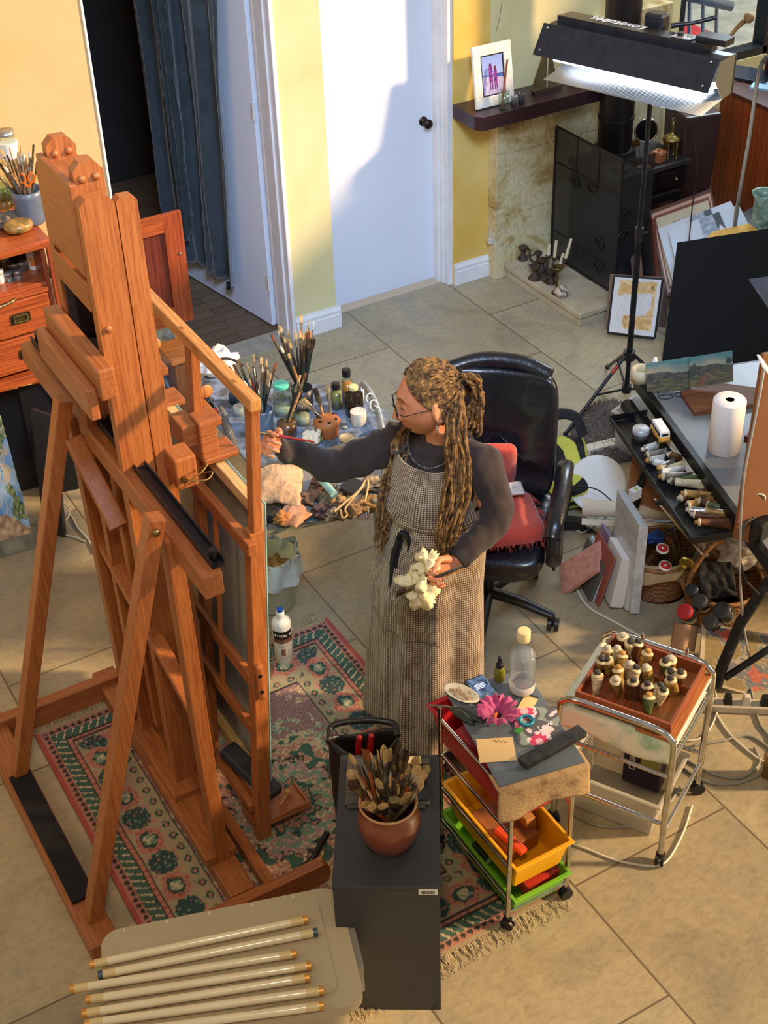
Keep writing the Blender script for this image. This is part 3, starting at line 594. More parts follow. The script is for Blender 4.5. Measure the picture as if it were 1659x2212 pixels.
def drawer(col, z, y0, y1, dp, lab, x0=tx0+.012, x1=tx1-.012, sag=0):
    m = mat(lab.replace(' ', '_')+'_plastic', col, .35, trans=.12, coat=.15); o = MB(); t = .75
    xc, yc = (x0+x1)/2, (y0+y1)/2
    def ring(k, zz, inset): return [(xc+(x0-xc)*k+inset, yc+(y0-yc)*k+inset, zz), (xc+(x1-xc)*k-inset, yc+(y0-yc)*k+inset, zz), (xc+(x1-xc)*k-inset, yc+(y1-yc)*k-inset, zz), (xc+(x0-xc)*k+inset, yc+(y1-yc)*k-inset, zz)]
    R_ = [ring(.86, z-dp, 0), ring(1, z, 0), ring(1.04, z, -.006), ring(1.04, z+.006, -.006), ring(1, z+.006, .002), ring(.86, z-dp+.004, .002)]
    vs = [p for r in R_ for p in r]; fs = [(k*4+i, k*4+(i+1) % 4, k*4+4+(i+1) % 4, k*4+4+i) for k in range(5) for i in range(4)] + [(3, 2, 1, 0), (20, 21, 22, 23)]
    o.add(vs, fs); q = o.build('drawer', m, T1, bev=.003); q['label'] = lab; return q
drawer('c2202c', .60, ty0+.0, ty1+.08, .13, 'crimson drawer'); drawer('e6a81a', .31, ty0-.02, ty1-.01, .13, 'yellow drawer'); drawer('6cae2c', .155, ty0-.02, ty1, .11, 'green drawer')
# slate board top and hanging cloth
tp0, tp1, tp3, tp2 = pz(943, 1500, .69), pz(1128, 1462, .69), pz(1090, 1692, .69), pz(1278, 1622, .69)
TC = (tp0+tp1+tp2+tp3)/4; ax = ((tp1-tp0)+(tp2-tp3)).normalized(); TM = frame_axes((TC.x, TC.y, .69), (ax.x, ax.y, 0), (-ax.y, ax.x, 0)); tw, tl = .285, .445
o = MB().box((0, 0, -.003), (tw, tl, .006)).build('slate_board', mat('slate_grey_board', '5d6772', .32, c2='6b7580', ns=6), M=TM, bev=.001); tag(o, 'slate grey board forming the top of the drawer trolley', 'board')
def clothf(u, w):
    x = lerp(-tw/2-.01, tw/2+.012, u); n = .008*math.sin(u*9)+.006*nf(u*5, w*3)
    if w < .35: return (x, -tl/2+.06-.065*w/.35, -.011+.0*w)
    k = (w-.35)/.65; return (x+.004*nf(u*4, w*4), -tl/2-.012-n*k-.006*k, -.012-.115*k*(1+.12*math.sin(u*5+1)))
o = MB().grid(clothf, 40, 20).build('stained_cloth', mat('stained_felt', 'b89a70', .95, c2='6b4a34', ns=22, lo=.5, hi=.78, bm=.4, bs=90), M=TM, solid=.007); tag(o, 'stained beige cloth hanging over the front of the drawer trolley', 'cloth')
# things on the slate: local helper through TM
def on(x, y, z=0, rz=0): return TM @ TR(x, y, z, rz)
def topx(px, py, z=.692): p = pz(px, py, z); return p
def onp(px, py, z=.692, rz=0, deg=None): p = pz(px, py, z); return TR(p.x, p.y, z, rz)
AXR = math.atan2(ax.y, ax.x)
o = thing('black_bar_block', None, None); bpy.data.objects.remove(o)
p0, p1 = pz(1128, 1650, .705), pz(1258, 1578, .705)
o = MB().bar(p0, p1, .045, .02).build('black_block', mat('charcoal_block', '1f1f22', .6, c2='3a3a3c', ns=40), bev=.002); tag(o, 'long black bar lying across the front of the slate board', 'block')
# phone showing a picture
ph = thing('smartphone', 'phone with lit blue screen lying on the slate board', 'phone', onp(1046, 1497, .693, AXR+.12))
MB().span((-.036, -.074, .001), (.036, .074, .009)).build('phone_body', mat('phone_black', '101114', .3), ph, bev=.006)
def scr(u, w):
    c = mixc(lin('16243f')[:3], lin('6f86a8')[:3], max(0, .5+fbm(u*3, w*3, 4)*.8)); 
    return mixc(c, lin('4a5a3a')[:3], .5 if w < .3 and nf(u*6, w*6) > 0 else 0)
m, t, b = nt('phone_screen'); a_ = t.nodes.new('ShaderNodeVertexColor'); a_.layer_name = 'Col'; L(t, a_.outputs[0], b.inputs['Base Color']); L(t, a_.outputs[0], b.inputs['Emission Color']); b.inputs['Emission Strength'].default_value = .7; b.inputs['Roughness'].default_value = .08
MB().grid(lambda u, w: (lerp(-.032, .032, u), lerp(-.03, .068, w), .0094), 30, 44, colf=scr).build('screen', m, ph)
wl = mat('screen_text', 'e8f0ff', .4, emit=.6); tx = MB()
for i, (a_, b2) in enumerate(((-.018, .02), (-.02, .017), (-.016, .018), (-.02, .01))): tx.span((a_, .034-i*.006, .0096), (b2, .0365-i*.006, .0099))
tx.build('message_lines', wl, ph)
MB().cyl((0, -.054, .009), (0, -.054, .0096), .009, n=20).build('home_button', mat('button_grey', '2b2d30', .3), ph)
# green dropper bottle
db = thing('dropper_bottle', 'small olive glass dropper bottle with black rubber top on the slate board', 'bottle', onp(1079, 1468, .692))
MB().lathe([(0, 0), (.0165, 0), (.018, .003), (.018, .046), (.014, .054), (.009, .058)], 20).build('bottle_body', mat('olive_oil_glass', '8c8a1e', .12, trans=.35, c2='6c6a18', ns=12), db)
MB().lathe([(.0115, .056), (.0125, .057), (.0125, .07), (.009, .073), (.0065, .078), (.0075, .092), (.005, .1), (0, .102)], 18).build('dropper_cap', mrubber, db)
# water bottle
WB = thing('water_bottle', 'clear plastic water bottle with pale wooden cap on the slate board', 'bottle', onp(1127, 1494, .692))
mpl = fast_glass('clear_plastic', 'f8fafc', .04, .05); 
prof = [(.028, .0), (.036, .006), (.040, .03), (.0425, .09), (.0425, .14), (.039, .175), (.030, .205), (.019, .228), (.0165, .236)]
MB().lathe(prof, 36).build('bottle_shell', mpl, WB)
MB().lathe([(0, .004), (.027, .004), (.0345, .008), (.0388, .031), (.0412, .09), (.0412, .14), (.0395, .165), (0, .165)], 36).build('water', mat('bottle_water', 'b4bec8', .1, alpha=.32), WB)
MB().lathe([(.0412, .018), (.0418, .02), (.0432, .05), (.0428, .05), (.0412, .02)], 36).build('base_band', mat('grey_print_band', 'cfc9c6', .5, alpha=.8), WB)
tt = text('water', .014, mat('pale_print', 'e9eef2', .5), WB, TR(-.02, -.0432, .075, 0, PI/2), 'lettering'); bpy.data.objects.remove(tt)
MB().lathe([(.02, .225), (.0215, .226), (.0215, .262), (.02, .264), (0, .264)], 28).build('cap', mat('pale_wood_cap', 'e2cf9c', .5), WB, bev=.001)
# mussel shells / dark glove
gl = MB()
def shell(u, w, s=1):
    a_ = (u-.5)*PI; r = math.sin(w*PI)**.6; return ((w-.5)*.11, math.sin(a_)*.016*r*s, .003+math.cos(a_)*.012*r)
p = pz(1007, 1548, .692)
for i, (dx, dy, rz) in enumerate(((-.012, .006, -1.35), (.012, -.004, -1.2))):
    o = MB().grid(shell, 16, 24).build('pea_pod', mat('dark_green_pod', '3b4136', .4, c2='1d211c', ns=24, bm=.4, bs=60), M=TR(p.x+dx, p.y+dy, .693, rz), solid=.003); tag(o, ('left' if i == 0 else 'right')+' one of two dark green dried pods on the left of the slate board', 'pod')
gs = MB().tube(cr([(.0, .05, .004), (-.02, .075, .008), (-.035, .10, .004), (-.05, .12, .003)]), [.004]*1+[.0035]*24, 6)
o = gs.build('dry_stalk', mat('grey_stalk', '5d584c', .8), M=TR(p.x, p.y, .693, .25)); tag(o, 'thin dry grey stalk joined to the dark pods', 'stalk')
# hibiscus flower
fp = pz(1075, 1545, .71); FM = TR(fp.x, fp.y, .705, .3) @ Matrix.Scale(1.18, 4); FL = thing('hibiscus_flower', 'magenta hibiscus flower lying on the slate board', 'flower', FM)
mpet = mat('magenta_petal', '9c2468', .55, c2='c04e8c', ns=14, sheen=.3); 
def petal(i):
    a0 = 2*PI*i/5
    def f(u, w):
        r = .012+.045*w; a_ = a0+(u-.5)*1.35*(1-.25*w*w) ; z = .004+.024*math.sin(w*1.9)+.006*w*math.sin(u*14+i)+.004*nf(u*5, w*5, i); return (r*math.cos(a_), r*math.sin(a_), z)
    return MB().grid(f, 18, 12).build('petal', mpet, FL, solid=.001)
for i in range(5): petal(i)
MB().tube(cr([(0, 0, .006), (-.012, -.006, .022), (-.03, -.012, .028)]), .0022, 8).build('stamen', mat('red_stamen', 'd8321e', .5, c2='e89a2e', ns=90), FL)
sm = MB()
for i in range(26): a_ = random.uniform(0, 2*PI); k = random.uniform(.3, 1); sm.sph((-.03*k+.004*math.cos(a_), -.012*k+.004*math.sin(a_), .012+.016*k+.004*math.sin(a_*2)), .0016, 6)
sm.build('pollen', mat('orange_pollen', 'e8662a', .6), FL)['kind'] = 'stuff'
MB().lathe([(.009, -.002), (.011, .004), (.004, .01)], 12).build('calyx', mat('dark_calyx', '3a1020', .6), FL)
# cards
def card(name, px, py, w, h, rz, colf, nx, ny, lab, cat, z=.6925, th_=.0008, m_=None):
    p = pz(px, py, z); M = TR(p.x, p.y, z, rz); r = thing(name, lab, cat, M)
    MB().span((-w/2, -h/2, 0), (w/2, h/2, th_)).build('card_stock', m_ or mat('card_white', 'eceae4', .6), r)
    MB().grid(lambda u, q: (lerp(-w/2, w/2, u), lerp(-h/2, h/2, q), th_+.0003), nx, ny, colf=colf).build('printed_face', vcol('print', .45), r); return r
def flor(u, w):
    q = lin('5c5a60')[:3]
    for (a_, b2, r) in ((.28, .92, .2), (.45, .08, .2), (.04, .6, .1)):
        d = math.hypot(u-a_, (w-b2)*1.0); an = math.atan2(w-b2, u-a_)
        if d < r*(1+.12*math.sin(an*11)): return lin('d83a6c')[:3] if d > r*.45 else lin('f2b8c8')[:3]
        if d < r*1.35 and math.sin(an*5) > .2: return lin('eadfe4')[:3]
    n = nf(u*4, w*4, 8); return lin('e9d3da')[:3] if n > .22 else (lin('8f9a96')[:3] if n < -.25 else q)
fc = card('greeting_card', 1162, 1568, .145, .165, AXR-.25, flor, 50, 66, 'grey card printed with pink bottlebrush flowers on the slate board', 'card', z=.694)
text('Love', .03, mat('card_lettering', 'f4f1ec', .6), fc, TR(.02, -.005, .0014, .5), 'lettering', shear=.4)
e2 = card('envelope', 1072, 1620, .115, .10, AXR-.28, lambda u, w: lin('e6c791')[:3], 4, 4, 'tan envelope with brown handwriting at the front of the slate board', 'envelope', z=.6932)
def scrawl(parent, m, pts, r=.0008): return MB().tube(cr(pts, 6), r, 5).build('handwriting', m, parent)
mbi = mat('brown_ink', '6b4a1e', .7)
scrawl(e2, mbi, [(-.01, .035, .0012), (0, .042, .0012), (.004, .03, .0012), (.012, .04, .0012), (.018, .03, .0012), (.027, .037, .0012), (.03, .028, .0012), (.04, .033, .0012)])
o = MB().grid(lambda u, w: (lerp(-.075, .075, u), lerp(-.05, .05, w), .002+.003*abs(nf(u*7, w*7))), 24, 16).build('cellophane_sleeve', fast_glass('cellophane', 'ffffff', .08, .1), M=TM @ TR(-.055, -.12, .0, -.05)); tag(o, 'clear crinkled plastic sleeve under the tan envelope', 'sleeve')
o = card('small_card', 1140, 1520, .085, .045, AXR+.75, lambda u, w: lin('e4c88f')[:3] if u < .85 else lin('2a2a2a')[:3], 12, 4, 'small tan card half under the flowered card', 'card', z=.6928)
rg_ = pz(1137, 1557, .698); o = MB().tube([(.0215*math.cos(2*PI*i/32), .0215*math.sin(2*PI*i/32), 0) for i in range(32)], .0045, 8, closed=True, ry=None).build('tape_roll', mat('blue_plastic_ring', '1f9cc4', .25, trans=.2), M=TR(rg_.x, rg_.y, .7)); tag(o, 'translucent blue ring lying on the flowered card', 'ring')
o = MB().box((0, 0, 0), (.026, .02, .002)).build('green_tag', mat('green_tag_paper', '3d8c3a', .6), M=onp(1120, 1578, .697, .3)); tag(o, 'tiny green and white paper tag beside the blue ring', 'tag')
# dish of shells behind the phone
dp = pz(1003, 1500, .692); ds = thing('shell_dish', 'small pale dish filled with shells and seeds behind the phone', 'dish', TR(dp.x-.01, dp.y, .692, AXR-1.0))
MB().lathe([(0, 0), (.03, 0), (.042, .01), (.044, .012), (.041, .012), (.028, .003), (0, .003)], 24, sx=1.5, sy=.8).build('dish', mat('cream_dish', 'e4dcc4', .4), ds)
sh = MB()
for i in range(34): a_ = random.uniform(0, 2*PI); k = random.uniform(0, 1); sh.sph((.045*k*math.cos(a_), .022*k*math.sin(a_), .009+random.uniform(0, .006)), (random.uniform(.004, .008), random.uniform(.003, .006), .004), 8)
sh.build('shells', mat('shell_mix', 'd9c3a4', .5, c2='8a5a4c', ns=60), ds)['kind'] = 'stuff'
# things in the drawers
def inbox(name, x, y, z, d, col, lab, cat, rz=0, r=.3, **k):
    o = MB().box((0, 0, 0), d).build(name, mat('m_'+name+col, col, r, **k), M=TR(x, y, z, rz), bev=.004); return tag(o, lab, cat)
inbox('tissue_pack', 1.85, 2.72, .55, (.12, .16, .05), 'b0404a', 'red and pink packet in the crimson drawer', 'packet', .2)
inbox('pencil_box', 1.86, 2.60, .235, (.13, .2, .06), '8a5226', 'brown wooden box lying in the yellow drawer', 'box', .1, .5)
inbox('glue_tube', 1.83, 2.52, .275, (.03, .13, .02), 'd8502a', 'orange tube on the brown box in the yellow drawer', 'tube', .15)
inbox('brown_book', 1.93, 2.63, .25, (.04, .18, .10), 'b07a3a', 'tan book standing in the yellow drawer', 'book', -.05, .6)
inbox('red_box', 1.90, 2.47, .11, (.14, .1, .05), 'b03424', 'red box in the green drawer', 'box', .1)
inbox('dark_jar', 1.82, 2.65, .10, (.07, .07, .06), '2c3a2c', 'dark green jar in the green drawer', 'jar', .1)
# ================================================================ CHROME CART
q0, q1, q2, q3 = V((2.15, 2.70, 0)), V((2.35, 2.35, 0)), V((2.66, 2.54, 0)), V((2.46, 2.89, 0))
CC = (q0+q1+q2+q3)/4; cxx = (q1-q0).normalized(); CM = Matrix(((cxx.x, -cxx.y, 0, CC.x), (cxx.y, cxx.x, 0, CC.y), (0, 0, 1, 0), (0, 0, 0, 1)))  # x: toward the viewer-right, y: away-right
T2 = thing('chrome_cart', 'chrome tube cart on casters holding the wooden box of paint tubes', 'trolley', CM)
hx, hy = .20, .185; tr = .0115
for sy in (-1, 1):
    y = sy*hy; pts = cr([(-hx, y, .05), (-hx, y, .3), (-hx, y, .555), (-hx+.015, y, .60), (-hx+.06, y, .622), (0, y, .625), (hx-.06, y, .622), (hx-.015, y, .60), (hx, y, .555), (hx, y, .3), (hx, y, .05)], 6)
    MB().tube(pts, tr, 12).build('side_loop', mchr, T2)
    for z in (.2, .43): MB().cyl((-hx, y, z), (hx, y, z), .008, n=12).build('side_bar', mchr, T2)
for sx in (-1, 1):
    for z in (.16, .5): MB().cyl((sx*hx, -hy, z), (sx*hx, hy, z), .008, n=12).build('cross_bar', mchr, T2)
    for sy in (-1, 1): caster(T2, sx*hx, sy*hy, 1.25, 1.2*sx+sy)
for x in (-.06, .1): MB().cyl((x, hy, .625), (x, hy, .66), .006, n=10).build('stud', mchr, T2)
ts = MB(); ts.span((-hx+.01, -hy-.0, .508), (hx-.01, hy, .516)); ts.build('shelf_plate', mat('clear_shelf', 'd6d8d2', .4), T2, bev=.002)
# green-stained paper under the box
def drp(u, w):
    y = lerp(-hy-.03, hy+.02, w); x = lerp(-hx-.005, hx+.0, u)
    if w < .22: k = 1-w/.22; return (x, -hy+.006-.012*k, .57-.085*k+.012*math.sin(u*7))
    return (x, lerp(-hy+.006, hy-.01, (w-.22)/.78), .571+.003*nf(u*6, w*6))
m = mat('green_stained_paper', 'dcdfc8', .85, c2='6fae84', ns=9, lo=.52, hi=.72)
o = MB().grid(drp, 30, 30).build('stained_paper', m, M=CM, solid=.0015); tag(o, 'white paper with green paint stains draped under the wooden paint box', 'paper')
# wooden box with paint tubes
red_wood = wood('mahogany', '7c3a20', '96502c', 1, 9, .45, .2, '5a2a18')
BXM = CM @ TR(.008, .005, .573); bw, bl, bh = .335, .325, .06
BX = thing('paint_box', 'open reddish wooden box packed with used paint tubes', 'box', BXM)
bx_ = MB(); bx_.span((-bw/2, -bl/2, 0), (bw/2, bl/2, .006)); bx_.span((-bw/2, -bl/2, 0), (-bw/2+.01, bl/2, bh)); bx_.span((bw/2-.01, -bl/2, 0), (bw/2, bl/2, bh)); bx_.span((-bw/2+.01, -bl/2, 0), (bw/2-.01, -bl/2+.01, bh)); bx_.span((-bw/2+.01, bl/2-.01, 0), (bw/2-.01, bl/2, bh))
bx_.build('tray', red_wood, BX, bev=.0015)
MB().span((-bw/2+.01, .035, .006), (bw/2-.01, .041, bh-.008)).build('divider', red_wood, BX, bev=.001)
MB().span((.055, -bl/2-.02, -.0), (bw/2+.02, bl/2+.012, .012)).build('lower_lid', wood('box_lid', '9a5c30', 'b0703c', 1, 9), BX, bev=.002)
mtb = {'gold': mat('smeared_gold_label', 'b8924a', .45, .2, c2='4a3420', ns=45, bm=.4, bs=60), 'brown': mat('smeared_brown_label', '6e4428', .5, .1, c2='2c1c14', ns=40, bm=.4, bs=60), 'cream': mat('smeared_cream_label', 'd8c8a0', .5, .1, c2='7a5c3c', ns=35, lo=.45, bm=.35, bs=60), 'green': mat('smeared_green_label', '5a6a3c', .5, .1, c2='2c3018', ns=40, bm=.4, bs=60), 'white': mat('white_tube', 'dcdad2', .4, .1, c2='9a9486', ns=30, lo=.5, bm=.3, bs=60), 'silver': mat('silver_tube', 'b8b6b0', .3, .7, c2='5a564c', ns=30, bm=.3, bs=60)}
mcp = {'black': mat('black_cap', '2a2724', .5, c2='46413a', ns=60), 'white': mat('white_cap', 'd8d2c2', .5, c2='8b8070', ns=60), 'wood': mat('ochre_cap', 'c99a4a', .5, c2='8b6428', ns=60)}
_tp = {}
def tube_proto(body, cap, Lt, r):
    k = (body, cap, Lt, r)
    if k in _tp: return _tp[k]
    a = MB(); a.tube([(0, 0, 0), (0, 0, .012), (0, 0, Lt*.45), (0, 0, Lt*.8), (0, 0, Lt)], [r*1.35, r*1.35, r*1.15, r, r], 16, ry=[.06, .1, .62, .98, 1])
    b_ = MB(); b_.lathe([(r, Lt-.001), (r*1.04, Lt), (r*1.02, Lt+.004), (r*.55, Lt+.008)], 18)
    c = MB(); c.lathe([(r*.52, Lt+.006), (r*.6, Lt+.007), (r*.56, Lt+.017), (r*.46, Lt+.019), (0, Lt+.019)], 12)
    t = [a.build('tube_body', mtb[body]), b_.build('shoulder', mtb['cream' if body != 'white' else 'silver']), c.build('screw_cap', mcp[cap])]
    for o in t: COL.objects.unlink(o)
    _tp[k] = t; return t
def put_tube(M, label, group, body='gold', cap='black', Lt=.09, r=.014):
    t = tube_proto(body, cap, Lt, r); q = thing('paint_tube', label, 'paint tube', M, group)
    for o in t: c = o.copy(); COL.objects.link(c); c.parent = q
    return q
rnd = random.Random(11)
pl = [(1307, 1400), (1345, 1375), (1362, 1388), (1400, 1408), (1385, 1378), (1300, 1425), (1334, 1400), (1358, 1435), (1334, 1442), (1375, 1443), (1394, 1440), (1310, 1425), (1450, 1425), (1437, 1430), (1448, 1452), (1330, 1470), (1368, 1473), (1398, 1480), (1428, 1480), (1402, 1500), (1433, 1492), (1448, 1468), (1470, 1455), (1345, 1410), (1290, 1455)]
BI = BXM.inverted()
names = {'gold': 'gold', 'brown': 'brown', 'cream': 'cream', 'green': 'green', 'white': 'white', 'silver': 'silver'}
for i, (x, y) in enumerate(pl):
    top = pz(x, y, .573+.085); lp = BI @ top; ly = max(-.135, min(.135, lp.y)); lx = max(-.145, min(.145, lp.x))
    tilt = V((rnd.uniform(-.45, .25), rnd.uniform(-.3, .65), 1)); body = rnd.choice(['gold', 'brown', 'cream', 'gold', 'brown', 'green']); cap = rnd.choice(['black', 'black', 'black', 'white', 'wood']); Lt = .072
    base = V((lx, ly, .085))-tilt.normalized()*(Lt+.0); base.z = .01
    d = V((lx, ly, .092))-base
    rowl = 'back' if ly > .06 else ('middle' if ly > -.04 else 'front'); c3 = 'left' if lx < -.04 else ('centre' if lx < .05 else 'right')
    put_tube(BXM @ aim(base, d, rnd.uniform(0, 3)), f'used {names[body]} paint tube with {cap} cap, {rowl} {c3} of the wooden paint box', 'paint tubes in the wooden box', body, cap, Lt, .0205)
# translucent storage bin under the cart
mtr = mat('frosted_plastic', 'd4cfc2', .35, trans=.45, alpha=.8)
def tub(name, M, w, l, h, m_, lab, cat, t=.004, rim=.012, taper=.86):
    r = thing(name, lab, cat, M)
    def ring(k, z, e=0): return [(sx*(w/2*k+e), sy*(l/2*k+e), z) for sx, sy in ((-1, -1), (1, -1), (1, 1), (-1, 1))]
    R_ = [ring(taper, 0), ring(1, h-.01), ring(1, h-.01, rim), ring(1, h, rim), ring(1, h, -t), ring(taper, t, -t)]
    vs = [p for q in R_ for p in q]; MB().add(vs, [(k*4+i, k*4+(i+1) % 4, k*4+4+(i+1) % 4, k*4+4+i) for k in range(5) for i in range(4)] + [(3, 2, 1, 0), (20, 21, 22, 23)]).build('bin_body', m_, r, bev=.004); return r
p = pz(1330, 1690, .1); tub('storage_tub', TR(2.415, 2.66, 0, math.atan2(-.35, .2)), .36, .27, .19, mtr, 'translucent plastic tub on the floor under the chrome cart', 'tub')
o = thing('food_carton', 'dark purple and green carton standing in the tub under the chrome cart', 'carton', TR(2.52, 2.665, .03, math.atan2(-.35, .2)))
MB().span((-.07, -.035, 0), (.07, .05, .19)).build('carton', mat('dark_purple_card', '241c34', .4), o, bev=.004); MB().span((-.005, -.036, .09), (.068, .051, .191)).build('green_panel', mat('olive_panel', '8c8a4a', .5), o)
text('DAIRY', .032, mat('cream_print', 'd8cfae', .6), o, TR(-.035, -.0365, .12, 0, PI/2, ) @ Matrix.Rotation(PI/2, 4, 'Z'), 'lettering')
# white trays behind the cart
p = pz(1200, 1470, 0); tub('white_tray', TR(2.12, 2.98, 0, .35), .16, .24, .07, mat('white_tray_plastic', 'e4e0d4', .4), 'white plastic tray on the floor behind the water bottle', 'tray', taper=.9)
tub('narrow_white_tray', TR(2.33, 3.02, 0, .25), .13, .30, .12, mat('white_tray_plastic', 'e4e0d4', .4), 'long narrow white plastic tray standing left behind the chrome cart', 'tray', taper=.9)
# ================================================================ TUBE BOX (bottom left)
s0, s1, s2 = pz(222, 2012, .42), pz(722, 1912, .42), pz(790, 2250, .42)
bxx = (s1-s0).normalized(); byy = V((-bxx.y, bxx.x, 0)); wb = (s1-s0).length+.0; lb_ = .42
SM = Matrix(((bxx.x, byy.x, 0, s0.x), (bxx.y, byy.y, 0, s0.y), (0, 0, 1, 0), (0, 0, 0, 1)))  # origin = far-left corner, -y toward the viewer
mfrost = mat('milky_polypropylene', 'b4a688', .42, coat=.1)
SB = thing('storage_box', 'large milky plastic storage box with fluorescent tubes on its lid', 'storage box', SM)
def rrect(x0, y0, x1, y1, r, n=6):
    out = []
    for cx_, cy_, a0 in ((x1-r, y0+r, -PI/2), (x1-r, y1-r, 0), (x0+r, y1-r, PI/2), (x0+r, y0+r, PI)):
        for i in range(n+1): a_ = a0+PI/2*i/n; out.append((cx_+r*math.cos(a_), cy_+r*math.sin(a_)))
    return out
MB().prism(rrect(.03, -lb_-.0+.03, wb-.03, -.03, .05), 0, .375, sm=False).build('box_body', mfrost, SB, bev=.004)
MB().prism(rrect(-.01, -lb_, wb+.01, .005, .06), .372, .412).build('lid', mfrost, SB, bev=.008)
MB().prism(rrect(.04, -lb_+.05, wb-.06, -.035, .03), .412, .4175).build('lid_panel', mfrost, SB, bev=.002)
rb = MB()
for i in range(5): rb.span((.06+i*wb/5.5, -.012, .412), (.066+i*wb/5.5, .0, .4135))
rb.build('lid_rib', mat('pale_rib', 'd8ccb0', .4), SB)
for sx in (1,):
    MB().prism([(wb+.01, -.30), (wb+.03, -.29), (wb+.03, -.15), (wb+.01, -.14)], .28, .41).build('clip_handle', mat('grey_clip', '7c7870', .4), SB, bev=.004)
st_ = MB(); st_.span((.502, -.185, .416), (.53, -.150, .4166)); so_ = st_.build('maker_sticker', mat('sticker_black', '101012', .5), SB)
MB().span((.502, -.216, .416), (.534, -.185, .4166)).build('white_sticker', mat('sticker_white', 'e8e2d4', .5), SB)
text('IW', .018, mat('sticker_black', '101012'), SB, TR(.517, -.2, .417, PI/2+.1), 'lettering')
# fluorescent tubes
mft = mat('fluorescent_tube_glass', 'efe0bd', .18, coat=.6, c2='e2d2ac', ns=4); mfb = mat('tube_brass_cap', 'd8a052', .4, .5); mfbl = mat('tube_blue_cap', '4a5a62', .4, .5)
ends = [((195, 2084), (664, 1986), 'b'), ((212, 2107), (686, 2013), 'g'), ((152, 2137), (640, 2060), 'b'), ((186, 2160), (672, 2086), 'b'), ((178, 2190), (668, 2112), 'b'), ((184, 2212), (699, 2140), 'b'), ((226, 2236), (699, 2172), 'b')]
ordn = ['farthest', 'second farthest, dark-capped', 'third farthest', 'fourth farthest', 'third nearest', 'second nearest', 'nearest']
for i, (a_, b2, k) in enumerate(ends):
    A_, B_ = pz(*a_, .434), pz(*b2, .434); ln = (B_-A_).length
    f = thing('fluorescent_tube', f'cream fluorescent tube, {ordn[i]} of the seven on the storage box', 'light tube', aim(A_, B_-A_), 'fluorescent tubes on the storage box')
    MB().cyl((0, 0, .012), (0, 0, ln-.012), .0125, n=24).build('glass_tube', mft, f)
    for z0, z1, zp in ((0, .014, -.008), (ln-.014, ln, ln+.008)):
        e = MB().cyl((0, 0, z0), (0, 0, z1), .0131, n=24).build('end_cap', mfb if k == 'b' else mfbl, f)
        for sx in (-.005, .005): MB().cyl((sx, 0, z0 if zp < 0 else z1), (sx, 0, zp), .0012, n=6).build('pin', mfb, e)
    for z0 in (.016, ln-.05): MB().cyl((0, 0, z0), (0, 0, z0+.034), .01275, n=24, cap=False).build('end_band', mat('dirty_cream_band', 'd9c08a', .4), f)
# ================================================================ THE PAINTER
def bake(o, name=None):
    bpy.context.view_layer.update()
    me = bpy.data.meshes.new_from_object(o.evaluated_get(bpy.context.evaluated_depsgraph_get())); mats = [m_ for m_ in o.data.materials]
    for md in list(o.modifiers): o.modifiers.remove(md)
    o.data = me; me.materials.clear()
    for m_ in mats: me.materials.append(m_)
    me.polygons.foreach_set('use_smooth', [True]*len(me.polygons)); return o
def remesh(o, vox, sm=6, fac=.6):
    r = o.modifiers.new('r', 'REMESH'); r.mode = 'VOXEL'; r.voxel_size = vox; r.use_smooth_shade = True
    if sm: s_ = o.modifiers.new('k', 'SMOOTH'); s_.iterations = sm; s_.factor = fac
    return bake(o)
FH = V((_sa, _ca, 0)); RH = V((_ca, -_sa, 0))
D0 = 3.94
tf = (RH*-.5 - FH*.86).normalized(); tl_ = V((-tf.y, tf.x, 0))      # torso facing, and her left = rotate +90
pel = pD(926, 1240, 3.92); chest = pD(948, 1060, 3.97); nb = pD(948, 957, 3.97)
lsh = pD(1042, 1003, 3.86); rsh = pD(872, 948, 4.06); lel = pD(1066, 1128, 3.76); lwr = pD(985, 1212, 3.66); 
rel = pX(715, 1003, 1.80); rwr = pX(593, 962, 1.57)
hc = pD(928, 862, 3.93)
gf = V((pel.x, pel.y, 0)); hemc = pz(922, 1545, 0.10)
ff = (RH*-.98 - FH*.12).normalized(); pit = math.radians(7)
hX = (ff*math.cos(pit) - V((0, 0, 1))*math.sin(pit)).normalized(); hY = V((-ff.y, ff.x, 0)); hZ = hX.cross(hY).normalized()
hY = (hY + hZ*.04).normalized(); hZ = hX.cross(hY).normalized()
HM = Matrix(((hX.x, hY.x, hZ.x, hc.x), (hX.y, hY.y, hZ.y, hc.y), (hX.z, hY.z, hZ.z, hc.z), (0, 0, 0, 1))) @ Matrix.Scale(1.06, 4)
def g(x, y, x0, y0, sx, sy): return math.exp(-((x-x0)/sx)**2-((y-y0)/sy)**2)
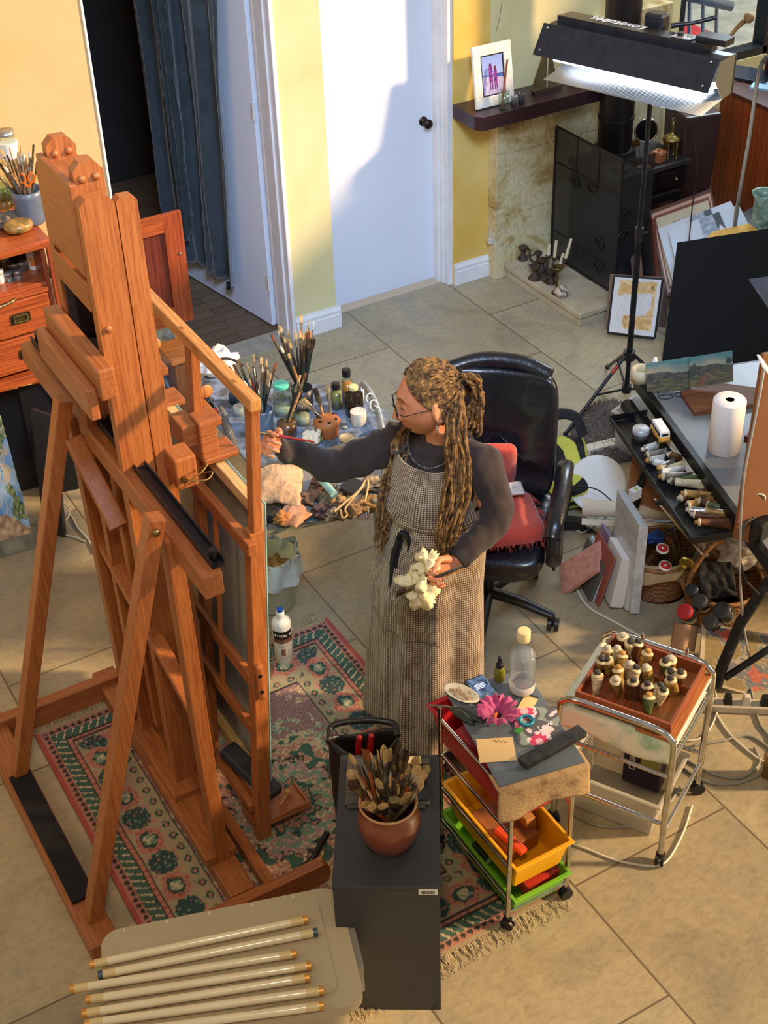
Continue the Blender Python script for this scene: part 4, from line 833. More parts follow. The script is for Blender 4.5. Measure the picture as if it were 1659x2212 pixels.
def headp(th, ph):
    """th: azimuth from the face, ph: latitude; local X forward, Z up"""
    dx, dy, dz = math.cos(ph)*math.cos(th), math.cos(ph)*math.sin(th), math.sin(ph)
    x, y, z = dx*.098, dy*.076, dz*.118
    if z < -.01:
        k = min(1, (-z-.01)/.1); y *= 1-.38*k*k; x = x*(1-.12*k) + .016*k if dx > 0 else x*(1-.45*k)+.02*k
    if dx > 0:
        f_ = dx
        x += f_*(.006*g(y, z, 0, .034, .05, .014) - .012*(g(y, z, .031, .012, .017, .015)+g(y, z, -.031, .012, .017, .015)))
        x += .008*(g(y, z, .031, .008, .012, .008)+g(y, z, -.031, .008, .012, .008))            # lids
        nz_ = 0
        if -.04 < z < .022: t_ = (.022-z)/.062; nz_ = .031*t_**1.1*math.exp(-(y/(.008+.008*t_))**2)
        elif -.056 < z <= -.04: t_ = (z+.056)/.016; nz_ = .031*t_**.7*math.exp(-(y/.015)**2)
        x += nz_ + .004*(g(y, z, .013, -.036, .006, .008)+g(y, z, -.013, -.036, .006, .008))
        x += .009*g(y, z, 0, -.064, .022, .006) + .008*g(y, z, 0, -.077, .019, .006) - .004*g(y, z, 0, -.0705, .024, .0025) - .003*g(y, z, 0, -.088, .02, .006)
        x += .011*g(y, z, 0, -.103, .022, .014) + .005*(g(y, z, .045, -.03, .02, .025)+g(y, z, -.045, -.03, .02, .025))
    return (x, y, z)
bd = MB()
bd.grid(lambda u, w: headp(2*PI*u, -PI/2+PI*w), 120, 110, M=HM)
for s_ in (-1, 1):   # ears
    EM = HM @ TR(-.006, s_*.079, -.008) @ rotm(0, .15, s_*.35)
    bd.tube([(-.012*math.cos(a_)-.004, s_*.006, .0+.031*math.sin(a_)) if math.cos(a_) < .2 else (.010*-math.cos(a_)*-1*.3-.004, s_*.002, .031*math.sin(a_)) for a_ in [2*PI*i/20 for i in range(20)]], .0085, 8, closed=True, M=EM)
    bd.sph((-.002, s_*.002, 0), (.016, .008, .028), 12, M=EM); bd.sph((.002, s_*.003, -.026), (.007, .005, .009), 10, M=EM)
hb_ = HM @ V((-.03, 0, -.085))
bd.tube([hb_, lerp(hb_, nb, .5), nb, nb-V((0, 0, .05))], [.056, .052, .058, .07], 24)
bd.tube([nb-V((0, 0, .03)), chest, lerp(chest, pel, .5), pel, pel-V((0, 0, .08))], [.10, .125, .12, .14, .13], 24)
bd.tube([rsh, nb-V((0, 0, .03)), lsh], [.05, .07, .05], 16)
bd.tube([lsh, lerp(lsh, lel, .5), lel, lerp(lel, lwr, .5), lwr], [.05, .045, .038, .034, .024], 16)
bd.tube([rsh, lerp(rsh, rel, .5), rel, lerp(rel, rwr, .5), rwr], [.05, .045, .038, .034, .024], 16)
for s_, dx in ((1, .0), (-1, .0)):
    hp = pel + tl_*s_*.08 - V((0, 0, .06)); kn_ = V((gf.x, gf.y, .47)) + tl_*s_*.10 + tf*.03; an_ = V((hemc.x, hemc.y, .09)) + tl_*s_*.10
    bd.tube([hp, kn_, an_, an_-V((0, 0, .05))], [.085, .055, .036, .036], 14); bd.tube([an_-V((0, 0, .055))-tf*.03, an_-V((0, 0, .06))+tf*.10, an_-V((0, 0, .065))+tf*.17], [.034, .036, .026], 14, ry=[.8, .7, .6])
def hand(mb, wr, X, Y, Lh, fing, thumb, side):
    """X: along the hand away from the wrist, Y: toward the thumb, palm = -Z side"""
    X = X.normalized(); Z = X.cross(Y).normalized(); Y = Z.cross(X)
    M = Matrix(((X.x, Y.x, Z.x, wr.x), (X.y, Y.y, Z.y, wr.y), (X.z, Y.z, Z.z, wr.z), (0, 0, 0, 1)))
    mb.tube([(-.03, 0, 0), (0, 0, 0), (.02, 0, 0), (.05, .002, 0), (.08, .002, 0), (.09, .0, -.002)], [.024, .025, .031, .039, .040, .034], 16, M=M, ry=[.85, .75, .52, .40, .34, .3])
    tips = []
    for k in range(4):
        y0 = .030-.020*k; ln = (.072, .080, .075, .060)[k]; c_ = fing[k]; p = V((.086-.004*abs(k-1.3), y0, .0)); pts = [V((.05, y0*.8, 0)), p]; a_ = c_[0]; sp = (.10-.07*k)*.6
        for j, fr_ in enumerate((.45, .32, .23)):
            if j: a_ += c_[j]
            p = p + V((math.cos(a_)*math.cos(sp), math.sin(sp), -math.sin(a_)))*ln*fr_; pts.append(p)
        mb.tube(pts, [.0085, .0098, .0088, .0078, .006], 10, M=M)
        for q, r_ in zip(pts[1:], (.0102, .0092, .0080, .0062)): mb.sph(q, r_, 10, M=M)
        tips.append(M @ p)
    t0 = V((.018, .028, -.006)); t1 = t0 + V((.032, .022, -.012)); t2 = t1 + V(thumb[0])*.032; t3 = t2 + V(thumb[1])*.026
    mb.tube([t0-V((.01, .012, 0)), t0, t1, t2, t3], [.013, .015, .0115, .0095, .0068], 10, M=M)
    for q, r_ in zip((t1, t2, t3), (.0118, .0098, .0068)): mb.sph(q, r_, 10, M=M)
    tips.append(M @ t3); return M, tips
Xr = (pX(541, 943, 1.44)-rwr).normalized(); Yr = (V((0, 0, 1))*.8+V((-.2, -.3, 0))); 
RM, rt_ = hand(bd, rwr+Xr*.012, Xr, Yr, .18, [(.35, .7, .4), (.6, .9, .5), (.8, 1.1, .6), (.95, 1.2, .6)], [(.75, -.2, -.55), (.85, -.35, -.2)], 1)
Xl = (pD(938, 1238, 3.62)-lwr).normalized(); Yl = (V((0, 0, 1))*.55 - FH*.1 - RH*.4)
LM, lt_ = hand(bd, lwr+Xl*.01, Xl, Yl, .18, [(.75, 1.0, .6), (.85, 1.1, .6), (.9, 1.2, .6), (1.0, 1.2, .6)], [(.8, -.1, -.55), (.8, -.4, -.4)], -1)
mskin = mat('skin', 'c9855f', .48, c2='b46a48', ns=16, lo=.45, hi=.8, sss=.12, bm=.12, bs=170)
PERS = thing('person', 'woman with long dreadlocks in a checked apron painting at the easel', 'person')
ob = bd.build('body', mskin, PERS); remesh(ob, .0034, 5, .5)
# shoes
for s_ in (1, -1):
    an_ = V((hemc.x, hemc.y, .0)) + tl_*s_*.10; M = frame_axes((an_.x, an_.y, 0), tf, tl_); sh_ = MB()
    sh_.tube([(-.06, 0, .05), (-.04, 0, .055), (.03, 0, .055), (.10, 0, .04), (.17, 0, .032), (.20, 0, .028)], [.03, .043, .044, .047, .044, .024], 18, M=M, ry=[1, 1.05, 1.0, .8, .6, .6]); sh_.build('shoe', mat('grey_leather_shoe', '4a484c', .4, c2='5f5d62', ns=12), PERS)
# sweater
sw = MB()
sw.tube([nb+V((0, 0, .055)), nb+V((0, 0, .01)), nb-V((0, 0, .03))], [.061, .066, .08], 24)
sw.tube([nb-V((0, 0, .025)), lerp(nb, chest, .4), chest, lerp(chest, pel, .5), pel], [.10, .145, .155, .148, .165], 28)
sw.tube([rsh, nb-V((0, 0, .035)), lsh], [.066, .082, .066], 20); sw.sph(rsh, .068, 18); sw.sph(lsh, .070, 18)
sw.tube(cr([lsh, lerp(lsh, lel, .5)+RH*.02, lel, lerp(lel, lwr, .55), lwr+(lel-lwr).normalized()*.005], 6), [lerp(.068, .053, i/12) if i < 12 else lerp(.053, .037, (i-12)/12) for i in range(25)], 20); sw.sph(lel, .054, 18)
sw.tube(cr([rsh, lerp(rsh, rel, .5)-V((0, 0, .012)), rel-V((0, 0, .01)), lerp(rel, rwr, .5), rwr+(rel-rwr).normalized()*.01], 6), [lerp(.070, .058, i/12) if i < 12 else lerp(.058, .034, (i-12)/12) for i in range(25)], 20)
msw = mat('brown_knit', '2a1f1c', .92, c2='3a2d28', ns=14, sheen=.12, bm=.25, bs=260)
o = sw.build('sweater', msw, PERS); remesh(o, .0065, 6)
for v in o.data.vertices:
    p = v.co; aL = V((rel-rsh)).normalized(); t_ = (p-rsh).dot(aL); arm = (p-rsh).length < .75 and (p-nb).dot(-RH) > .07
    if arm: v.co = p + v.normal*(.009*math.sin(t_*85+4*nf(p.x*6, p.y*6, p.z*6))*max(0, .5+nf(p.x*7, p.y*7, p.z*9)))
    else: v.co = p + v.normal*(.008*nf(p.x*16, p.y*16, p.z*9)+.004*nf(p.x*34, p.y*34, p.z*20))
MB().tube([lwr+(lel-lwr).normalized()*.004, lwr+(lel-lwr).normalized()*.02, lwr+(lel-lwr).normalized()*.045], [.040, .043, .036], 20).build('ruffled_cuff', mat('black_cloth', '1c1a1a', .8, bm=.4, bs=120), PERS)
# apron
m, t, b = nt('checked_linen'); uv = t.nodes.new('ShaderNodeTexCoord'); sep = t.nodes.new('ShaderNodeSeparateXYZ'); L(t, uv.outputs['UV'], sep.inputs[0])
def wv(sock, k):
    a_ = t.nodes.new('ShaderNodeMath'); a_.operation = 'MULTIPLY'; a_.inputs[1].default_value = k; L(t, sock, a_.inputs[0]); s_ = t.nodes.new('ShaderNodeMath'); s_.operation = 'SINE'; L(t, a_.outputs[0], s_.inputs[0]); q = t.nodes.new('ShaderNodeMath'); q.operation = 'GREATER_THAN'; q.inputs[1].default_value = 0.05; L(t, s_.outputs[0], q.inputs[0]); return q.outputs[0]
a1, a2 = wv(sep.outputs[0], 2*PI/.0088), wv(sep.outputs[1], 2*PI/.0088); ad = t.nodes.new('ShaderNodeMath'); ad.operation = 'ADD'; L(t, a1, ad.inputs[0]); L(t, a2, ad.inputs[1])
hf = t.nodes.new('ShaderNodeMath'); hf.operation = 'MULTIPLY'; hf.inputs[1].default_value = .5; L(t, ad.outputs[0], hf.inputs[0])
chk = ramp(t, hf.outputs[0], [(0.1, lin('3d2f26')), (.5, lin('8a7660')), (.95, lin('c9b79a'))]); 
stn = ramp(t, nz(t, coord(t), 11, 6, .7), [(.45, (1, 1, 1, 1)), (.68, lin('9a7a56')), (.8, lin('6a4c34'))]); mx = t.nodes.new('ShaderNodeMixRGB'); mx.blend_type = 'MULTIPLY'; mx.inputs[0].default_value = .75; L(t, chk, mx.inputs[1]); L(t, stn, mx.inputs[2]); L(t, mx.outputs[0], b.inputs['Base Color']); b.inputs['Roughness'].default_value = .9; b.inputs['Sheen Weight'].default_value = .2
bump(t, b, nz(t, coord(t), 26, 4), .3, .006); mapr = m
AP = thing('x', None, None); bpy.data.objects.remove(AP)
zw = 1.035
def axis_at(z):
    if z > pel.z: return lerp(pel, chest, (z-pel.z)/(chest.z-pel.z))
    k = (pel.z-z)/(pel.z-.10); return V((lerp(pel.x, hemc.x, k), lerp(pel.y, hemc.y, k), z))
def skirt(u, w):
    z = lerp(zw, .085+.03*math.sin(u*5), w); a_ = lerp(-2.75, 2.75, u); c = axis_at(z); k = w**.75
    f_ = (.004+.013*w)*math.sin(a_*9+2*math.sin(a_*2)+w*1.5)+.012*w*math.sin(a_*4+1)
    rx, ry_ = lerp(.176, .205, k)+f_, lerp(.176, .222, k)+f_
    p = c + tf*(rx*math.cos(a_)) + tl_*(ry_*math.sin(a_)); return (p.x, p.y, z)
APR = MB().grid(skirt, 220, 70, uvf=lambda u, w: (u*1.15, w*.95)).build('apron_skirt', mapr, PERS, solid=.003)
def bib(u, w):
    z = lerp(1.045, 1.265, w); hw = lerp(1.25, .72, w); a_ = lerp(-hw, hw, u); c = axis_at(z); zz = z-.03*w*math.cos((u-.5)*PI)
    r_ = .190+.004*math.sin(a_*8+w*5)-.012*w
    p = c + tf*(r_*math.cos(a_)) + tl_*(r_*math.sin(a_)); return (p.x, p.y, zz)
MB().grid(bib, 70, 30, uvf=lambda u, w: (u*.36, w*.25)).build('apron_bib', mapr, PERS, solid=.0035)
def band(u, w):
    z = lerp(1.025, 1.075, w)+.0; a_ = lerp(-2.6, 2.6, u); c = axis_at(z); p = c + tf*(.187*math.cos(a_)) + tl_*(.187*math.sin(a_)); return (p.x, p.y, z)
MB().grid(band, 90, 4, uvf=lambda u, w: (u*.95+.003, w*.05+.002)).build('apron_waistband', mapr, PERS, solid=.003)
def pocket(u, w):
    z = lerp(.60, .86, w); a_ = lerp(-.30, .62, u); c = axis_at(z); q = skirt(.5+a_/5.5, (zw-z)/(zw-.085)); d = V((q[0]-c.x, q[1]-c.y, 0)).normalized()*.006; return (q[0]+d.x, q[1]+d.y, z)
MB().grid(pocket, 30, 16, uvf=lambda u, w: (u*.2+.004, w*.26)).build('apron_pocket', mapr, PERS, solid=.002)
for s_ in (-1, 1):   # shoulder straps
    u_ = .5+.5*s_*.94; p0 = V(bib(u_, .98)); sh0 = nb + tl_*s_*.085 + tf*.045 + V((0, 0, .0)); top = nb + tl_*s_*.095 - tf*.02 + V((0, 0, .052)); bk = nb + tl_*s_*.07 - tf*.12 - V((0, 0, .03))
    st = cr([p0, lerp(p0, sh0, .5)+tf*.04, sh0+tf*.035+V((0, 0, .012)), top, bk], 6); MB().tube(st, .021, 8, ry=[.12]*len(st)).build('apron_strap', mapr if s_ < 0 else mat('black_cloth', '1c1a1a'), PERS)
# black ribbon bow tied at the waist
mrib = mat('black_ribbon', '141213', .75)
fp0 = V(skirt(.405, .06)) + tf*.012
def rib(pts, w_=.02, name='ribbon_tie'):
    st = cr(pts, 6); return MB().tube(st, w_, 8, ry=[.5]*len(st)).build(name, mrib, PERS)
q = lambda px, py, d: pD(px, py, d)
dR = fp0.dot(FH)-.02
rib([q(858, 1180, dR), q(868, 1150, dR-.02), q(884, 1168, dR-.03), q(880, 1200, dR-.02), q(862, 1212, dR), q(858, 1190, dR)], .015)
rib([q(862, 1165, dR-.01), q(850, 1200, dR-.01), q(846, 1250, dR-.02), q(842, 1285, dR-.02)], .02)
rib([q(866, 1162, dR-.01), q(856, 1210, dR-.015), q(852, 1260, dR-.03), q(838, 1290, dR-.03)], .016)
# ---------------------------------------------------------------- hair
mhair = mat('brown_dreadlocks', '4a2f1b', .8, c2='b08448', ns=55, lo=.38, hi=.68, bm=.9, bs=260)  # paler tone lightened to stand in for sunlit highlights
def hp_(th, ph, k=1.0): x, y, z = headp(th, ph); return HM @ V((x*k, y*k, z*k))
cap_ = MB()
def capf(u, w):
    th = -PI+2*PI*u; ph0 = lerp(1.0, -.62, min(1, abs(th)/2.1)**1.5); ph = lerp(ph0, PI/2, w); p = V(headp(th, ph)); k = 1.05+.015*math.sin(th*40)+.02*nf(u*30, w*12); return HM @ (p*k)
cap_.grid(capf, 140, 40).build('hair_cap', mhair, PERS, solid=.006)
def dread(mb, pts, r0, r1, seed):
    st = cr(pts, 10); n = len(st); rnd_ = random.Random(seed); off = rnd_.uniform(0, 50)
    P_ = []; R_ = []
    for i, p in enumerate(st):
        k = i/(n-1); P_.append(p + V((nf(k*9, off), nf(k*9, off, 5), nf(k*9, off, 9)))*.013*min(1, k*4)); R_.append(lerp(r0, r1, k)*(1+.45*nf(k*60, off, 2)))
    mb.tube(P_, [r_*random.Random(seed*7+3).uniform(.75, 1.1) for r_ in R_], 7)
pony = HM @ V((-.108, .0, .045)); rnd = random.Random(3)
hb2 = MB()
for i in range(46):   # braids drawn back over the scalp
    th = lerp(-2.2, 2.2, i/45); ph0 = lerp(1.0, -.40, min(1, abs(th)/2.0)**1.5); a_ = V(headp(th, ph0)); b3 = V((-.104, 0, .045)); pts = []
    for j in range(8):
        k = j/7; d = a_.lerp(b3, k); dn = V((d.x/.098, d.y/.076, d.z/.118)).normalized(); s_ = V((dn.x*.098, dn.y*.076, dn.z*.118)); w_ = math.sin(k*PI); r_ = lerp(a_.length/ max(s_.length, 1e-6), 1.06, min(1, k*3)); pts.append(HM @ (s_*(r_+.05*w_)))
    dread(hb2, pts, .0048, .0058, i)
for i in range(14):
    th = rnd.uniform(-1.2, 1.2); k0 = rnd.uniform(.9, 1.35); a_ = V(headp(th, k0)); pts = []
    for j in range(6):
        k = j/5; d = a_.lerp(V((-.104, 0, .05)), k); dn = V((d.x/.098, d.y/.076, d.z/.118)).normalized(); pts.append(HM @ (V((dn.x*.098, dn.y*.076, dn.z*.118))*1.09))
    dread(hb2, pts, .005, .006, i+70)
hb2.build('scalp_braids', mhair, PERS)['kind'] = 'stuff'
fb2 = MB()
for i in range(30):   # bundle hanging over her left shoulder in front
    f_ = i/29; x0 = lerp(-24, 22, f_); z_ = rnd.uniform(0, 1); dd = rnd.uniform(-.05, .012); e = rnd.uniform(-30, 10)
    dread(fb2, [pony+V((0, 0, rnd.uniform(-.02, .02))), pD(988+x0*.6, 880, 3.90+dd), pD(985+x0, 940, 3.845+dd), pD(990+x0*1.2, 1020, 3.80+dd), pD(980+x0*1.2, 1100, 3.76+dd), pD(966+x0*.9, 1160+e, 3.74+dd), pD(960+x0*.6, 1196+e, 3.735+dd)], .0056, .0040, i+100)
fb2.build('front_dreadlocks', mhair, PERS)['kind'] = 'stuff'
rb2 = MB()
for i in range(20):   # bundle over her right side
    f_ = i/19; x0 = lerp(-20, 18, f_); dd = rnd.uniform(-.02, .02); e = rnd.uniform(-40, 12)
    dread(rb2, [HM @ V((-.06, -.05, -.05)), pD(880+x0*.6, 925, 4.03+dd), pD(864+x0, 985, 3.965+dd), pD(846+x0*1.2, 1050, 3.93+dd), pD(836+x0*1.1, 1110, 3.90+dd), pD(830+x0*.9, 1165+e, 3.885+dd), pD(826+x0*.8, 1188+e, 3.88+dd)], .0062, .004, i+200)
rb2.build('right_dreadlocks', mhair, PERS)['kind'] = 'stuff'
bb2 = MB()
for i in range(40):   # looped bun and tail behind the head
    a_ = rnd.uniform(-1.6, 1.2); b4 = rnd.uniform(-1.6, 1.6); dd = rnd.uniform(-.05, .05)
    dread(bb2, [pony, pD(1012+10*a_, 822+8*b4, 3.95+dd), pD(1034+7*a_, 850+10*b4, 3.95+dd), pD(1030+9*a_, 890+14*b4, 3.96+dd), pD(1022+12*a_, 925+14*b4, 3.97+dd)], .006, .005, i+300)
for i in range(5): 
    a_ = rnd.uniform(-1, 1); dread(bb2, [pony, pD(1018+6*a_, 812, 3.97), pD(1034, 818+6*a_, 3.97), pD(1036, 842+6*a_, 3.95), pD(1018, 850, 3.94)], .0058, .005, i+350)
bb2.build('hair_bun', mhair, PERS)['kind'] = 'stuff'
MB().tube([pony + hY*(.03*math.cos(2*PI*i/16)) + hZ*(.03*math.sin(2*PI*i/16)) for i in range(16)], .006, 8, closed=True).build('hair_tie', mrib, PERS)
# wisps
wp = MB()
for i in range(90):
    th = rnd.uniform(-2.6, 2.6); ph = rnd.uniform(.6, 1.4); p = hp_(th, ph, 1.06); n_ = (p-HM.translation).normalized(); e = V((rnd.uniform(-1, 1), rnd.uniform(-1, 1), rnd.uniform(-.3, 1)))*.012
    wp.tube([p, p+n_*.010+e*.4, p+n_*.018+e], [.0005, .0004, .0002], 3, cap=False)
wp.build('flyaway_hair', mat('pale_hair', 'b89468', .7), PERS)['kind'] = 'stuff'
mbrw = mat('brow_hair', '5a3a24', .8); mlip = mat('lips', 'a8584a', .45)
def facearc(name, m_, z_, t0, t1, r, k=1.0, arch=0.0, lift=.001):
    pts = []
    for i in range(9):
        u = i/8; th = lerp(t0, t1, u); zz = z_+arch*math.sin(PI*u); ph = math.asin(max(-1, min(1, zz/.118))); q = V(headp(th, ph)); pts.append(HM @ (q+q.normalized()*lift))
    return MB().tube(pts, [r*(.35+.65*math.sin(PI*(.08+.84*i/8))) for i in range(9)], 8).build(name, m_, PERS)
for s_ in (-1, 1): facearc('eyebrow', mbrw, .030, s_*.14, s_*.58, .0022, arch=.006); facearc('lashes', mbrw, .002, s_*.20, s_*.48, .0012)
facearc('upper_lip', mlip, -.0655, -.24, .24, .0036, lift=.0004); facearc('lower_lip', mlip, -.0755, -.2, .2, .0040, lift=.0002)
# glasses, earring, necklaces
mgl = mat('dark_wire', '2a2522', .35, .6); GL = MB()
for s_ in (-1, 1):
    pts = [HM @ V((.105-.012*abs(math.cos(2*PI*i/28)*.9)*0+.004, s_*.033+.024*math.cos(2*PI*i/28), -.002+.021*math.sin(2*PI*i/28))) for i in range(28)]; GL.tube(pts, .0016, 8, closed=True)
    GL.tube([HM @ V(p) for p in ((.109, s_*.057, .004), (.09, s_*.079, .004), (.0, s_*.083, .012), (-.016, s_*.082, .006))], .0015, 8)
GL.tube([HM @ V(p) for p in ((.110, -.009, .002), (.118, 0, .007), (.110, .009, .002))], .0014, 8)
GLo = GL.build('spectacles', mgl, PERS)
for s_ in (-1, 1): MB().lathe([(0, 0), (.0225, 0), (.0225, .0008), (0, .0008)], 24, HM @ Matrix.Translation((.108, s_*.033, -.002)) @ rotm(0, PI/2)).build('lens', fast_glass('lens_glass', 'dcdedb', .03, .0), GLo)
ea = HM @ V((-.004, .083, -.036)); er = MB(); er.tube([ea, ea-V((0, 0, .012))], .001, 6); er.sph(ea-V((0, 0, .017)), .0036, 10); er.lathe([(0, -.012), (.0048, -.008), (.0042, 0), (0, .004)], 10, Matrix.Translation(ea-V((0, 0, .024)))); er.build('earring', mat('silver_drop', 'd8d4d0', .15, .9), PERS)
for rr, dz, dp_ in ((.100, .02, .07), (.112, -.005, .095)):
    nk = MB(); 
    for i in range(60):
        a_ = lerp(-2.4, 2.4, i/59); p = nb + tf*(rr*math.cos(a_)+.01) + tl_*(rr*math.sin(a_)) + V((0, 0, dz-dp_*max(0, math.cos(a_))**2*.75)); nk.sph(p, .0032 if i % 3 else .0042, 6)
    nk.build('bead_necklace', mat('grey_green_beads', '5d6358', .4, c2='8f9488', ns=90), PERS)
# right hand brush, left hand rag and brushes
bt = (rt_[0]+rt_[4])/2; d_ = V((-.75, .35, .25)).normalized()
o = put_brush(bt-d_*.12, d_, 'thin red-handled brush held in the painting hand near the canvas', None, 'round', 'red', 'dark', .15, .007)
lc = LM @ V((.085, .0, -.03)); 
for k, (e, dv, hm) in enumerate((((0, 0, 0), (-.86, .42, .06), 'wood'), ((.0, -.01, .012), (-.80, .50, .10), 'black'), ((.0, .01, -.006), (-.90, .38, -.02), 'dirty'))):
    d_ = (RH*-.97 - V((0, 0, 1))*(.26+.08*k) - FH*.15).normalized(); put_brush(lc+V(e)-d_*.10, d_, f'{HN[hm]} brush held with the rag in the lowered hand', None, 'flat' if k else 'round', hm, 'dark', .17, .010)
mrag = mat('cream_rag', 'e2d2a6', .95, c2='c9a868', ns=16, lo=.5, hi=.75, bm=.5, bs=60)
def crumple(name, c, r, seed, m_, lab, cat, nn=40, amp=.5, M=None, parent=None):
    mb = MB(); n = nn; vs = []
    def f(u, w):
        th, ph = 2*PI*u, -PI/2+PI*w; d = V((math.cos(ph)*math.cos(th), math.cos(ph)*math.sin(th), math.sin(ph))); k = 1+amp*(nf(d.x*1.8+seed, d.y*1.8, d.z*1.8)*1.2+.45*abs(nf(d.x*5, d.y*5+seed, d.z*5))-.12+.25*abs(nf(d.x*11, d.y*11+seed, d.z*11)))
        return (c[0]+d.x*r[0]*k, c[1]+d.y*r[1]*k, c[2]+d.z*r[2]*k)
    mb.grid(f, n, n//2); o = mb.build(name, m_, parent, M=M)
    if not parent: tag(o, lab, cat)
    return o
r1 = pD(905, 1270, 3.60); crumple('paint_rag', r1, (.055, .05, .045), 3, mrag, 'crumpled cream rag held with brushes in the lowered hand', 'rag', 64, .9)
r2 = pD(925, 1213, 3.63); crumple('paint_rag', r2, (.035, .03, .04), 9, mrag, 'upper end of cream rag poking above the lowered hand', 'rag', 56, .9)
# ================================================================ OFFICE CHAIR
ml = mat('black_leather', '121216', .34, c2='1c1c22', ns=10, coat=.25, bm=.35, bs=26)
mchb = mat('black_chair_plastic', '141416', .4, c2='2a2420', ns=16)
ctr = pz(1105, 1290, .05); seatc = pD(1118, 1150, 4.18)
sc_ = V((pD(1054, 1150, 4.58).x, pD(1054, 1150, 4.58).y, 0)); 
cf = (-FH*.97 - RH*.22).normalized(); CHM = Matrix(((-cf.y*-1, cf.x*-1, 0, sc_.x), (0, 0, 0, 0), (0, 0, 1, 0), (0, 0, 0, 1)))
cy_ = cf; cx_ = V((-cf.y, cf.x, 0))*-1   # local y = facing direction, local x = chair's right-hand... (viewer left is +x)
cx_ = V((cf.y, -cf.x, 0)); CHM = Matrix(((cx_.x, cf.x, 0, sc_.x), (cx_.y, cf.y, 0, sc_.y), (0, 0, 1, 0), (0, 0, 0, 1)))
CH = thing('office_chair', 'worn black leather office chair on casters behind the woman', 'chair', CHM)
def cushion(name, w, d, h, z0, m_, par, curve=.02, M=None, n=28, edge=.45, front=0):
    def f(u, v):
        th, ph = 2*PI*u, -PI/2+PI*v; e = .32; sg = lambda a, k: math.copysign(abs(a)**k, a)
        x = sg(math.cos(ph), edge)*sg(math.cos(th), e)*w/2; y = sg(math.cos(ph), edge)*sg(math.sin(th), e)*d/2; z = sg(math.sin(ph), edge)*h/2
        z += curve*((x/(w/2))**2) - front*max(0, y/(d/2))**3 + .004*nf(x*16, y*16, z*10)+.0025*math.sin(y*55)*max(0, z)/h
        return (x, y, z0+z)
    return MB().grid(f, n*2, n).build(name, m_, par, M=M)
cushion('seat', .50, .50, .12, .42, ml, CH, .02, front=.03)
# backrest: tall padded, local: stands at y=-.24, leaning back
def back(u, v):
    th, ph = 2*PI*u, -PI/2+PI*v; e = .25; sg = lambda a, k: math.copysign(abs(a)**k, a)
    x = sg(math.cos(ph), .4)*sg(math.cos(th), e)*.245; z = sg(math.cos(ph), .4)*sg(math.sin(th), e)*.27; y = sg(math.sin(ph), .5)*.045
    x *= 1-.07*abs(z/.31)**3; y += .012*math.sin((z+.31)*34)*(1 if z < -.08 else .25)*(1 if y > 0 else 0)+.06*(x/.25)**2
    return (x, y, z)
MB().grid(back, 72, 36).build('backrest', ml, CH, M=Matrix.Translation((0, -.265, .745)) @ rotm(.13))
MB().tube(cr([(-.2, .04, .285), (-.1, .012, .315), (0, .004, .322), (.1, .012, .315), (.2, .04, .285)]), .034, 14).build('headrest_roll', ml, CH, M=Matrix.Translation((0, -.272, .715)) @ rotm(.13))
for s_ in (-1, 1):
    am = MB(); am.tube(cr([(s_*.285, -.22, .62), (s_*.29, -.1, .665), (s_*.29, .08, .67), (s_*.285, .2, .645), (s_*.28, .25, .60)]), .034, 14, ry=[.75]*40); am.build('armrest', ml, CH)
    ap = MB(); ap.tube(cr([(s_*.285, -.2, .61), (s_*.29, -.22, .50), (s_*.28, -.15, .42)]), .022, 10, ry=[.7]*20); ap.tube(cr([(s_*.285, .2, .63), (s_*.29, .24, .50), (s_*.28, .14, .40)]), .026, 10, ry=[.7]*20)
    ap.grid(lambda u, w: (s_*.289, lerp(-.2, .22, u), lerp(.42, .63, w)), 10, 6); ap.build('arm_panel', ml, CH, solid=.012)
MB().cyl((0, 0, .08), (0, 0, .40), .028, n=18).build('gas_column', mchb, CH); MB().box((0, 0, .385), (.2, .26, .03)).build('seat_plate', mchb, CH, bev=.006)
for i in range(5):
    a_ = math.radians(72*i+20); e = V((math.cos(a_)*.30, math.sin(a_)*.30, .075))
    l = MB().tube([(e.x*.08, e.y*.08, .10), (e.x*.5, e.y*.5, .095), (e.x*.9, e.y*.9, .075), (e.x, e.y, .07)], [.03, .027, .022, .018], 10, ry=[.7]*4).build('base_leg', mchb, CH)
    MB().cyl((e.x-.024, e.y, .027), (e.x-.006, e.y, .027), .027, n=20).cyl((e.x+.006, e.y, .027), (e.x+.024, e.y, .027), .027, n=20).cyl((e.x, e.y, .02), (e.x, e.y, .07), .008).build('caster', mchb, l)
# red cushion on the seat with fringe
mrd = mat('red_cushion_cotton', 'b0382a', .9, c2='c4503c', ns=10, sheen=.3, bm=.4, bs=70)
cpos = CHM @ V((-.03, -.02, .52)); RC = thing('red_cushion', 'faded red cushion with frayed fringe on the black chair seat', 'cushion', CHM @ TR(-.03, .06, .525, .35, .10))
cushion('cushion_body', .36, .36, .09, 0, mrd, RC, .0, edge=.6)
fg = MB(); rnd = random.Random(21)
for i in range(260):
    t_ = rnd.uniform(0, 4); s_, k = int(t_), t_-int(t_); x, y = [(lerp(-.17, .17, k), -.17), (.17, lerp(-.17, .17, k)), (lerp(.17, -.17, k), .17), (-.17, lerp(.17, -.17, k))][s_]; n_ = [(0, -1), (1, 0), (0, 1), (-1, 0)][s_]; l = rnd.uniform(.02, .045); j = rnd.uniform(-.015, .015)
    fg.tube([(x, y, 0), (x+n_[0]*l*.6+j*.5, y+n_[1]*l*.6+j*.5, -.004), (x+n_[0]*l+j, y+n_[1]*l-j, -.022)], [.0018, .0014, .0006], 4, cap=False)
fg.build('fringe', mrd, RC)['kind'] = 'stuff'
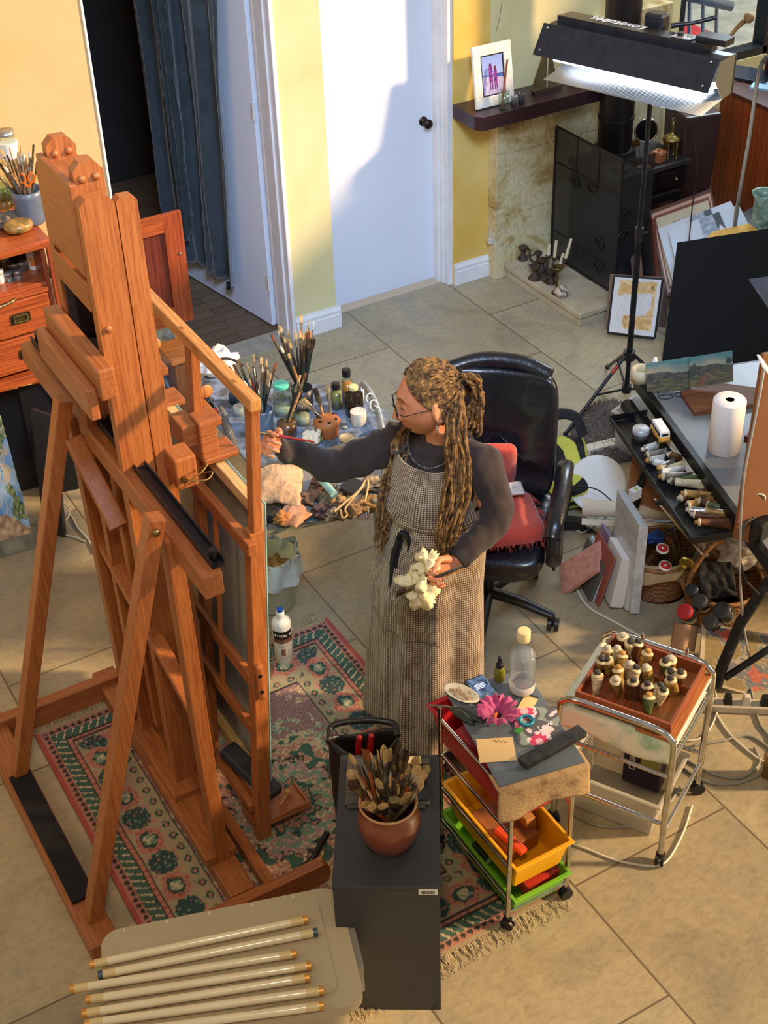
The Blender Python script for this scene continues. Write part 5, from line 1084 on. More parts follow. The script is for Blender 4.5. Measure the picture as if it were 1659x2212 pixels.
o = cushion('back_cushion', .24, .24, .06, 0, mrd, None, 0, M=CHM @ TR(.03, -.16, .63, .2, 1.25)); tag(o, 'second red cushion standing against the black chair back', 'cushion')
o = MB().grid(lambda u, w: (lerp(-.07, .07, u), lerp(-.045, .045, w), .004*nf(u*4, w*4)+.01*u*u), 16, 12).build('folded_cloth', mat('white_printed_cloth', 'dcd6cc', .9, c2='b8a8a0', ns=60), M=CHM @ TR(-.06, -.06, .587, .3, .1), solid=.012); tag(o, 'small folded white cloth lying on the red cushion', 'cloth')
# ================================================================ PAINT TABLE BEHIND THE WOMAN (cart with brush pots)
mgp = mat('galvanised_pipe', '8f9694', .38, .6, c2='b4b8b4', ns=20); mglass = fast_glass('jar_glass', 'e8f2ee', .03, .08)
TZ = .66
a0, a1 = pz(555, 1000, TZ), pz(800, 940, TZ)
PT = thing('painting_cart', 'old pipe-framed cart crowded with brush pots and rags', 'cart')
c00, c10, c11, c01 = V((1.70, 3.98, 0)), V((2.14, 3.86, 0)), V((2.40, 4.62, 0)), V((1.96, 4.92, 0))
def quad(mb, P_, z0, z1): n = len(P_); return mb.prism([(p.x, p.y) for p in P_], z0, z1)
LT = .60
tq = [pz(548, 1155, LT), pz(812, 1098, LT), pz(830, 980, LT), pz(560, 1010, LT)]
quad(MB(), tq, LT-.02, LT).build('lower_tray', mat('grubby_white_tray', '9a968a', .6, c2='6d675c', ns=12), PT, bev=.003)
uq = [pz(548, 1012, TZ), pz(815, 925, TZ), pz(838, 895, TZ), pz(790, 838, TZ), pz(440, 812, TZ), pz(455, 900, TZ)]
quad(MB(), uq, TZ-.018, TZ).build('upper_shelf', mat('blue_grey_laminate', '7c8ba0', .45, c2='4c4e50', ns=16, lo=.4, hi=.6), PT, bev=.003)
for q in (tq[0], tq[1], uq[3], uq[4]): MB().cyl((q.x, q.y, 0.0), (q.x, q.y, TZ-.018), .012, n=12).build('leg', mgp, PT)
h0, h1, h2 = pz(783, 840, TZ+.04), pz(822, 905, TZ+.02), pz(870, 950, TZ)
MB().tube(cr([pz(780, 870, TZ-.01), pz(783, 832, TZ+.05), pz(796, 842, TZ+.06), pz(815, 880, TZ+.04), pz(828, 935, TZ+.02)]), .013, 12).build('pipe_handle', mgp, PT)
tk = MB()
for px, py in ((800, 862), (808, 876)): p = pz(px, py, TZ+.05); tk.tube([p+V((.018*math.cos(a_), .018*math.sin(a_)*.5, .022*math.sin(a_))) for a_ in [2*PI*i/16 for i in range(16)]], .003, 6, closed=True)
tk.tube(cr([pz(808, 876, TZ+.06), pz(822, 884, TZ+.04), pz(818, 900, TZ+.0)]), .0025, 6); tk.build('tie_wire', mat('white_wire', 'd8d8d0', .5), PT)
def at(px, py, z=TZ): p = pz(px, py, z); return p
def jar(px, py, r, h, lab, liquid=None, lid=None, z=TZ, m_=None, name='glass_jar', cat='jar', neck=.8, fill=.5, lidh=.012, n=28):
    p = at(px, py, z); j = thing(name, lab, cat, TR(p.x, p.y, z))
    MB().lathe([(r*.9, 0), (r, .006), (r, h*.78), (r*neck, h*.88), (r*neck, h)], n).build('jar_body', m_ or mglass, j)
    if liquid: MB().lathe([(0, .004), (r*.93, .005), (r*.95, h*fill), (0, h*fill)], n).build('contents', liquid, j)
    if lid: MB().lathe([(0, h+lidh), (r*neck*1.08, h+lidh), (r*neck*1.12, h+lidh*.8), (r*neck*1.12, h-.004), (r*neck, h-.004)], n).build('lid', lid, j, bev=.0008)
    return p
mbrn = mat('brown_turps', '7a4a26', .25, coat=.5, c2='5a3218', ns=10); mocl = mat('murky_liquid', '8c8248', .25, coat=.5); mclw = mat('cloudy_liquid', 'a8a48e', .3)
mtur = mat('mint_lid', '5cc0a0', .4); mblk = mat('black_lid', '18181a', .4); mylw = mat('pale_yellow_lid', 'c6c888', .4); mslv = mat('silver_lid', 'a8a8a4', .35, .8); mcrm = mat('cream_lid', 'd8cdb0', .5)
jar(612, 892, .038, .135, 'tall clear jar with mint green lid among the brush pots', mclw, mtur, fill=.25)
p = jar(622, 940, .042, .105, 'open jar of brown turpentine in the middle of the cart', mbrn, fill=.62, neck=.9)
for i, (a_, hm, bm_) in enumerate(((1.0, 'black', 'hog'), (.8, 'wood', 'dark'), (1.25, 'black', 'sable'))): put_brush(V((p.x-.02, p.y, TZ+.01)), V((.14*math.cos(a_-.4)+.05*i, .03*i, .30)), f'{HN[hm]} brush with {BN[bm_]} tip standing in the brown turpentine jar', 'brushes in the turpentine jar', 'flat', hm, bm_, .2, .012, i)
jar(655, 915, .030, .085, 'small silver-capped bottle beside the terracotta pot', mclw, mslv, neck=.6, name='small_bottle', cat='bottle')
jar(640, 967, .027, .03, 'low open jar of brown liquid at the front of the cart', mbrn, fill=.7, neck=1)
jar(690, 955, .017, .05, 'tiny corked phial in front of the terracotta pot', mocl, mcrm, neck=.5, name='phial', cat='bottle')
jar(775, 915, .034, .062, 'open white-rimmed tin right of the terracotta pot', mclw, None, m_=mat('white_tin', 'd8d4c4', .4, c2='b0a894', ns=20), name='paint_tin', cat='tin', neck=1.0, fill=.9)
jar(766, 893, .040, .125, 'dark brown glass bottle with pale yellow cap at the right of the cart', None, mylw, m_=mat('dark_brown_glass', '1c120c', .12, coat=.6), name='brown_bottle', cat='bottle', neck=.45, lidh=.012)
jar(751, 862, .024, .12, 'slim bottle with amber contents and black cap behind the brown bottle', mat('amber_oil', 'b8742a', .2, coat=.5), mblk, neck=.7, name='oil_bottle', cat='bottle', lidh=.03, fill=.7)
jar(728, 880, .024, .10, 'small labelled bottle with black cap left of the brown bottle', mocl, mblk, neck=.7, name='oil_bottle', cat='bottle', lidh=.022, fill=.8)
jar(744, 925, .014, .035, 'tiny clear glass cup between tin and pot', mclw, neck=1, fill=.3, name='glass_cup', cat='cup')
for i, (px, py, lab) in enumerate(((748, 948, 'round tan tin lid lying in front of the white-rimmed tin'), (769, 957, 'yellowish tin lid lying half under the woman sleeve'))):
    p = at(px, py); o = MB().lathe([(0, 0), (.03, 0), (.031, .008), (.029, .008), (.028, .003), (0, .003)], 26).build('tin_lid', mat('tan_lid%d' % i, ('c9a878', 'c8c070')[i], .5), M=TR(p.x, p.y, TZ)); tag(o, lab, 'lid')
# terracotta pot with holes
p = at(708, 940); TP = thing('terracotta_pot', 'squat terracotta brush holder with holes in its lid', 'pot', TR(p.x, p.y, TZ)); mter = mat('terracotta', 'b06a38', .55, c2='94522a', ns=12, bm=.15)
MB().lathe([(0, 0), (.040, 0), (.044, .006), (.05, .05), (.056, .062), (.056, .072), (.048, .082), (.03, .088), (0, .089)], 32).build('pot_body', mter, TP)
for i in range(6): a_ = 2*PI*i/6+.3; MB().cyl((.038*math.cos(a_), .038*math.sin(a_), .083), (.038*math.cos(a_), .038*math.sin(a_), .0865), .0075, n=14).build('hole', mat('dark_hole', '1a0e08', .9), TP)
TPp = p
for i, (dx, dy, d, w_, hm, bm_) in enumerate(((-.02, .01, (-.35, .25, .5), .034, 'black', 'hog'), (.0, .03, (-.05, .3, .7), .030, 'wood', 'dark'), (.03, .02, (.1, .3, .7), .026, 'dirty', 'hog'))): 
    put_brush(V((p.x+dx, p.y+dy, TZ+.085))-V(d).normalized()*.03, d, f'wide {HN[hm]} varnish brush with {BN[bm_]} bristles stuck in the terracotta holder', 'brushes in the terracotta holder', 'flat', hm, bm_, .07, w_, .3*i)
p = at(682, 955); crumple('crumpled_tissue', (p.x-.02, p.y+.0, TZ+.03), (.035, .03, .028), 5, mat('cream_tissue', 'e2d2b4', .9), 'crumpled cream tissue in front of the terracotta pot', 'tissue', 40, .5)
# blue mug pots with brushes
def mug(px, py, r, h, m_, lab, z=TZ):
    p = at(px, py, z); o = MB().lathe([(0, 0), (r*.92, 0), (r, .01), (r*.97, h*.5), (r*1.03, h*.92), (r*1.05, h), (r*.96, h), (r*.9, h*.9), (r*.9, .01), (0, .01)], 30).build('brush_mug', m_, M=TR(p.x, p.y, z)); tag(o, lab, 'mug'); return p
mblu = mat('slate_blue_glaze', '5a6a80', .25, c2='6c7a8c', ns=10, coat=.5)
ma = mug(570, 925, .046, .10, mblu, 'slate blue glazed mug of brushes behind the painting hand')
MIXT = [('black', 'hog'), ('black', 'white'), ('black', 'hog'), ('green', 'dark'), ('wood', 'hog'), ('red', 'hog'), ('grey', 'white'), ('black', 'sable')]
bunch(ma.x, ma.y, TZ+.012, .03, .11, .26, 32, 'blue mug on the cart', MIXT, (.18, .25), (.007, .015), 31, ('round', 'filbert', 'flat'), (-.03, .0))
p2 = at(655, 880); o = MB().lathe([(0, 0), (.044, 0), (.046, .1), (.043, .1), (.041, .008), (0, .008)], 26).build('brush_can', mat('dark_can', '2b2d2c', .4, .3), M=TR(p2.x, p2.y, TZ)); tag(o, 'dark can of long brushes behind the turpentine jar', 'can')
bunch(p2.x, p2.y, TZ+.012, .032, .13, .34, 22, 'dark can on the cart', MIXT, (.24, .32), (.008, .018), 37, ('round', 'flat', 'filbert'), (.01, .01))
# white plastic bag parcel, wire hook, red cup, grey tube roll at left of the cart
p = at(470, 800); crumple('plastic_bag', (p.x, p.y, TZ+.04), (.09, .06, .05), 12, mat('milky_bag_plastic', 'dcdcdc', .35, c2='c2a888', ns=9), 'crumpled white plastic bag at the far left of the cart', 'bag', 60, .6)
o = MB().tube(cr([at(455, 790, TZ+.09), at(480, 775, TZ+.11), at(505, 778, TZ+.1), at(525, 790, TZ+.08)]), .006, 8).build('curved_stick', mat('dark_twig', '3a2a22', .7)); tag(o, 'curved dark stick lying over the white plastic bag', 'stick')
p = at(465, 905); o = MB().lathe([(0, 0), (.02, 0), (.028, .035), (.025, .035), (.018, .004), (0, .004)], 24).build('red_cup', mat('red_plastic', 'd0281e', .35), M=TR(p.x, p.y, TZ)); tag(o, 'small red plastic cup seen between the easel uprights', 'cup')
o = MB().cyl(at(478, 885, TZ+.03), at(508, 972, TZ+.03), .017, n=20).build('grey_roll', mat('grey_felt_roll', '6c665e', .8, c2='48443e', ns=30)); tag(o, 'grey rolled tube tied with wire on the left of the cart', 'roll')
for k, (px, py) in enumerate(((488, 902), (500, 940))): p = at(px, py, TZ+.03); o = MB().tube([p+V((.019*math.cos(a_)*.9, .01*math.cos(a_), .019*math.sin(a_))) for a_ in [2*PI*i/18 for i in range(18)]], .002, 6, closed=True).build('wire_ring', mgp); tag(o, ('upper', 'lower')[k]+' of two wire rings around the grey roll', 'ring')
o = MB().tube(cr([at(480, 905, TZ+.05), at(468, 880, TZ+.05), at(455, 862, TZ+.06), at(460, 850, TZ+.07), at(470, 856, TZ+.06)]), .0022, 6).build('wire_hook', mgp); tag(o, 'bent wire hook beside the grey roll', 'hook')
for i, (px, py, col, lab) in enumerate(((452, 880, '26282c', 'dark bottle cap by the wire hook'), (506, 868, '31465c', 'blue-grey jar behind the grey roll'), (516, 895, 'b8bcb8', 'cloudy small jar right of the grey roll'), (440, 862, 'd0d4d8', 'pale round tub at the left end of the cart'))):
    p = at(px, py); o = MB().lathe([(0, 0), (.022, 0), (.022, .04), (.018, .045), (0, .045)], 20).build('small_tub', mat('tub_%d' % i, col, .4), M=TR(p.x, p.y, TZ)); tag(o, lab, 'tub')
# lower tray: cloths, rags, rolled paper, dish
def sheetq(name, P_, z, h, m_, lab, cat, seed=1, n=26, th=.006, fold=0):
    def f(u, w): a_ = P_[0].lerp(P_[1], u); b_ = P_[3].lerp(P_[2], u); p = a_.lerp(b_, w); return (p.x+.008*nf(w*5, seed), p.y+.008*nf(u*5, seed, 3), z+h*(.35+.65*math.sin(u*PI)**.5*math.sin(w*PI)**.5)+.010*nf(u*3, w*3, seed)+.005*abs(nf(u*8, w*8, seed)))
    o = MB().grid(f, n, n).build(name, m_, solid=th); return tag(o, lab, cat)
m = mat('stained_denim_cloth', 'cfa880', .95, c2='8a6446', ns=13, lo=.45, hi=.75, bm=.4, bs=70)
sheetq('folded_apron_cloth', [pz(552, 1085, .63), pz(648, 1095, .63), pz(655, 1010, .63), pz(560, 1005, .63)], LT+.015, .05, m, 'folded tan cloth with stains on the lower tray below the arm', 'cloth', 4, 40)
sheetq('pink_rag', [pz(590, 1130, .62), pz(640, 1140, .62), pz(675, 1110, .62), pz(630, 1075, .62)], LT+.008, .03, mat('pink_beige_rag', 'c79a80', .95, c2='a06c48', ns=16), 'pinkish beige rag at the front edge of the lower tray', 'rag', 8)
sheetq('black_cloth_scrap', [pz(548, 1125, .62), pz(588, 1125, .62), pz(612, 1092, .62), pz(552, 1098, .62)], LT+.006, .02, mat('black_cloth', '141414'), 'black cloth scrap at the left front of the lower tray', 'cloth', 9)
crumple('ochre_rag', pz(608, 1118, .645), (.03, .025, .02), 15, mat('ochre_rag_cloth', 'b8834a', .9, c2='8a5226', ns=30), 'small crusty ochre rag on the pink rag', 'rag', 30, .6)
specs = [(672, 1072, 'dark brown crusted rag left of the mint roll', '5c4030', .045), (690, 1045, 'reddish brown paint rag behind the mint roll', '6e4a38', .04), (650, 1075, 'grey brown rag strip by the folded cloth', '7c6654', .03), (706, 1078, 'mottled grey green rag below the mint roll', '5c5c48', .035), (695, 1105, 'purple brown rag near the tray front', '5a4448', .04), (728, 1075, 'ochre stained tissue right of the mint roll', 'b08a58', .035), (742, 1050, 'white tissue ball behind the dish', 'd8ccb8', .03), (770, 1095, 'tan stiff rag in the middle of the string', 'b89468', .045), (720, 1112, 'pale crumpled paper at the tray front', 'c0a890', .035), (795, 1085, 'golden brown rag at the right of the lower tray', '9a7440', .045), (800, 1045, 'beige canvas scrap under the woman hair', 'c9ae88', .05), (745, 1110, 'dark brown rag under the string', '4a3a2c', .035)]
for i, (px, py, lab, col, r) in enumerate(specs): crumple('paint_rag', pz(px, py, LT+.02), (r, r*.8, .018), 20+i*3, mat('rag_%d' % i, col, .9, c2='3a2c22' if i % 3 else '8a6a48', ns=26, bm=.5, bs=80), lab, 'rag', 34, .75)
o = MB().cyl(pz(688, 1030, LT+.055), pz(722, 1068, LT+.055), .016, n=20).build('mint_roll', mat('mint_paper', 'a8c8b8', .8, c2='88b0a0', ns=8)); tag(o, 'pale mint rolled paper on the rags', 'roll')
p = pz(758, 1055, LT+.03); o = MB().prism(rrect(-.045, -.035, .045, .035, .012), 0, .02).build('dark_dish', mat('dark_slate_dish', '23262c', .3, coat=.3), M=TR(p.x, p.y, LT+.03, .6, .2), bev=.004); tag(o, 'small square dark dish on the rags', 'dish')
o = MB().tube(cr([pz(722, 1105, LT+.06), pz(745, 1085, LT+.07), pz(775, 1060, LT+.09), pz(792, 1035, LT+.11), pz(795, 1050, LT+.10), pz(788, 1085, LT+.08)]), .0042, 7).tube(cr([pz(735, 1100, LT+.05), pz(740, 1118, LT+.05), pz(750, 1112, LT+.05), pz(748, 1095, LT+.06), pz(790, 1045, LT+.10)]), .0038, 7).build('cotton_cord', mat('cream_cord', 'cfae7c', .9, bm=.3, bs=200)); tag(o, 'loose cream cord looping over the lower tray', 'cord')
o = MB().tube([pz(570, 1085, LT+.06), pz(574, 1135, LT+.03)], .008, 8).build('dark_handle_knife', mrubber); tag(o, 'dark handled tool at the left end of the lower tray', 'tool')
o = MB().grid(lambda u, w: tuple(pz(770+28*u, 1098+24*w, LT+.02-.03*w)), 4, 4).build('plastic_packet', fast_glass('crinkle_plastic', 'f0d8d8', .1, .2), solid=.004); tag(o, 'clear pinkish packet hanging over the right tray edge', 'packet')
# painting stretched below (blue-green sheet on the tray edge)
o = MB().grid(lambda u, w: tuple(pz(lerp(598, 690, u), lerp(1140, 1125, u)-16*w, LT+.006)), 8, 3).build('teal_paper', mat('teal_paper', '3c6674', .7, c2='6a5a70', ns=10), solid=.002); tag(o, 'strip of teal painted paper along the tray front', 'paper')
# ================================================================ BY THE CANVAS FOOT: bin, bottles
mbin = mat('pale_green_bin', 'cfd4b8', .4); p = pz(590, 1330, 0)
BN_ = thing('waste_bin', 'pale plastic waste bin lined with a white bag behind the canvas', 'bin', TR(p.x+.045, p.y+.06, 0, .1))
MB().lathe([(.075, 0), (.09, .01), (.11, .27), (.115, .275), (.105, .275), (.085, .01), (0, .01)], 30, sy=.85).build('bin_body', mbin, BN_)
def bagf(u, w):
    a_ = 2*PI*u; k = 1+.05*math.sin(a_*9)+.06*nf(u*14, w*4); z = .285-.13*max(0, w-.25)*1.3-.10*max(0, .25-w)*2; r_ = .112+.012*w+.012*math.sin(a_*7+w*4)
    return (r_*k*math.cos(a_), r_*k*.88*math.sin(a_), z+.012*nf(u*9, w*3, 4))
MB().grid(bagf, 90, 16).build('bin_liner', mat('white_bin_bag', 'd8e4e6', .35, trans=.25), BN_)
crumple('crumpled_tissue', BN_.matrix_basis @ V((.01, -.01, .2)), (.06, .05, .04), 44, mat('soiled_tissue', 'c09a5c', .9, c2='6a4c34', ns=30), 'ochre soiled tissue inside the white lined bin', 'tissue', 36, .7)
o = MB().box((0, 0, .14), (.05, .12, .28)).build('milk_carton', mat('cream_carton', 'ddd2b8', .6), M=TR(p.x-.10, p.y+.28, 0, .2), bev=.002); tag(o, 'cream carton standing behind the waste bin', 'carton')
p = pz(615, 1425, 0); BY = thing('solvent_bottle', 'white plastic bottle with blue cap and brown BYRON BAY label', 'bottle', TR(p.x, p.y, 0, -.5))
mwp = mat('white_hdpe', 'e6e0d4', .4)
MB().lathe([(.034, 0), (.039, .006), (.039, .20), (.037, .212), (.026, .222), (.016, .226), (.015, .24)], 36).build('bottle_body', mwp, BY)
MB().lathe([(.0165, .236), (.0165, .258), (.011, .262), (0, .262)], 24).build('spout', mwp, BY); MB().cyl((0, 0, .2615), (0, 0, .274), .0125, n=20).build('cap', mat('blue_cap', '1c4aa0', .35), BY)
def arc_label(par, r, z0, z1, m_, name, a0=-2.6, a1=-.2):
    return MB().grid(lambda u, w: (r*math.cos(lerp(a0, a1, u)), r*math.sin(lerp(a0, a1, u)), lerp(z0, z1, w)), 30, 2).build(name, m_, par)
arc_label(BY, .0394, .142, .182, mat('black_label', '1a1412', .5), 'black_label'); arc_label(BY, .0394, .120, .142, mat('brown_label', '6e4632', .5), 'brown_label'); 
arc_label(BY, .0394, .055, .092, mat('brown_icon', '8a5c48', .5), 'swatch_icon', -1.75, -1.3); arc_label(BY, .0394, .055, .092, mink, 'brush_icon', -1.0, -.97)
def arc_text(par, s, r, z, size, m_, a_c, step):
    q = bpy.data.objects.new('label_words', None); 
    bpy.data.objects.remove(q)
    for i, ch_ in enumerate(s):
        if ch_ == ' ': continue
        a_ = a_c + (i-(len(s)-1)/2)*step
        text(ch_, size, m_, par, Matrix.Translation((r*math.cos(a_), r*math.sin(a_), z)) @ rotm(PI/2, 0, a_+PI/2), 'letter')
arc_text(BY, 'BYRON BAY', .0399, .160, .0155, mat('label_white', 'f0ece4', .5), -1.2, .265)
for z in (.128, .113, .107, .101, .04, .046): arc_label(BY, .03965, z, z+.0016, mat('fine_print', 'a8988c', .5), 'fine_print', -2.0, -.7)
p = pz(573, 1455, 0); GB = thing('glass_bottle', 'clear empty bottle with black cap beside the white solvent bottle', 'bottle', TR(p.x, p.y, 0))
MB().lathe([(.034, 0), (.039, .006), (.039, .14), (.03, .165), (.016, .178), (.015, .195)], 32).build('bottle_body', mglass, GB); MB().lathe([(0, .004), (.036, .005), (.036, .03), (0, .03)], 30).build('liquid_rest', fast_glass('thinner', 'd8dcd8', .03, .2), GB)
MB().lathe([(.018, .186), (.019, .188), (.019, .214), (.017, .216), (0, .216)], 24).build('cap', mblk, GB)
# ================================================================ LEFT: chest with shelf, brushes, jars
jar_w = wood('red_jarrah', '8e3c1e', 'b0582a', 0, 6, .35, .35, '5a2412'); jar_wv = wood('red_jarrah_upright', '84381e', 'a44e28', 2, 6, .35, .35, '5a2412'); jar_d = wood('dark_panel', '5c261a', '703020', 2, 6, .4, .25, '3a1810')
YF = 5.62; BU = thing('chest_cabinet', 'red jarrah chest with shelf, brass-handled drawers and an open panelled door', 'cabinet')
bx0, bx1 = .86, 1.50
ZT = 1.275; zb0 = .665
cs = MB(); cs.span((bx0, YF-.02, ZT-.035), (bx1+.03, 6.2, ZT)); cs.build('top_board', jar_w, BU, bev=.004)
MB().span((bx0, YF+.01, 1.055), (bx1, 6.2, 1.075)).build('shelf_board', jar_w, BU, bev=.003)
MB().span((bx1-.02, YF, zb0), (bx1, 6.2, ZT-.035)).build('side_panel', jar_wv, BU, bev=.002); MB().span((bx0, YF, zb0), (bx0+.02, 6.2, ZT-.035)).build('side_panel', jar_wv, BU, bev=.002)
MB().span((bx0+.02, 6.16, zb0), (bx1-.02, 6.18, ZT-.035)).build('back_panel', jar_d, BU)
MB().span((bx0-.01, YF-.02, zb0-.045), (bx1+.01, 6.2, zb0)).build('base_board', jar_w, BU, bev=.003)
for k, (z0, z1) in enumerate(((.69, .855), (.865, 1.03))):
    d = MB().span((bx0+.024, YF-.012, z0), (bx1-.024, YF+.35, z1)).build('drawer', jar_w, BU, bev=.004)
    hx_ = 1.335 if k else 1.34
    hp2 = MB().prism(rrect(hx_-.045, (z0+z1)/2-.024, hx_+.045, (z0+z1)/2+.024, .012, 3), 0, .003, MXZ(YF-.016)).build('handle_plate', mat('aged_brass', '6e5c3a', .4, .85, c2='3c3426', ns=30), d)
    bl = MB(); z_ = (z0+z1)/2
    for s_ in (-1, 1): bl.bar((hx_+s_*.03, YF-.018, z_+.014), (hx_+s_*.03, YF-.022, z_-.014), .005, .005)
    bl.bar((hx_-.03, YF-.022, z_-.014), (hx_+.03, YF-.022, z_-.014), .005, .005); bl.bar((hx_-.03, YF-.018, z_+.014), (hx_+.03, YF-.018, z_+.014), .004, .004); bl.build('bail_handle', mat('worn_brass', 'b09a68', .35, .9), hp2)
MB().span((bx0+.02, YF-.01, 1.035), (bx1-.02, YF+.02, 1.055)).build('shelf_rail', jar_w, BU, bev=.002)
bh_ = MB().tube(cr([(1.17, YF-.012, 1.03), (1.19, YF-.03, 1.028), (1.25, YF-.036, 1.036), (1.31, YF-.03, 1.044), (1.33, YF-.012, 1.046)]), .006, 8).build('bail_handle', mat('worn_brass', 'b09a68'), BU)
for x in (bx0+.03, bx1-.03):
    for y in (YF+.03, 6.12): MB().span((x-.022, y-.022, 0), (x+.022, y+.022, zb0-.045)).build('leg', jar_wv, BU, bev=.002)
# open door, folded to the right in the plane of the front
dx0, dx1, dz0, dz1 = 1.505, 2.135, .70, 1.25
dr = thing('x', None, None); bpy.data.objects.remove(dr)
dm = MB(); yd0, yd1 = YF-.02, YF+.005
DP = MB().span((dx0, yd0, dz0), (dx0+.08, yd1, dz1)).build('cabinet_door', jar_wv, BU, bev=.003)
for nm, a_, b_, mm in (('right_stile', (dx1-.09, yd0, dz0), (dx1, yd1, dz1), jar_wv), ('top_rail', (dx0+.08, yd0, dz1-.085), (dx1-.09, yd1, dz1), jar_w), ('bottom_rail', (dx0+.08, yd0, dz0), (dx1-.09, yd1, dz0+.085), jar_w), ('panel_board', (dx0+.08, yd0+.012, dz0+.085), ((dx0+dx1)/2+.06, yd1, dz1-.085), jar_d), ('panel_board', ((dx0+dx1)/2+.063, yd0+.013, dz0+.085), (dx1-.09, yd1, dz1-.085), jar_d)):
    MB().span(a_, b_).build(nm, mm, DP, bev=.002)
o = MB().sph((dx1-.03, yd0-.003, 1.05), (.006, .006, .006), 10).build('screw', mslv, DP)
pl_ = thing('plinth_stool', 'small brown wooden plinth on the hall floor beyond the chest door', 'plinth', TR(2.22, 6.0, 0))
MB().span((-.12, -.1, .30), (.06, .12, .33)).build('plinth_top', wood('stool_wood', '8a5a34', 'a06c40', 0, 8), pl_, bev=.006); MB().span((-.10, -.08, 0), (.03, .1, .30)).build('plinth_body', wood('stool_dark', '5a3c28', '6c4a30', 2, 8), pl_, bev=.004)
# on top of the chest
def bt_(px, py, z=ZT): return pz(px, py, z)
def mk_jar(px, py, r, h, lab, m_=None, lid=None, z=ZT, liquid=None, neck=.85, Y=None, **k):
    q = pY(px, py, Y) if Y else pz(px, py, z); j = thing(k.get('name', 'glass_jar'), lab, k.get('cat', 'jar'), TR(q.x, q.y, z))
    MB().lathe([(r*.9, 0), (r, .006), (r, h*.8), (r*neck, h*.88), (r*neck, h)], 26).build('jar_body', m_ or mglass, j)
    if liquid: MB().lathe([(0, .004), (r*.93, .005), (r*.95, h*.6), (0, h*.6)], 24).build('contents', liquid, j)
    if lid: MB().lathe([(0, h+.012), (r*neck*1.1, h+.012), (r*neck*1.12, h+.009), (r*neck*1.12, h-.006), (r*neck, h-.006)], 24).build('lid', lid, j)
    return q
q = pz(70, 478, ZT); o = MB().lathe([(0, 0), (.058, 0), (.062, .01), (.066, .12), (.068, .152), (.062, .152), (.058, .14), (.056, .01), (0, .01)], 34).build('brush_mug', mat('blue_grey_stoneware', '5c6878', .35, c2='6a7686', ns=10, coat=.3), M=TR(q.x, q.y, ZT)); tag(o, 'blue-grey stoneware mug of brushes and scissors on the chest', 'mug')
bunch(q.x, q.y, ZT+.012, .035, .13, .30, 24, 'mug on the jarrah chest', [('wood', 'hog'), ('dirty', 'dark'), ('black', 'hog'), ('dirty', 'hog'), ('grey', 'white'), ('wood', 'dark')], (.19, .27), (.008, .018), 51, ('flat', 'round', 'filbert'), (-.03, .02))
SC = thing('scissors', 'orange-handled scissors standing in the brush mug on the chest', 'scissors', frame_axes(tuple(pD(58, 385, q.dot(FH)-.05)), RH*.95+FH*.1, V((.1, 0, 1))))
mor = mat('orange_plastic', 'e06a1c', .35)
for s_ in (-1, 1): MB().tube([(s_*.019+.013*math.cos(2*PI*i/20), .005+.021*math.sin(2*PI*i/20), 0) for i in range(20)], .0048, 8, closed=True, M=rotm(0, 0, -.22*s_)).build('finger_loop', mor, SC)
MB().tube([(-.016, -.014, 0), (-.003, -.04, 0)], .006, 8).tube([(.016, -.014, 0), (.003, -.04, 0)], .006, 8).build('shank', mor, SC); MB().prism([(-.006, -.04), (.006, -.04), (.003, -.12), (-.003, -.12)], -.0015, .0015).build('blade', mslv, SC)
q = mk_jar(8, 445, .05, .10, 'greenish glass jar at the left edge of the chest top', fast_glass('green_glass', 'a8d0b8', .04, .2))
o = MB().lathe([(0, 0), (.03, 0), (.052, .012), (.058, .03), (.05, .045), (.03, .05), (0, .05)], 28, sx=1.15).build('trinket_dish', mat('gold_flecked_dish', '5a5228', .35, c2='b88a4c', ns=34, coat=.4), M=TR(pz(42, 500, ZT).x, pz(42, 500, ZT).y-.0, ZT)); tag(o, 'squat olive and gold dish at the front of the chest top', 'dish')
crumple('dusty_rag', pz(10, 475, ZT+.03), (.06, .05, .03), 61, mat('grey_dusty_rag', '7a6c5c', .9, c2='4a4038', ns=20), 'grey dusty rag at the left front of the chest top', 'rag', 36, .6)
q = pD(15, 305, q.dot(FH)+.1); WJ = thing('white_label_jar', 'tall clear jar with a white label behind the brushes on the chest', 'jar', TR(q.x, q.y, ZT)); hh_ = q.z-ZT
MB().lathe([(.04, 0), (.045, .01), (.045, hh_-.02), (.036, hh_+.02), (.036, hh_+.04)], 28).build('jar_body', mglass, WJ); MB().lathe([(.0453, hh_-.07), (.0453, hh_-.0)], 28).build('label', mlab, WJ); MB().lathe([(.038, hh_+.03), (.038, hh_+.05), (0, hh_+.05)], 24).build('lid', mslv, WJ)
# jars on the shelf
zs = 1.075
for i, (px, py, r, h, lab, b_, ld) in enumerate(((76, 578, .030, .085, 'white jar with red and yellow label on the chest shelf', mat('white_pot', 'e4ddd0', .4), mcrm), (14, 575, .024, .045, 'small pot with cream lid at the left of the shelf', mocl, mcrm), (30, 588, .028, .035, 'squat jar with grey lid in the middle of the shelf', mat('dark_pot', '3a3028', .4), mslv), (47, 583, .030, .035, 'wide silver-lidded jar beside the labelled white jar', mat('brown_pot', '5a4634', .4), mslv), (19, 605, .020, .028, 'small round tin at the front of the shelf', mslv, mslv), (40, 603, .017, .03, 'tiny silver tin right of the round tin', mslv, mslv), (2, 610, .02, .05, 'white bottle at the left edge of the shelf', mwp, mwp))):
    q = mk_jar(px, py, r, h, lab, b_, ld, zs, neck=.95)
    if i == 0: j = [o for o in bpy.data.objects if o.get('label') == lab][0]; arc_label(j, .0304, .02, .06, mat('red_yellow_label', 'c8342a', .5, c2='d8a83a', ns=40), 'label', -2.4, -.4)
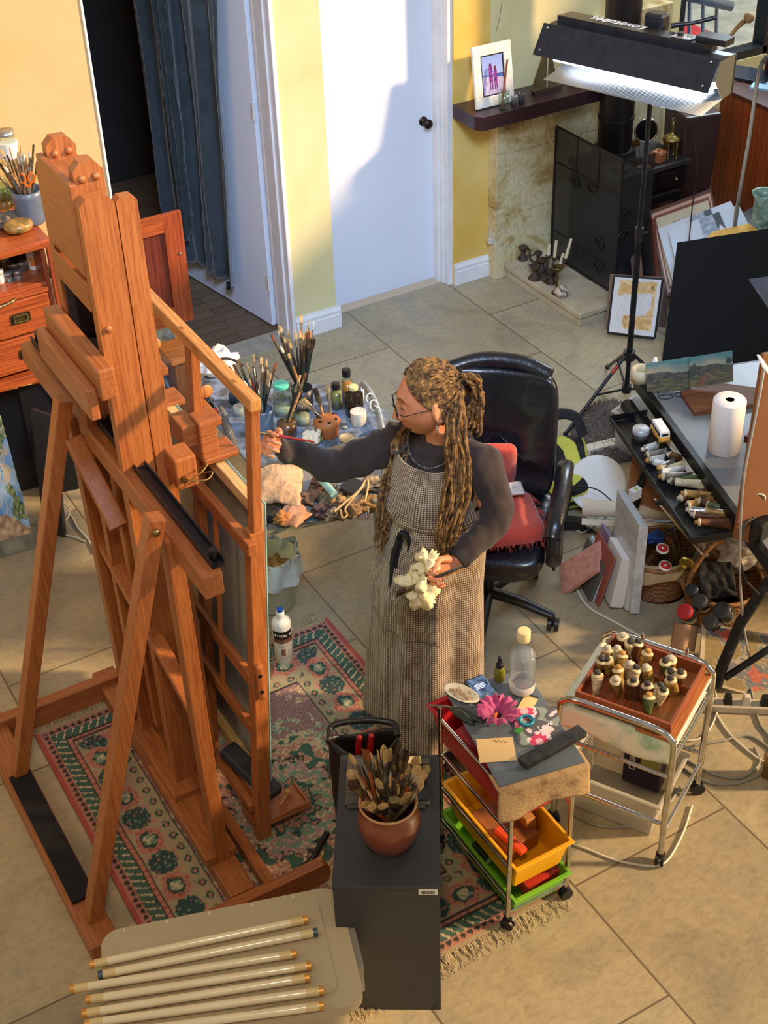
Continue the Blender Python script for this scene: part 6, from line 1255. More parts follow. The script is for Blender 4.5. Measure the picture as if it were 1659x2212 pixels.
o = MB().span((0, 0, 0), (.07, .04, .001)).build('metal_plate', mslv, M=TR(pz(20, 612, zs).x, pz(20, 612, zs).y, zs, .2)); tag(o, 'thin metal sheet under the small tins', 'plate')
o = MB().lathe([(0, 0), (.05, 0), (.04, .02), (0, .02)], 20).build('ochre_dish', mat('ochre_fabric', '9a8450', .8), M=TR(pz(108, 590, zs).x, pz(108, 590, zs).y, zs)); tag(o, 'dull ochre folded item at the right end of the chest shelf', 'dish')
# dark store under the chest: boards, cables, paintings
def slab(name, P0, P1, h, lean, m_, lab, cat, th=.02, colf=None, nx=40, ny=40, mv=None):
    """board standing on the floor from P0 to P1, leaning back by lean"""
    P0, P1 = V((P0[0], P0[1], 0)), V((P1[0], P1[1], 0)); X = (P1-P0); w = X.length; X.normalize(); N = V((-X.y, X.x, 0))
    if N.dot(FH) < 0: N = -N
    Yv = (V((0, 0, 1))*math.cos(lean)+N*math.sin(lean)); M = frame_axes((P0.x, P0.y, .002), X, Yv)
    if colf:
        r = thing(name, lab, cat, M); s_ = 1 if (M.to_3x3() @ V((0, 0, 1))).dot(-FH) > 0 else -1
        MB().span((0, 0, -th*(s_ > 0)), (w, h, th*(s_ < 0))).build('canvas_edge', m_, r, bev=.002)
        MB().grid(lambda u, v: (u*w, v*h, .0008*s_), nx, ny, colf=colf).build('painted_face', mv or vcol('oil_paint', .5, .2, 120), r); return r, M, w
    o = MB().span((0, 0, -th), (w, h, 0)).build(name, m_, M=M, bev=.002); tag(o, lab, cat); return o, M, w
def tree(u, v):
    sky = mixc(lin('3f7ec0')[:3], lin('a8c8e0')[:3], max(0, min(1, .5+fbm(u*3, v*4, 3))))
    n = fbm(u*5, v*6, 5); c = sky
    if n > -.05+.5*abs(v-.65): c = mixc(lin('2f4a2a')[:3], lin('8a9a5c')[:3], max(0, min(1, .5+nf(u*30, v*30)*1.2)))
    if abs(math.sin(u*9+3*nf(u*4, v*5))*.5-v+.3+.3*nf(u*8, v*8, 2)) < .025 or abs(nf(u*7, v*7, 8)) < .03 and v > .2: c = lin('c9b89a')[:3]
    if v < .34-abs(u-.6)*.5+.08*nf(u*9, v*9): c = mixc(lin('8a6a4c')[:3], lin('cfae88')[:3], max(0, min(1, .5+nf(u*12, v*20)*1.3)))
    if v < .12: c = mixc(lin('5a5c50')[:3], lin('8a8470')[:3], .5+nf(u*9, v*9))
    return c
P0, P1 = pz(-60, 1222), pz(78, 1184)
slab('tree_painting', P0, P1, .62, .42, mat('grey_canvas_edge', '5a5c68', .7), 'painting of a pale gum tree against blue sky leaning at the left edge', 'painting', .035, tree, 90, 130)
dkb = mat('dark_board_paint', '1c1c20', .5, c2='2a2a30', ns=8)
slab('dark_board', (1.18, 5.36), (1.24, 5.25), .62, .12, dkb, 'dark board leaning beside the blue tree painting', 'board')
slab('black_board', (.9, 5.75), (1.3, 5.7), .52, .1, dkb, 'black board in the dark space under the chest', 'board')
slab('black_portfolio', (1.26, 5.62), (1.44, 5.58), .56, .15, mat('black_portfolio', '15161a', .4), 'black portfolio leaning under the right end of the chest', 'portfolio')
mwh = mat('white_cable', 'cfc8b8', .5); mbc = mat('black_cable', '17171a', .5); mgc = mat('grey_cable', '8c8a80', .5)
def cable(pts, r, m_, lab, z=.006, name='power_cable'):
    o = MB().tube(cr([pz(p[0], p[1], p[2] if len(p) > 2 else z) for p in pts], 7), r, 7).build(name, m_); return tag(o, lab, 'cable')
cable([(92, 1090, .1), (110, 1080, .12), (135, 1085, .08), (120, 1110, .03), (100, 1100, .05), (120, 1080, .1), (150, 1100, .03), (140, 1125), (118, 1120), (150, 1112), (168, 1140), (190, 1165), (205, 1195)], .004, mwh, 'white cable tangled under the chest behind the easel')
cable([(80, 1130), (120, 1150), (160, 1160), (185, 1170)], .004, mwh, 'white cable running straight below the tangle')
o = MB().span((-.04, -.02, 0), (.04, .02, .025)).build('power_adapter', mwh, M=TR(pz(128, 1118).x, pz(128, 1118).y, 0, .3), bev=.004); tag(o, 'small white adapter on the floor under the chest', 'adapter')
# paintings on the floor behind the easel (seen between its bars)
def yel(u, v): return mixc(mixc(lin('2c3c3c')[:3], lin('5a6c78')[:3], max(0, min(1, .5+fbm(u*4, v*3)))), lin('c89a2c')[:3], max(0, min(1, (nf(u*5, v*1.2, 4)-.1)*4)))
def dkp(u, v): return mixc(lin('2a3440')[:3], lin('a8b0ac')[:3], max(0, min(1, .35+fbm(u*9, v*9, 2)*.9)))
slab('yellow_painting', pz(318, 800, .0), pz(408, 770, .0), .20, .5, mwp, 'dark painting with yellow streaks seen behind the leaning easel', 'painting', .02, yel, 40, 30)
slab('grey_painting', pz(345, 900, .0), pz(425, 870, .0), .24, .5, mwp, 'small grey and white painting below the yellow-streaked one', 'painting', .02, dkp, 40, 30)
# ================================================================ CURTAIN CLOTH on the open door
mcu = mat('petrol_blue_velvet', '2a3238', .85, c2='39444a', ns=9, sheen=.5, bm=.25, bs=60)
dl = math.atan2(.94, -.16); hx0, hy0 = 2.955, 6.49; dd_ = V((math.cos(dl), math.sin(dl), 0)); nn_ = V((-dd_.y, dd_.x, 0)); nn_ = nn_ if nn_.x < 0 else -nn_
def cur(u, w):
    s = lerp(.09+.15*w, 1.02, u); fold = .035*math.sin(u*22+1.5*math.sin(w*2))+.018*math.sin(u*51+w*2)+.02*nf(u*6, w*3)
    bot = .16+.03*u; z = lerp(2.5, bot, w); p = V((hx0, hy0, 0)) + dd_*s + nn_*(.065+fold*(.6+.4*w)); return (p.x, p.y, z+.008*nf(u*20, 1))
CU_ = MB().grid(cur, 150, 60).build('hanging_cloth', mcu, solid=.004); tag(CU_, 'dark petrol blue cloth hanging in folds over the open white door', 'cloth')
def cur2(u, w):
    a_ = lerp(-.9, .9, u)*(1-.35*w); s = .60+.085*math.sin(a_*1.5)*(1-.2*w); z = lerp(2.5, .36+.14*(abs(u-.5)*2)**2, w); p = V((hx0, hy0, 0)) + dd_*s + nn_*(.12+.03*math.cos(a_*1.7)+.012*math.sin(u*17+w*3)+.01*nf(u*9, w*9)); return (p.x, p.y, z)
o = MB().grid(cur2, 60, 50).build('hanging_garment', mat('dark_green_velvet', '1f2a2e', .9, c2='2c3a3e', ns=20, sheen=.5, bm=.5, bs=40), solid=.006); tag(o, 'dark green rumpled garment hanging over the blue cloth', 'garment')
o = MB().lathe([(0, 0), (.012, 0), (.012, .04), (0, .04)], 14).build('cord_toggle', mrubber, M=TR(*(V((hx0, hy0, 0))+dd_*.34+nn_*.07)[:2], .13)); tag(o, 'black toggle hanging from the hem of the blue cloth', 'toggle')
o = MB().prism(rrect(-.05, -.25, .05, .25, .04), 0, .03, MXZ(0)).tube([(0.03, -.01, -.2), (.04, -.02, -.6)], .006, 6).build('black_coat', mat('black_gloss', '0c0c0e', .3), M=TR(2.25, 7.4, 1.0)); tag(o, 'black bag shape hanging in the dark hall', 'bag')
# ================================================================ STUDIO LIGHT ON A TRIPOD
LS = thing('studio_light', 'black fluorescent studio lamp with open silver doors on a tripod stand', 'lamp')
SX, SY = 4.06, 4.73
MB().cyl((SX, SY, .30), (SX, SY, .95), .0145, n=16).build('lower_pole', mblack, LS); MB().cyl((SX, SY, .95), (SX, SY, 1.78), .011, n=16).build('upper_pole', mblack, LS)
MB().cyl((SX, SY, .93), (SX, SY, 1.0), .02, n=16).cyl((SX+.015, SY, .965), (SX+.045, SY-.01, .965), .006).build('clamp_collar', mchb, LS)
MB().cyl((SX, SY, .29), (SX, SY, .335), .03, n=18).build('tripod_collar', mchb, LS); MB().cyl((SX, SY, .10), (SX, SY, .14), .024, n=18).build('tripod_hub', mchb, LS); MB().cyl((SX, SY, .1), (SX, SY, .3), .012, n=14).build('centre_tube', mblack, LS)
lp = pz(1248, 928, 0); a0 = math.atan2(lp.y-SY, lp.x-SX); rad = .40
for k in range(3):
    a_ = a0+2*PI*k/3; e = V((SX+rad*math.cos(a_), SY+rad*math.sin(a_), .008)); s_ = V((SX+.03*math.cos(a_), SY+.03*math.sin(a_), .315))
    l = MB().tube([s_, e], .009, 10).build('leg', mblack, LS); MB().tube([V((SX+.02*math.cos(a_), SY+.02*math.sin(a_), .12)), s_.lerp(e, .5)], .006, 8).build('leg_brace', mblack, l)
    MB().sph(e, .013, 10).build('rubber_foot', mrubber, l); MB().cyl(s_.lerp(e, .12), s_.lerp(e, .22), .0098, n=10).build('red_band', mat('red_band', 'a02020', .4), l)
PL, PR = pz(1192, 62, 1.90), pz(1562, 140, 1.90); LX = (PR-PL).normalized(); LY = V((LX.y, -LX.x, 0)); LY = -LY if LY.dot(FH) < 0 else LY   # LY away from the camera
HL = (PR-PL).length; LM2 = frame_axes(PL, LX, LY)   # x along, y away, z up
mlamp = mat('lamp_black_enamel', '1b1b1d', .42, c2='29292c', ns=14, coat=.1); mslr = mat('ribbed_silver_reflector', 'b4b8bc', .32, .95)
def lprism(poly, name, m_, x0=0, x1=None, bev=.002):
    x1 = HL if x1 is None else x1; M = LM2 @ Matrix(((0, 0, 1, 0), (-1, 0, 0, 0), (0, 1, 0, 0), (0, 0, 0, 1)))   # poly (u toward camera, z)
    return MB().prism(poly, x0, x1, M).build(name, m_, LS, bev=bev)
lprism([(-.13, .0), (-.13, .045), (-.01, .06), (-.01, .02)], 'ballast_housing', mlamp, .02, HL-.10)
lprism([(-.12, .01), (-.02, .03), (.03, .028), (.03, .022), (-.02, .024), (-.10, -.0), (-.10, -.15), (-.12, -.15)], 'lamp_shell', mlamp)
d1_ = lprism([(.03, .032), (.036, .03), (.115, -.085), (.109, -.088)], 'upper_barn_door', mlamp, -.02, HL+.0)
def refl(u, w): x = lerp(.06, HL+.0, u); k = w; return LM2 @ V((x, -lerp(-.09, .145, k), lerp(-.145, -.170, k)+.0012*math.sin(k*150)))
MB().grid(refl, 2, 240).build('lower_barn_door', mslr, LS, solid=.002)
for x in (.0, HL-.0): MB().prism([(-.10, -.15), (-.10, .02), (.03, .02), (.06, -.05), (-.02, -.15)], x-.001, x+.001, LM2 @ Matrix(((0, 0, 1, 0), (-1, 0, 0, 0), (0, 1, 0, 0), (0, 0, 0, 1)))).build('end_plate', mslr, LS)
m, t, b = nt('lit_tube'); b.inputs['Base Color'].default_value = (1, 1, 1, 1); b.inputs['Emission Color'].default_value = lin('eaf4ff'); b.inputs['Emission Strength'].default_value = 4.5
for u in (-.06, -.01, .03): MB().cyl(LM2 @ V((.04, -u, -.115)), LM2 @ V((HL-.04, -u, -.115)), .012, n=16).build('lit_tube', m, LS)
for x in (.01, HL-.03): 
    for (u, z) in ((.045, .02), (.1, -.062)): MB().sph(LM2 @ V((x, -u-.006, z)), .006, 10).build('rivet', mslv, d1_)
TM2 = LM2 @ Matrix.Translation((.30, .062, .0595)) @ rotm(-.12, 0, PI)
text('Lovetubes', .056, mat('white_enamel_print', 'eceef0', .5), LS, TM2, 'lettering', shear=.5, sx=1.15)
lprism([(-.11, .05), (-.11, .056), (-.02, .066), (-.02, .06)], 'switch_plate', mat('aluminium_plate', 'b8b8b4', .35, .8), HL-.26, HL-.17); MB().cyl(LM2 @ V((HL-.235, .06, .055)), LM2 @ V((HL-.235, .06, .075)), .014, n=18).build('knob', mblack, LS)
text('169', .02, mink, LS, LM2 @ Matrix.Translation((HL-.19, .06, .0645)) @ rotm(-.1, 0, PI), 'lettering')
lprism([(-.12, .05), (-.12, .08), (-.04, .08), (-.04, .055)], 'socket_box', mlamp, HL-.155, HL-.02, .004)
MB().box((.43, .15, .05), (.09, .07, .11), M=LM2).build('yoke_clamp', mlamp, LS, bev=.012); MB().tube([LM2 @ V((.5, .15, .06)), LM2 @ V((.58, .19, .075)), LM2 @ V((.66, .24, .10))], [.012, .008, .010], 10).build('tilt_lever', mlamp, LS)
MB().tube([LM2 @ V((.43, .12, .02)), V((SX, SY, 1.76))], .014, 12).build('yoke_arm', mlamp, LS)
cable([(1500, 300, 1.2), (1505, 370, .9), (1495, 450, .7), (1488, 525, .55)], .0035, mbc, 'thin black cord hanging in front of the framed pictures')
# ================================================================ MANTEL THINGS
MZ = 1.095
def on_mantel(px, py): return pz(px, py, MZ)
q0_, q1_ = on_mantel(1026, 238), on_mantel(1150, 208)
X = V((q1_.x-q0_.x, q1_.y-q0_.y, 0)); X.normalize(); N = V((-X.y, X.x, 0)); Yv = V((0, 0, 1))*.985+N*.17
FR = thing('photo_frame', 'white wooden picture frame with a beach photograph leaning on the mantel', 'picture frame', frame_axes((q0_.x, q0_.y, MZ+.002), X, Yv)); fw_, fh_ = .245, .325; mfr_ = mat('distressed_white_wood', 'e6e2d8', .6, c2='c8c2b4', ns=14)
fr = MB(); fr.span((0, 0, 0), (fw_, .055, .018)); fr.span((0, fh_-.055, 0), (fw_, fh_, .018)); fr.span((0, .055, 0), (.05, fh_-.055, .018)); fr.span((fw_-.05, .055, 0), (fw_, fh_-.055, .018)); fr.build('frame_moulding', mfr_, FR, bev=.004)
MB().span((.048, .052, .004), (fw_-.048, fh_-.052, .010)).build('inner_mount', mat('black_mount', '1c1c20', .5), FR)
def beach(u, v):
    c = mixc(lin('b0b8d8')[:3], lin('8aa0d8')[:3], v) if v > .52 else (lin('3f5a9c')[:3] if v > .40+.1*(1-u) else mixc(lin('c8bcd0')[:3], lin('a89cc0')[:3], .5+nf(u*8, v*8)))
    for (cx2, top, w_) in ((.40, .80, .10), (.62, .72, .09)):
        d = abs(u-cx2)
        if (u-cx2)**2/.0045+(v-top+.05)**2/.004 < 1: return lin('6a2a5a')[:3]
        if d < w_*(1-.3*abs(v-.45)) and .12 < v < top-.1: 
            if v < .32 and abs(d-.045) > .03: continue
            return lin('8a3a8c')[:3] if nf(u*12, v*12) > -.1 else lin('5a2a70')[:3]
    return c
MB().grid(lambda u, v: (lerp(.058, fw_-.058, u), lerp(.062, fh_-.062, v), .0108), 70, 90, colf=beach).build('photograph', vcol('photo_print', .3), FR)
p = on_mantel(1088, 236); g_ = thing('drinking_glass', 'clear glass tumbler with a reddish stick in front of the white frame', 'glass', TR(p.x, p.y, MZ)); MB().lathe([(.024, 0), (.026, .004), (.030, .10), (.028, .10), (.024, .008), (0, .008)], 28).build('glass_body', mglass, g_)
o = MB().cyl(V((p.x-.012, p.y, MZ+.012)), V((p.x+.045, p.y+.04, MZ+.25)), .006, n=10).build('wooden_stick', mat('red_brown_stick', '8a4a34', .5)); tag(o, 'reddish wooden stick standing in the clear tumbler', 'stick')
for i, (px, py, r, h, m_, lab) in enumerate(((1111, 227, .017, .055, mslv, 'small dull metal shot cup beside the tumbler'), (1127, 222, .018, .055, mat('smoked_glass', '4a4a48', .2, coat=.5), 'small smoky glass jar right of the metal cup'))):
    p = on_mantel(px, py); o = MB().lathe([(0, 0), (r, 0), (r, h*.9), (r*.9, h), (r*.8, h), (r*.85, .006), (0, .006)], 22).build('small_cup', m_, M=TR(p.x, p.y, MZ)); tag(o, lab, 'cup')
p = on_mantel(1180, 196); SH = thing('model_sailboat', 'brass model sailboat standing on the mantel', 'ornament', frame_axes((p.x, p.y, MZ), X, V((0, 0, 1)))); mbs = mat('old_brass_sail', '8c7c54', .4, .6, c2='6a5a3c', ns=10)
MB().prism([(-.085, 0), (.085, 0), (.10, .022), (-.1, .018)], -.018, .018).build('hull', mat('brown_hull', '4a3a2c', .4), SH, bev=.006); MB().prism([(-.098, .03), (-.006, .03), (-.0, .29)], -.003, .003).build('main_sail', mbs, SH); MB().prism([(.008, .03), (.075, .03), (.01, .24)], -.003, .003).build('fore_sail', mbs, SH); MB().cyl((.003, .02, 0), (.003, .3, 0), .0035, n=8).build('mast', mat('pale_mast', 'c8bca0', .5), SH)
p = on_mantel(1243, 178); o = MB().lathe([(0, 0), (.03, 0), (.038, .03), (.036, .065), (.032, .065), (.03, .01), (0, .01)], 26).build('clay_cup', mter, M=TR(p.x, p.y, MZ)); tag(o, 'small orange clay cup on the right of the mantel', 'cup')
o = MB().box((0, 0, .045), (.045, .01, .09)).build('blue_card', mat('blue_card', '6a8ad0', .6), M=TR(on_mantel(1275, 178).x, on_mantel(1275, 178).y, MZ, .6)); tag(o, 'small blue card beside the stove pipe on the mantel', 'card')
o = MB().tube([pY(1085, 0, 6.345), pY(1079, 40, 6.345), pY(1072, 68, 6.345)], .0012, 5).build('hanging_wire', mbc); tag(o, 'thin wire hanging down the cream wall', 'wire')
so = thing('wall_socket', 'white double wall socket with plug low on the chimney corner', 'socket', Matrix.Translation(tuple(pX(1063, 512, 4.30)))); MB().span((-.004, -.028, -.042), (.0, .03, .042)).build('plate', mwh, so, bev=.001); MB().span((-.03, -.016, -.035), (-.004, .014, -.005)).build('plug', mwh, so, bev=.004)
hz = .087
def hearthp(px, py): return pz(px, py, hz)
o = MB().tube(cr([pX(1062, 525, 4.285), pz(1075, 540, .15), pz(1105, 545, .1), pz(1140, 530, .1), pz(1150, 545, .1), pz(1130, 580, .1)], 7), .004, 7).build('power_cable', mwh); tag(o, 'white cord running from the wall socket over the hearth', 'cable')
# ================================================================ STOVE
mcast = mat('cast_iron', '1f2022', .5, .4, c2='2b2c2e', ns=16, bm=.15, bs=90); mcast2 = mat('dusty_stove_top', '35373a', .55, .2, c2='4a4b4c', ns=12)
ST = thing('wood_stove', 'black cast iron wood stove with flue pipe on the stone hearth', 'stove')
sx0, sx1, sy0, sy1 = 4.72, 5.28, 5.77, 6.16
MB().span((sx0+.02, sy0+.015, .16), (sx1-.02, sy1, .66)).build('fire_box', mcast, ST, bev=.01); MB().span((sx0, sy0-.01, .665), (sx1, sy1+.01, .70)).build('stove_top', mcast2, ST, bev=.008)
for x in (sx0+.04, sx1-.04):
    for y in (sy0+.05, sy1-.05): MB().cyl((x, y, .085), (x, y, .17), .018, .026, 14).build('leg', mcast, ST)
MB().span((sx0+.02, sy0-.005, .55), (sx1-.02, sy0+.02, .655)).build('upper_front', mcast, ST, bev=.004)
dr_ = MB().span((sx0+.05, sy0-.018, .20), (sx1-.05, sy0+.01, .535)).build('stove_door', mcast, ST, bev=.012)
MB().span((sx0+.11, sy0-.021, .25), (sx1-.11, sy0-.017, .48)).build('sooty_window', mat('sooty_glass', '3c2a22', .2, c2='8a5c44', ns=7, lo=.45, coat=.4), dr_)
MB().cyl((sx0+.06, sy0-.03, .6), (sx0+.06, sy0-.01, .6), .02, n=18).sph((sx0+.06, sy0-.045, .585), .018, 12).build('air_knob', mcast, ST); MB().sph((sx1-.1, sy0-.012, .6), .011, 10).build('knob', mslv, ST)
MB().cyl((4.93, 6.02, .70), (4.93, 6.02, .76), .13, .12, n=32).build('flue_collar', mcast, ST); MB().cyl((4.93, 6.02, .74), (4.93, 6.02, 3.2), .098, n=36).build('flue_pipe', mat('black_flue', '1a181a', .35, .3, c2='242224', ns=6), ST); MB().cyl((4.93, 6.02, .93), (4.93, 6.02, .95), .102, n=36).build('flue_seam', mcast, ST)
MB().lathe([(.0, 0), (.06, .0), (.06, .012), (.0, .014)], 24, c=(4.86, 5.86, .70)).build('hot_plate', mcast2, ST)
# things on the stove
def stp(px, py, z=.702): return pz(px, py, z)
p = stp(1390, 356); MI = thing('vanity_mirror', 'round chrome mirror on a stand on the stove', 'mirror', TR(p.x, p.y, .702, -.5)); MB().lathe([(0, 0), (.06, 0), (.06, .006), (.012, .012), (.007, .02), (.007, .13)], 28).build('base', mchr, MI)
MB().tube([(.062*math.cos(2*PI*i/36), 0, .20+.068*math.sin(2*PI*i/36)) for i in range(36)], .0055, 8, closed=True).build('mirror_rim', mchr, MI); MB().cyl((0, -.002, .20), (0, .002, .20), .06, n=36).build('mirror_glass', mat('dark_mirror', '30383a', .12, .8), MI); MB().tube([(0, 0, .12), (0, 0, .132)], .008, 8).build('swivel', mchr, MI)
p = stp(1422, 348); TCt = thing('ornament_box', 'small carved terracotta box with lid on the stove', 'box', TR(p.x, p.y, .702, .3)); mtc2 = mat('pale_terracotta', 'c8885c', .6, c2='a86a44', ns=40, bm=.4, bs=90)
MB().span((-.035, -.03, 0), (.035, .03, .05)).build('box_body', mtc2, TCt, bev=.004); MB().box((0, 0, .056), (.076, .066, .012), taper=.8).sph((0, 0, .068), .008, 10).build('box_lid', mtc2, TCt)
p = stp(1371, 345); o = MB().span((-.03, -.002, .075), (.03, .002, .12)).tube([(-.025, 0, .075), (-.035, -.01, 0)], .002, 6).tube([(.025, 0, .075), (.035, -.01, 0)], .002, 6).tube([(0, 0, .08), (0, .04, 0)], .002, 6).build('small_easel_plate', mbrassd, M=TR(p.x, p.y, .702, .1)); tag(o, 'tiny dark plate stand left of the mirror on the stove', 'ornament')
p = stp(1448, 338); BE = thing('brass_fire_bell', 'brass bell-shaped companion ornament on turned legs on the stove', 'ornament', TR(p.x, p.y, .702)); mbra = mat('bright_brass', 'c9b878', .25, .9, c2='8a7c4c', ns=20)
MB().lathe([(.005, .10), (.055, .10), (.05, .112), (.03, .128), (.012, .135), (.008, .15), (.014, .165), (.008, .18), (.010, .19), (.004, .20)], 26).build('domed_top', mbra, BE); MB().tube([(.012*math.cos(2*PI*i/16), 0, .212+.012*math.sin(2*PI*i/16)) for i in range(16)], .003, 6, closed=True).build('ring', mbra, BE)
for k in range(4): a_ = k*PI/2+.4; MB().lathe([(.009, 0), (.005, .01), (.009, .03), (.005, .05), (.009, .07), (.006, .102)], 10, c=(.035*math.cos(a_), .035*math.sin(a_), 0)).build('turned_leg', mbra, BE)
# fire tools beside the stove
FT = thing('fire_tools', 'dark iron companion set with knobbed handles right of the stove', 'fire tools'); mir = mat('wrought_iron', '2e2b2c', .5, .6); cN = pD(1490, 330, 8.0); bx_, by_ = 5.38, 5.86
MB().cyl((bx_, by_, .0), (bx_, by_, .82), .012, n=12).build('centre_post', mir, FT); MB().lathe([(0, 0), (.09, 0), (.09, .015), (.02, .03), (0, .03)], 24, c=(bx_, by_, 0)).build('base', mir, FT)
for k, (dx, dy, zt) in enumerate(((-.03, .03, .94), (.02, .04, .93), (.05, -.02, .86), (-.01, -.05, .84))):
    MB().lathe([(.006, .12), (.007, zt-.16), (.012, zt-.14), (.009, zt-.10), (.013, zt-.05), (.008, zt-.03)], 12, c=(bx_+dx, by_+dy, 0)).sph((bx_+dx, by_+dy, zt-.015), .018, 12).build('tool', mir, FT)
MB().tube(cr([(bx_-.06, by_+.02, .76), (bx_, by_-.05, .76), (bx_+.07, by_, .775), (bx_+.04, by_+.05, .77)]), .008, 8).build('hook_bar', mir, FT); MB().cyl((bx_+.02, by_-.03, .35), (bx_+.02, by_-.03, .62), .035, n=18).build('brush_head', mir, FT)
# dark leather-like box and iron hod
p = pz(1478, 255, .93); o = MB().box((0, 0, -.25), (.20, .24, .50), taper=1.12).build('leather_bin', mat('oxblood_leather', '3a2624', .4, c2='4c3430', ns=10, coat=.3, bm=.2), M=TR(p.x+.15, p.y+.1, .93, -.25), bev=.012); tag(o, 'tall oxblood leather bin standing between stove and desk', 'bin')
HD = thing('coal_hod', 'dark wedge-shaped hod with hoop handle behind the framed picture', 'hod', TR(5.38, 5.44, 0, .3)); mhd = mat('brown_black_iron', '2c241e', .6, c2='3c322a', ns=14)
MB().box((0, 0, .18), (.28, .28, .36), taper=.62).build('hod_body', mhd, HD, bev=.01); MB().tube([(.05*math.cos(PI*i/14), 0, .37+.075*math.sin(PI*i/14)) for i in range(15)], .012, 8).build('hoop_handle', mhd, HD)
# fire screen
m, t, b = nt('fine_mesh'); ck = t.nodes.new('ShaderNodeTexChecker'); ck.inputs['Scale'].default_value = 1; 
tr_n = t.nodes.new('ShaderNodeBsdfTransparent'); mxs = t.nodes.new('ShaderNodeMixShader'); mxs.inputs[0].default_value = .60; out = t.nodes['Material Output']; b.inputs['Base Color'].default_value = lin('26272a'); b.inputs['Roughness'].default_value = .5; t.nodes.remove(ck)
L(t, tr_n.outputs[0], mxs.inputs[1]); L(t, b.outputs[0], mxs.inputs[2]); L(t, mxs.outputs[0], out.inputs[0]); mmesh = m
SCN = thing('fire_screen', 'black mesh fire screen with scrollwork standing on the hearth', 'fire screen'); xs = 4.655; ya, yb = 5.60, 6.20
MB().span((xs-.001, ya, .10), (xs+.001, yb, .88)).build('mesh_panel', mmesh, SCN); bl = MB()
for z in (.10, .26, .68, .885): bl.cyl((xs, ya, z), (xs, yb, z), .007, n=8)
for y in (ya, yb): bl.cyl((xs, y, .087), (xs, y, .885), .008, n=8)
bl.cyl((xs-.002, ya+.2, .68), (xs-.002, ya+.2, .885), .004, n=6); bl.cyl((xs-.002, ya+.4, .68), (xs-.002, ya+.4, .885), .004, n=6); bl.build('screen_frame', mir, SCN)
def scroll(y, z, r, s_=1, n=26): return [(xs-.008, y+s_*r*(1-i/n*.75)*math.cos(i*.32), z+r*(1-i/n*.75)*math.sin(i*.32)) for i in range(n)]
for y, z, s_ in ((5.75, .34, 1), (5.75, .2, -1), (6.0, .62, 1), (5.85, .64, -1)): MB().tube(scroll(y, z, .045, s_), .005, 6).build('scroll', mir, SCN)
W2 = thing('x', None, None); bpy.data.objects.remove(W2)
MB().span((xs+.0, ya-.0, .1), (xs+.22, ya+.002, .88)).build('side_wing', mmesh, SCN)
for z, s_ in ((.56, 1), (.44, -1)): MB().tube([(xs+.04+.045*(1-i/26*.75)*math.cos(i*.32)*s_, ya-.01, z+.045*(1-i/26*.75)*math.sin(i*.32)) for i in range(26)], .0055, 6).build('scroll', mir, SCN)
# candelabra cluster on the hearth
CN = thing('iron_candelabrum', 'low rusty iron candelabrum with candle stubs on the hearth', 'candle holder'); mru = mat('rusty_iron', '3c3028', .7, .3, c2='5a4838', ns=24); mcd = mat('cream_candle', 'd2c4a4', .5)
cps = [((1185, 552), (1187, 528), .010), ((1198, 556), (1202, 520), .010), ((1210, 572), (1217, 547), .010), ((1222, 558), (1234, 516), .010)]
cc_ = hearthp(1180, 600)
for i, (b_, t_, r) in enumerate(cps):
    B_ = pD(b_[0], b_[1], cc_.dot(FH)-.02*i+.05); T_ = pD(t_[0], t_[1], cc_.dot(FH)-.02*i+.05+.0); o = MB().cyl(B_, T_, r, r*.85, 14).build('candle', mcd); tag(o, ('leftmost short', 'second upright', 'short leaning front', 'tall leaning right')[i]+' cream candle in the iron candelabrum', 'candle')
    MB().lathe([(.004, -.02), (.016, -.012), (.018, .0), (.012, .004), (0, .004)], 14, c=B_).build('candle_cup', mru, CN); MB().tube(cr([B_-V((0, 0, .015)), (B_+cc_)/2-V((0, 0, .03)), cc_+V((0, 0, .02))], 6), .006, 7).build('arm', mru, CN)
MB().lathe([(0, 0), (.05, 0), (.045, .012), (.012, .03), (0, .03)], 18, c=(cc_.x, cc_.y, hz)).build('base', mru, CN)
for i, (px, py, r, lab) in enumerate(((1130, 548, .035, 'rusty iron block holder at the left of the hearth'), (1155, 590, .04, 'rusty iron lamp foot in the middle of the hearth'), (1162, 560, .03, 'dark iron cap beside the white cord'), (1190, 600, .03, 'rusty iron bracket in front of the candles'), (1170, 575, .035, 'small rusty iron fitting with white wire'))):
    p = hearthp(px, py+12); r_ = thing('iron_fitting', lab, 'iron fitting', TR(p.x, p.y, hz, i)); MB().lathe([(0, 0), (r, 0), (r*.9, .015), (r*.4, .03), (r*.35, .06), (r*.8, .07), (r*.8, .085), (0, .085)], 8).build('fitting_body', mru, r_, bev=.002); MB().tube(cr([(r, 0, .01), (r*1.6, .01, .03), (r*1.2, .03, .06), (0, .02, .08)]), .006, 6).build('fitting_arm', mru, r_)
p = hearthp(1213, 640); CS = thing('brass_candlestick', 'slim brass candlestick with wide pan by the fire screen', 'candle holder', TR(p.x, p.y+.05, hz)); MB().lathe([(0, 0), (.03, 0), (.02, .012), (.005, .02), (.006, .07), (.009, .08), (.005, .10), (.006, .145), (.028, .15), (.032, .165), (.028, .165), (.022, .155), (0, .155)], 22).build('stick', mat('dark_brass', '6c5a38', .35, .85), CS)
p = hearthp(1213, 640); o = MB().lathe([(0, 0), (.022, 0), (.04, .02), (.042, .035), (.03, .052), (.018, .058), (.018, .062), (.014, .062), (.016, .05), (0, .05)], 24).build('painted_pot', mat('cream_pot_dark_pattern', 'c4b49c', .5, c2='5a4c40', ns=38, lo=.52, hi=.58), M=TR(p.x, p.y, hz)); tag(o, 'small round cream pot with dark pattern at the hearth edge', 'pot')
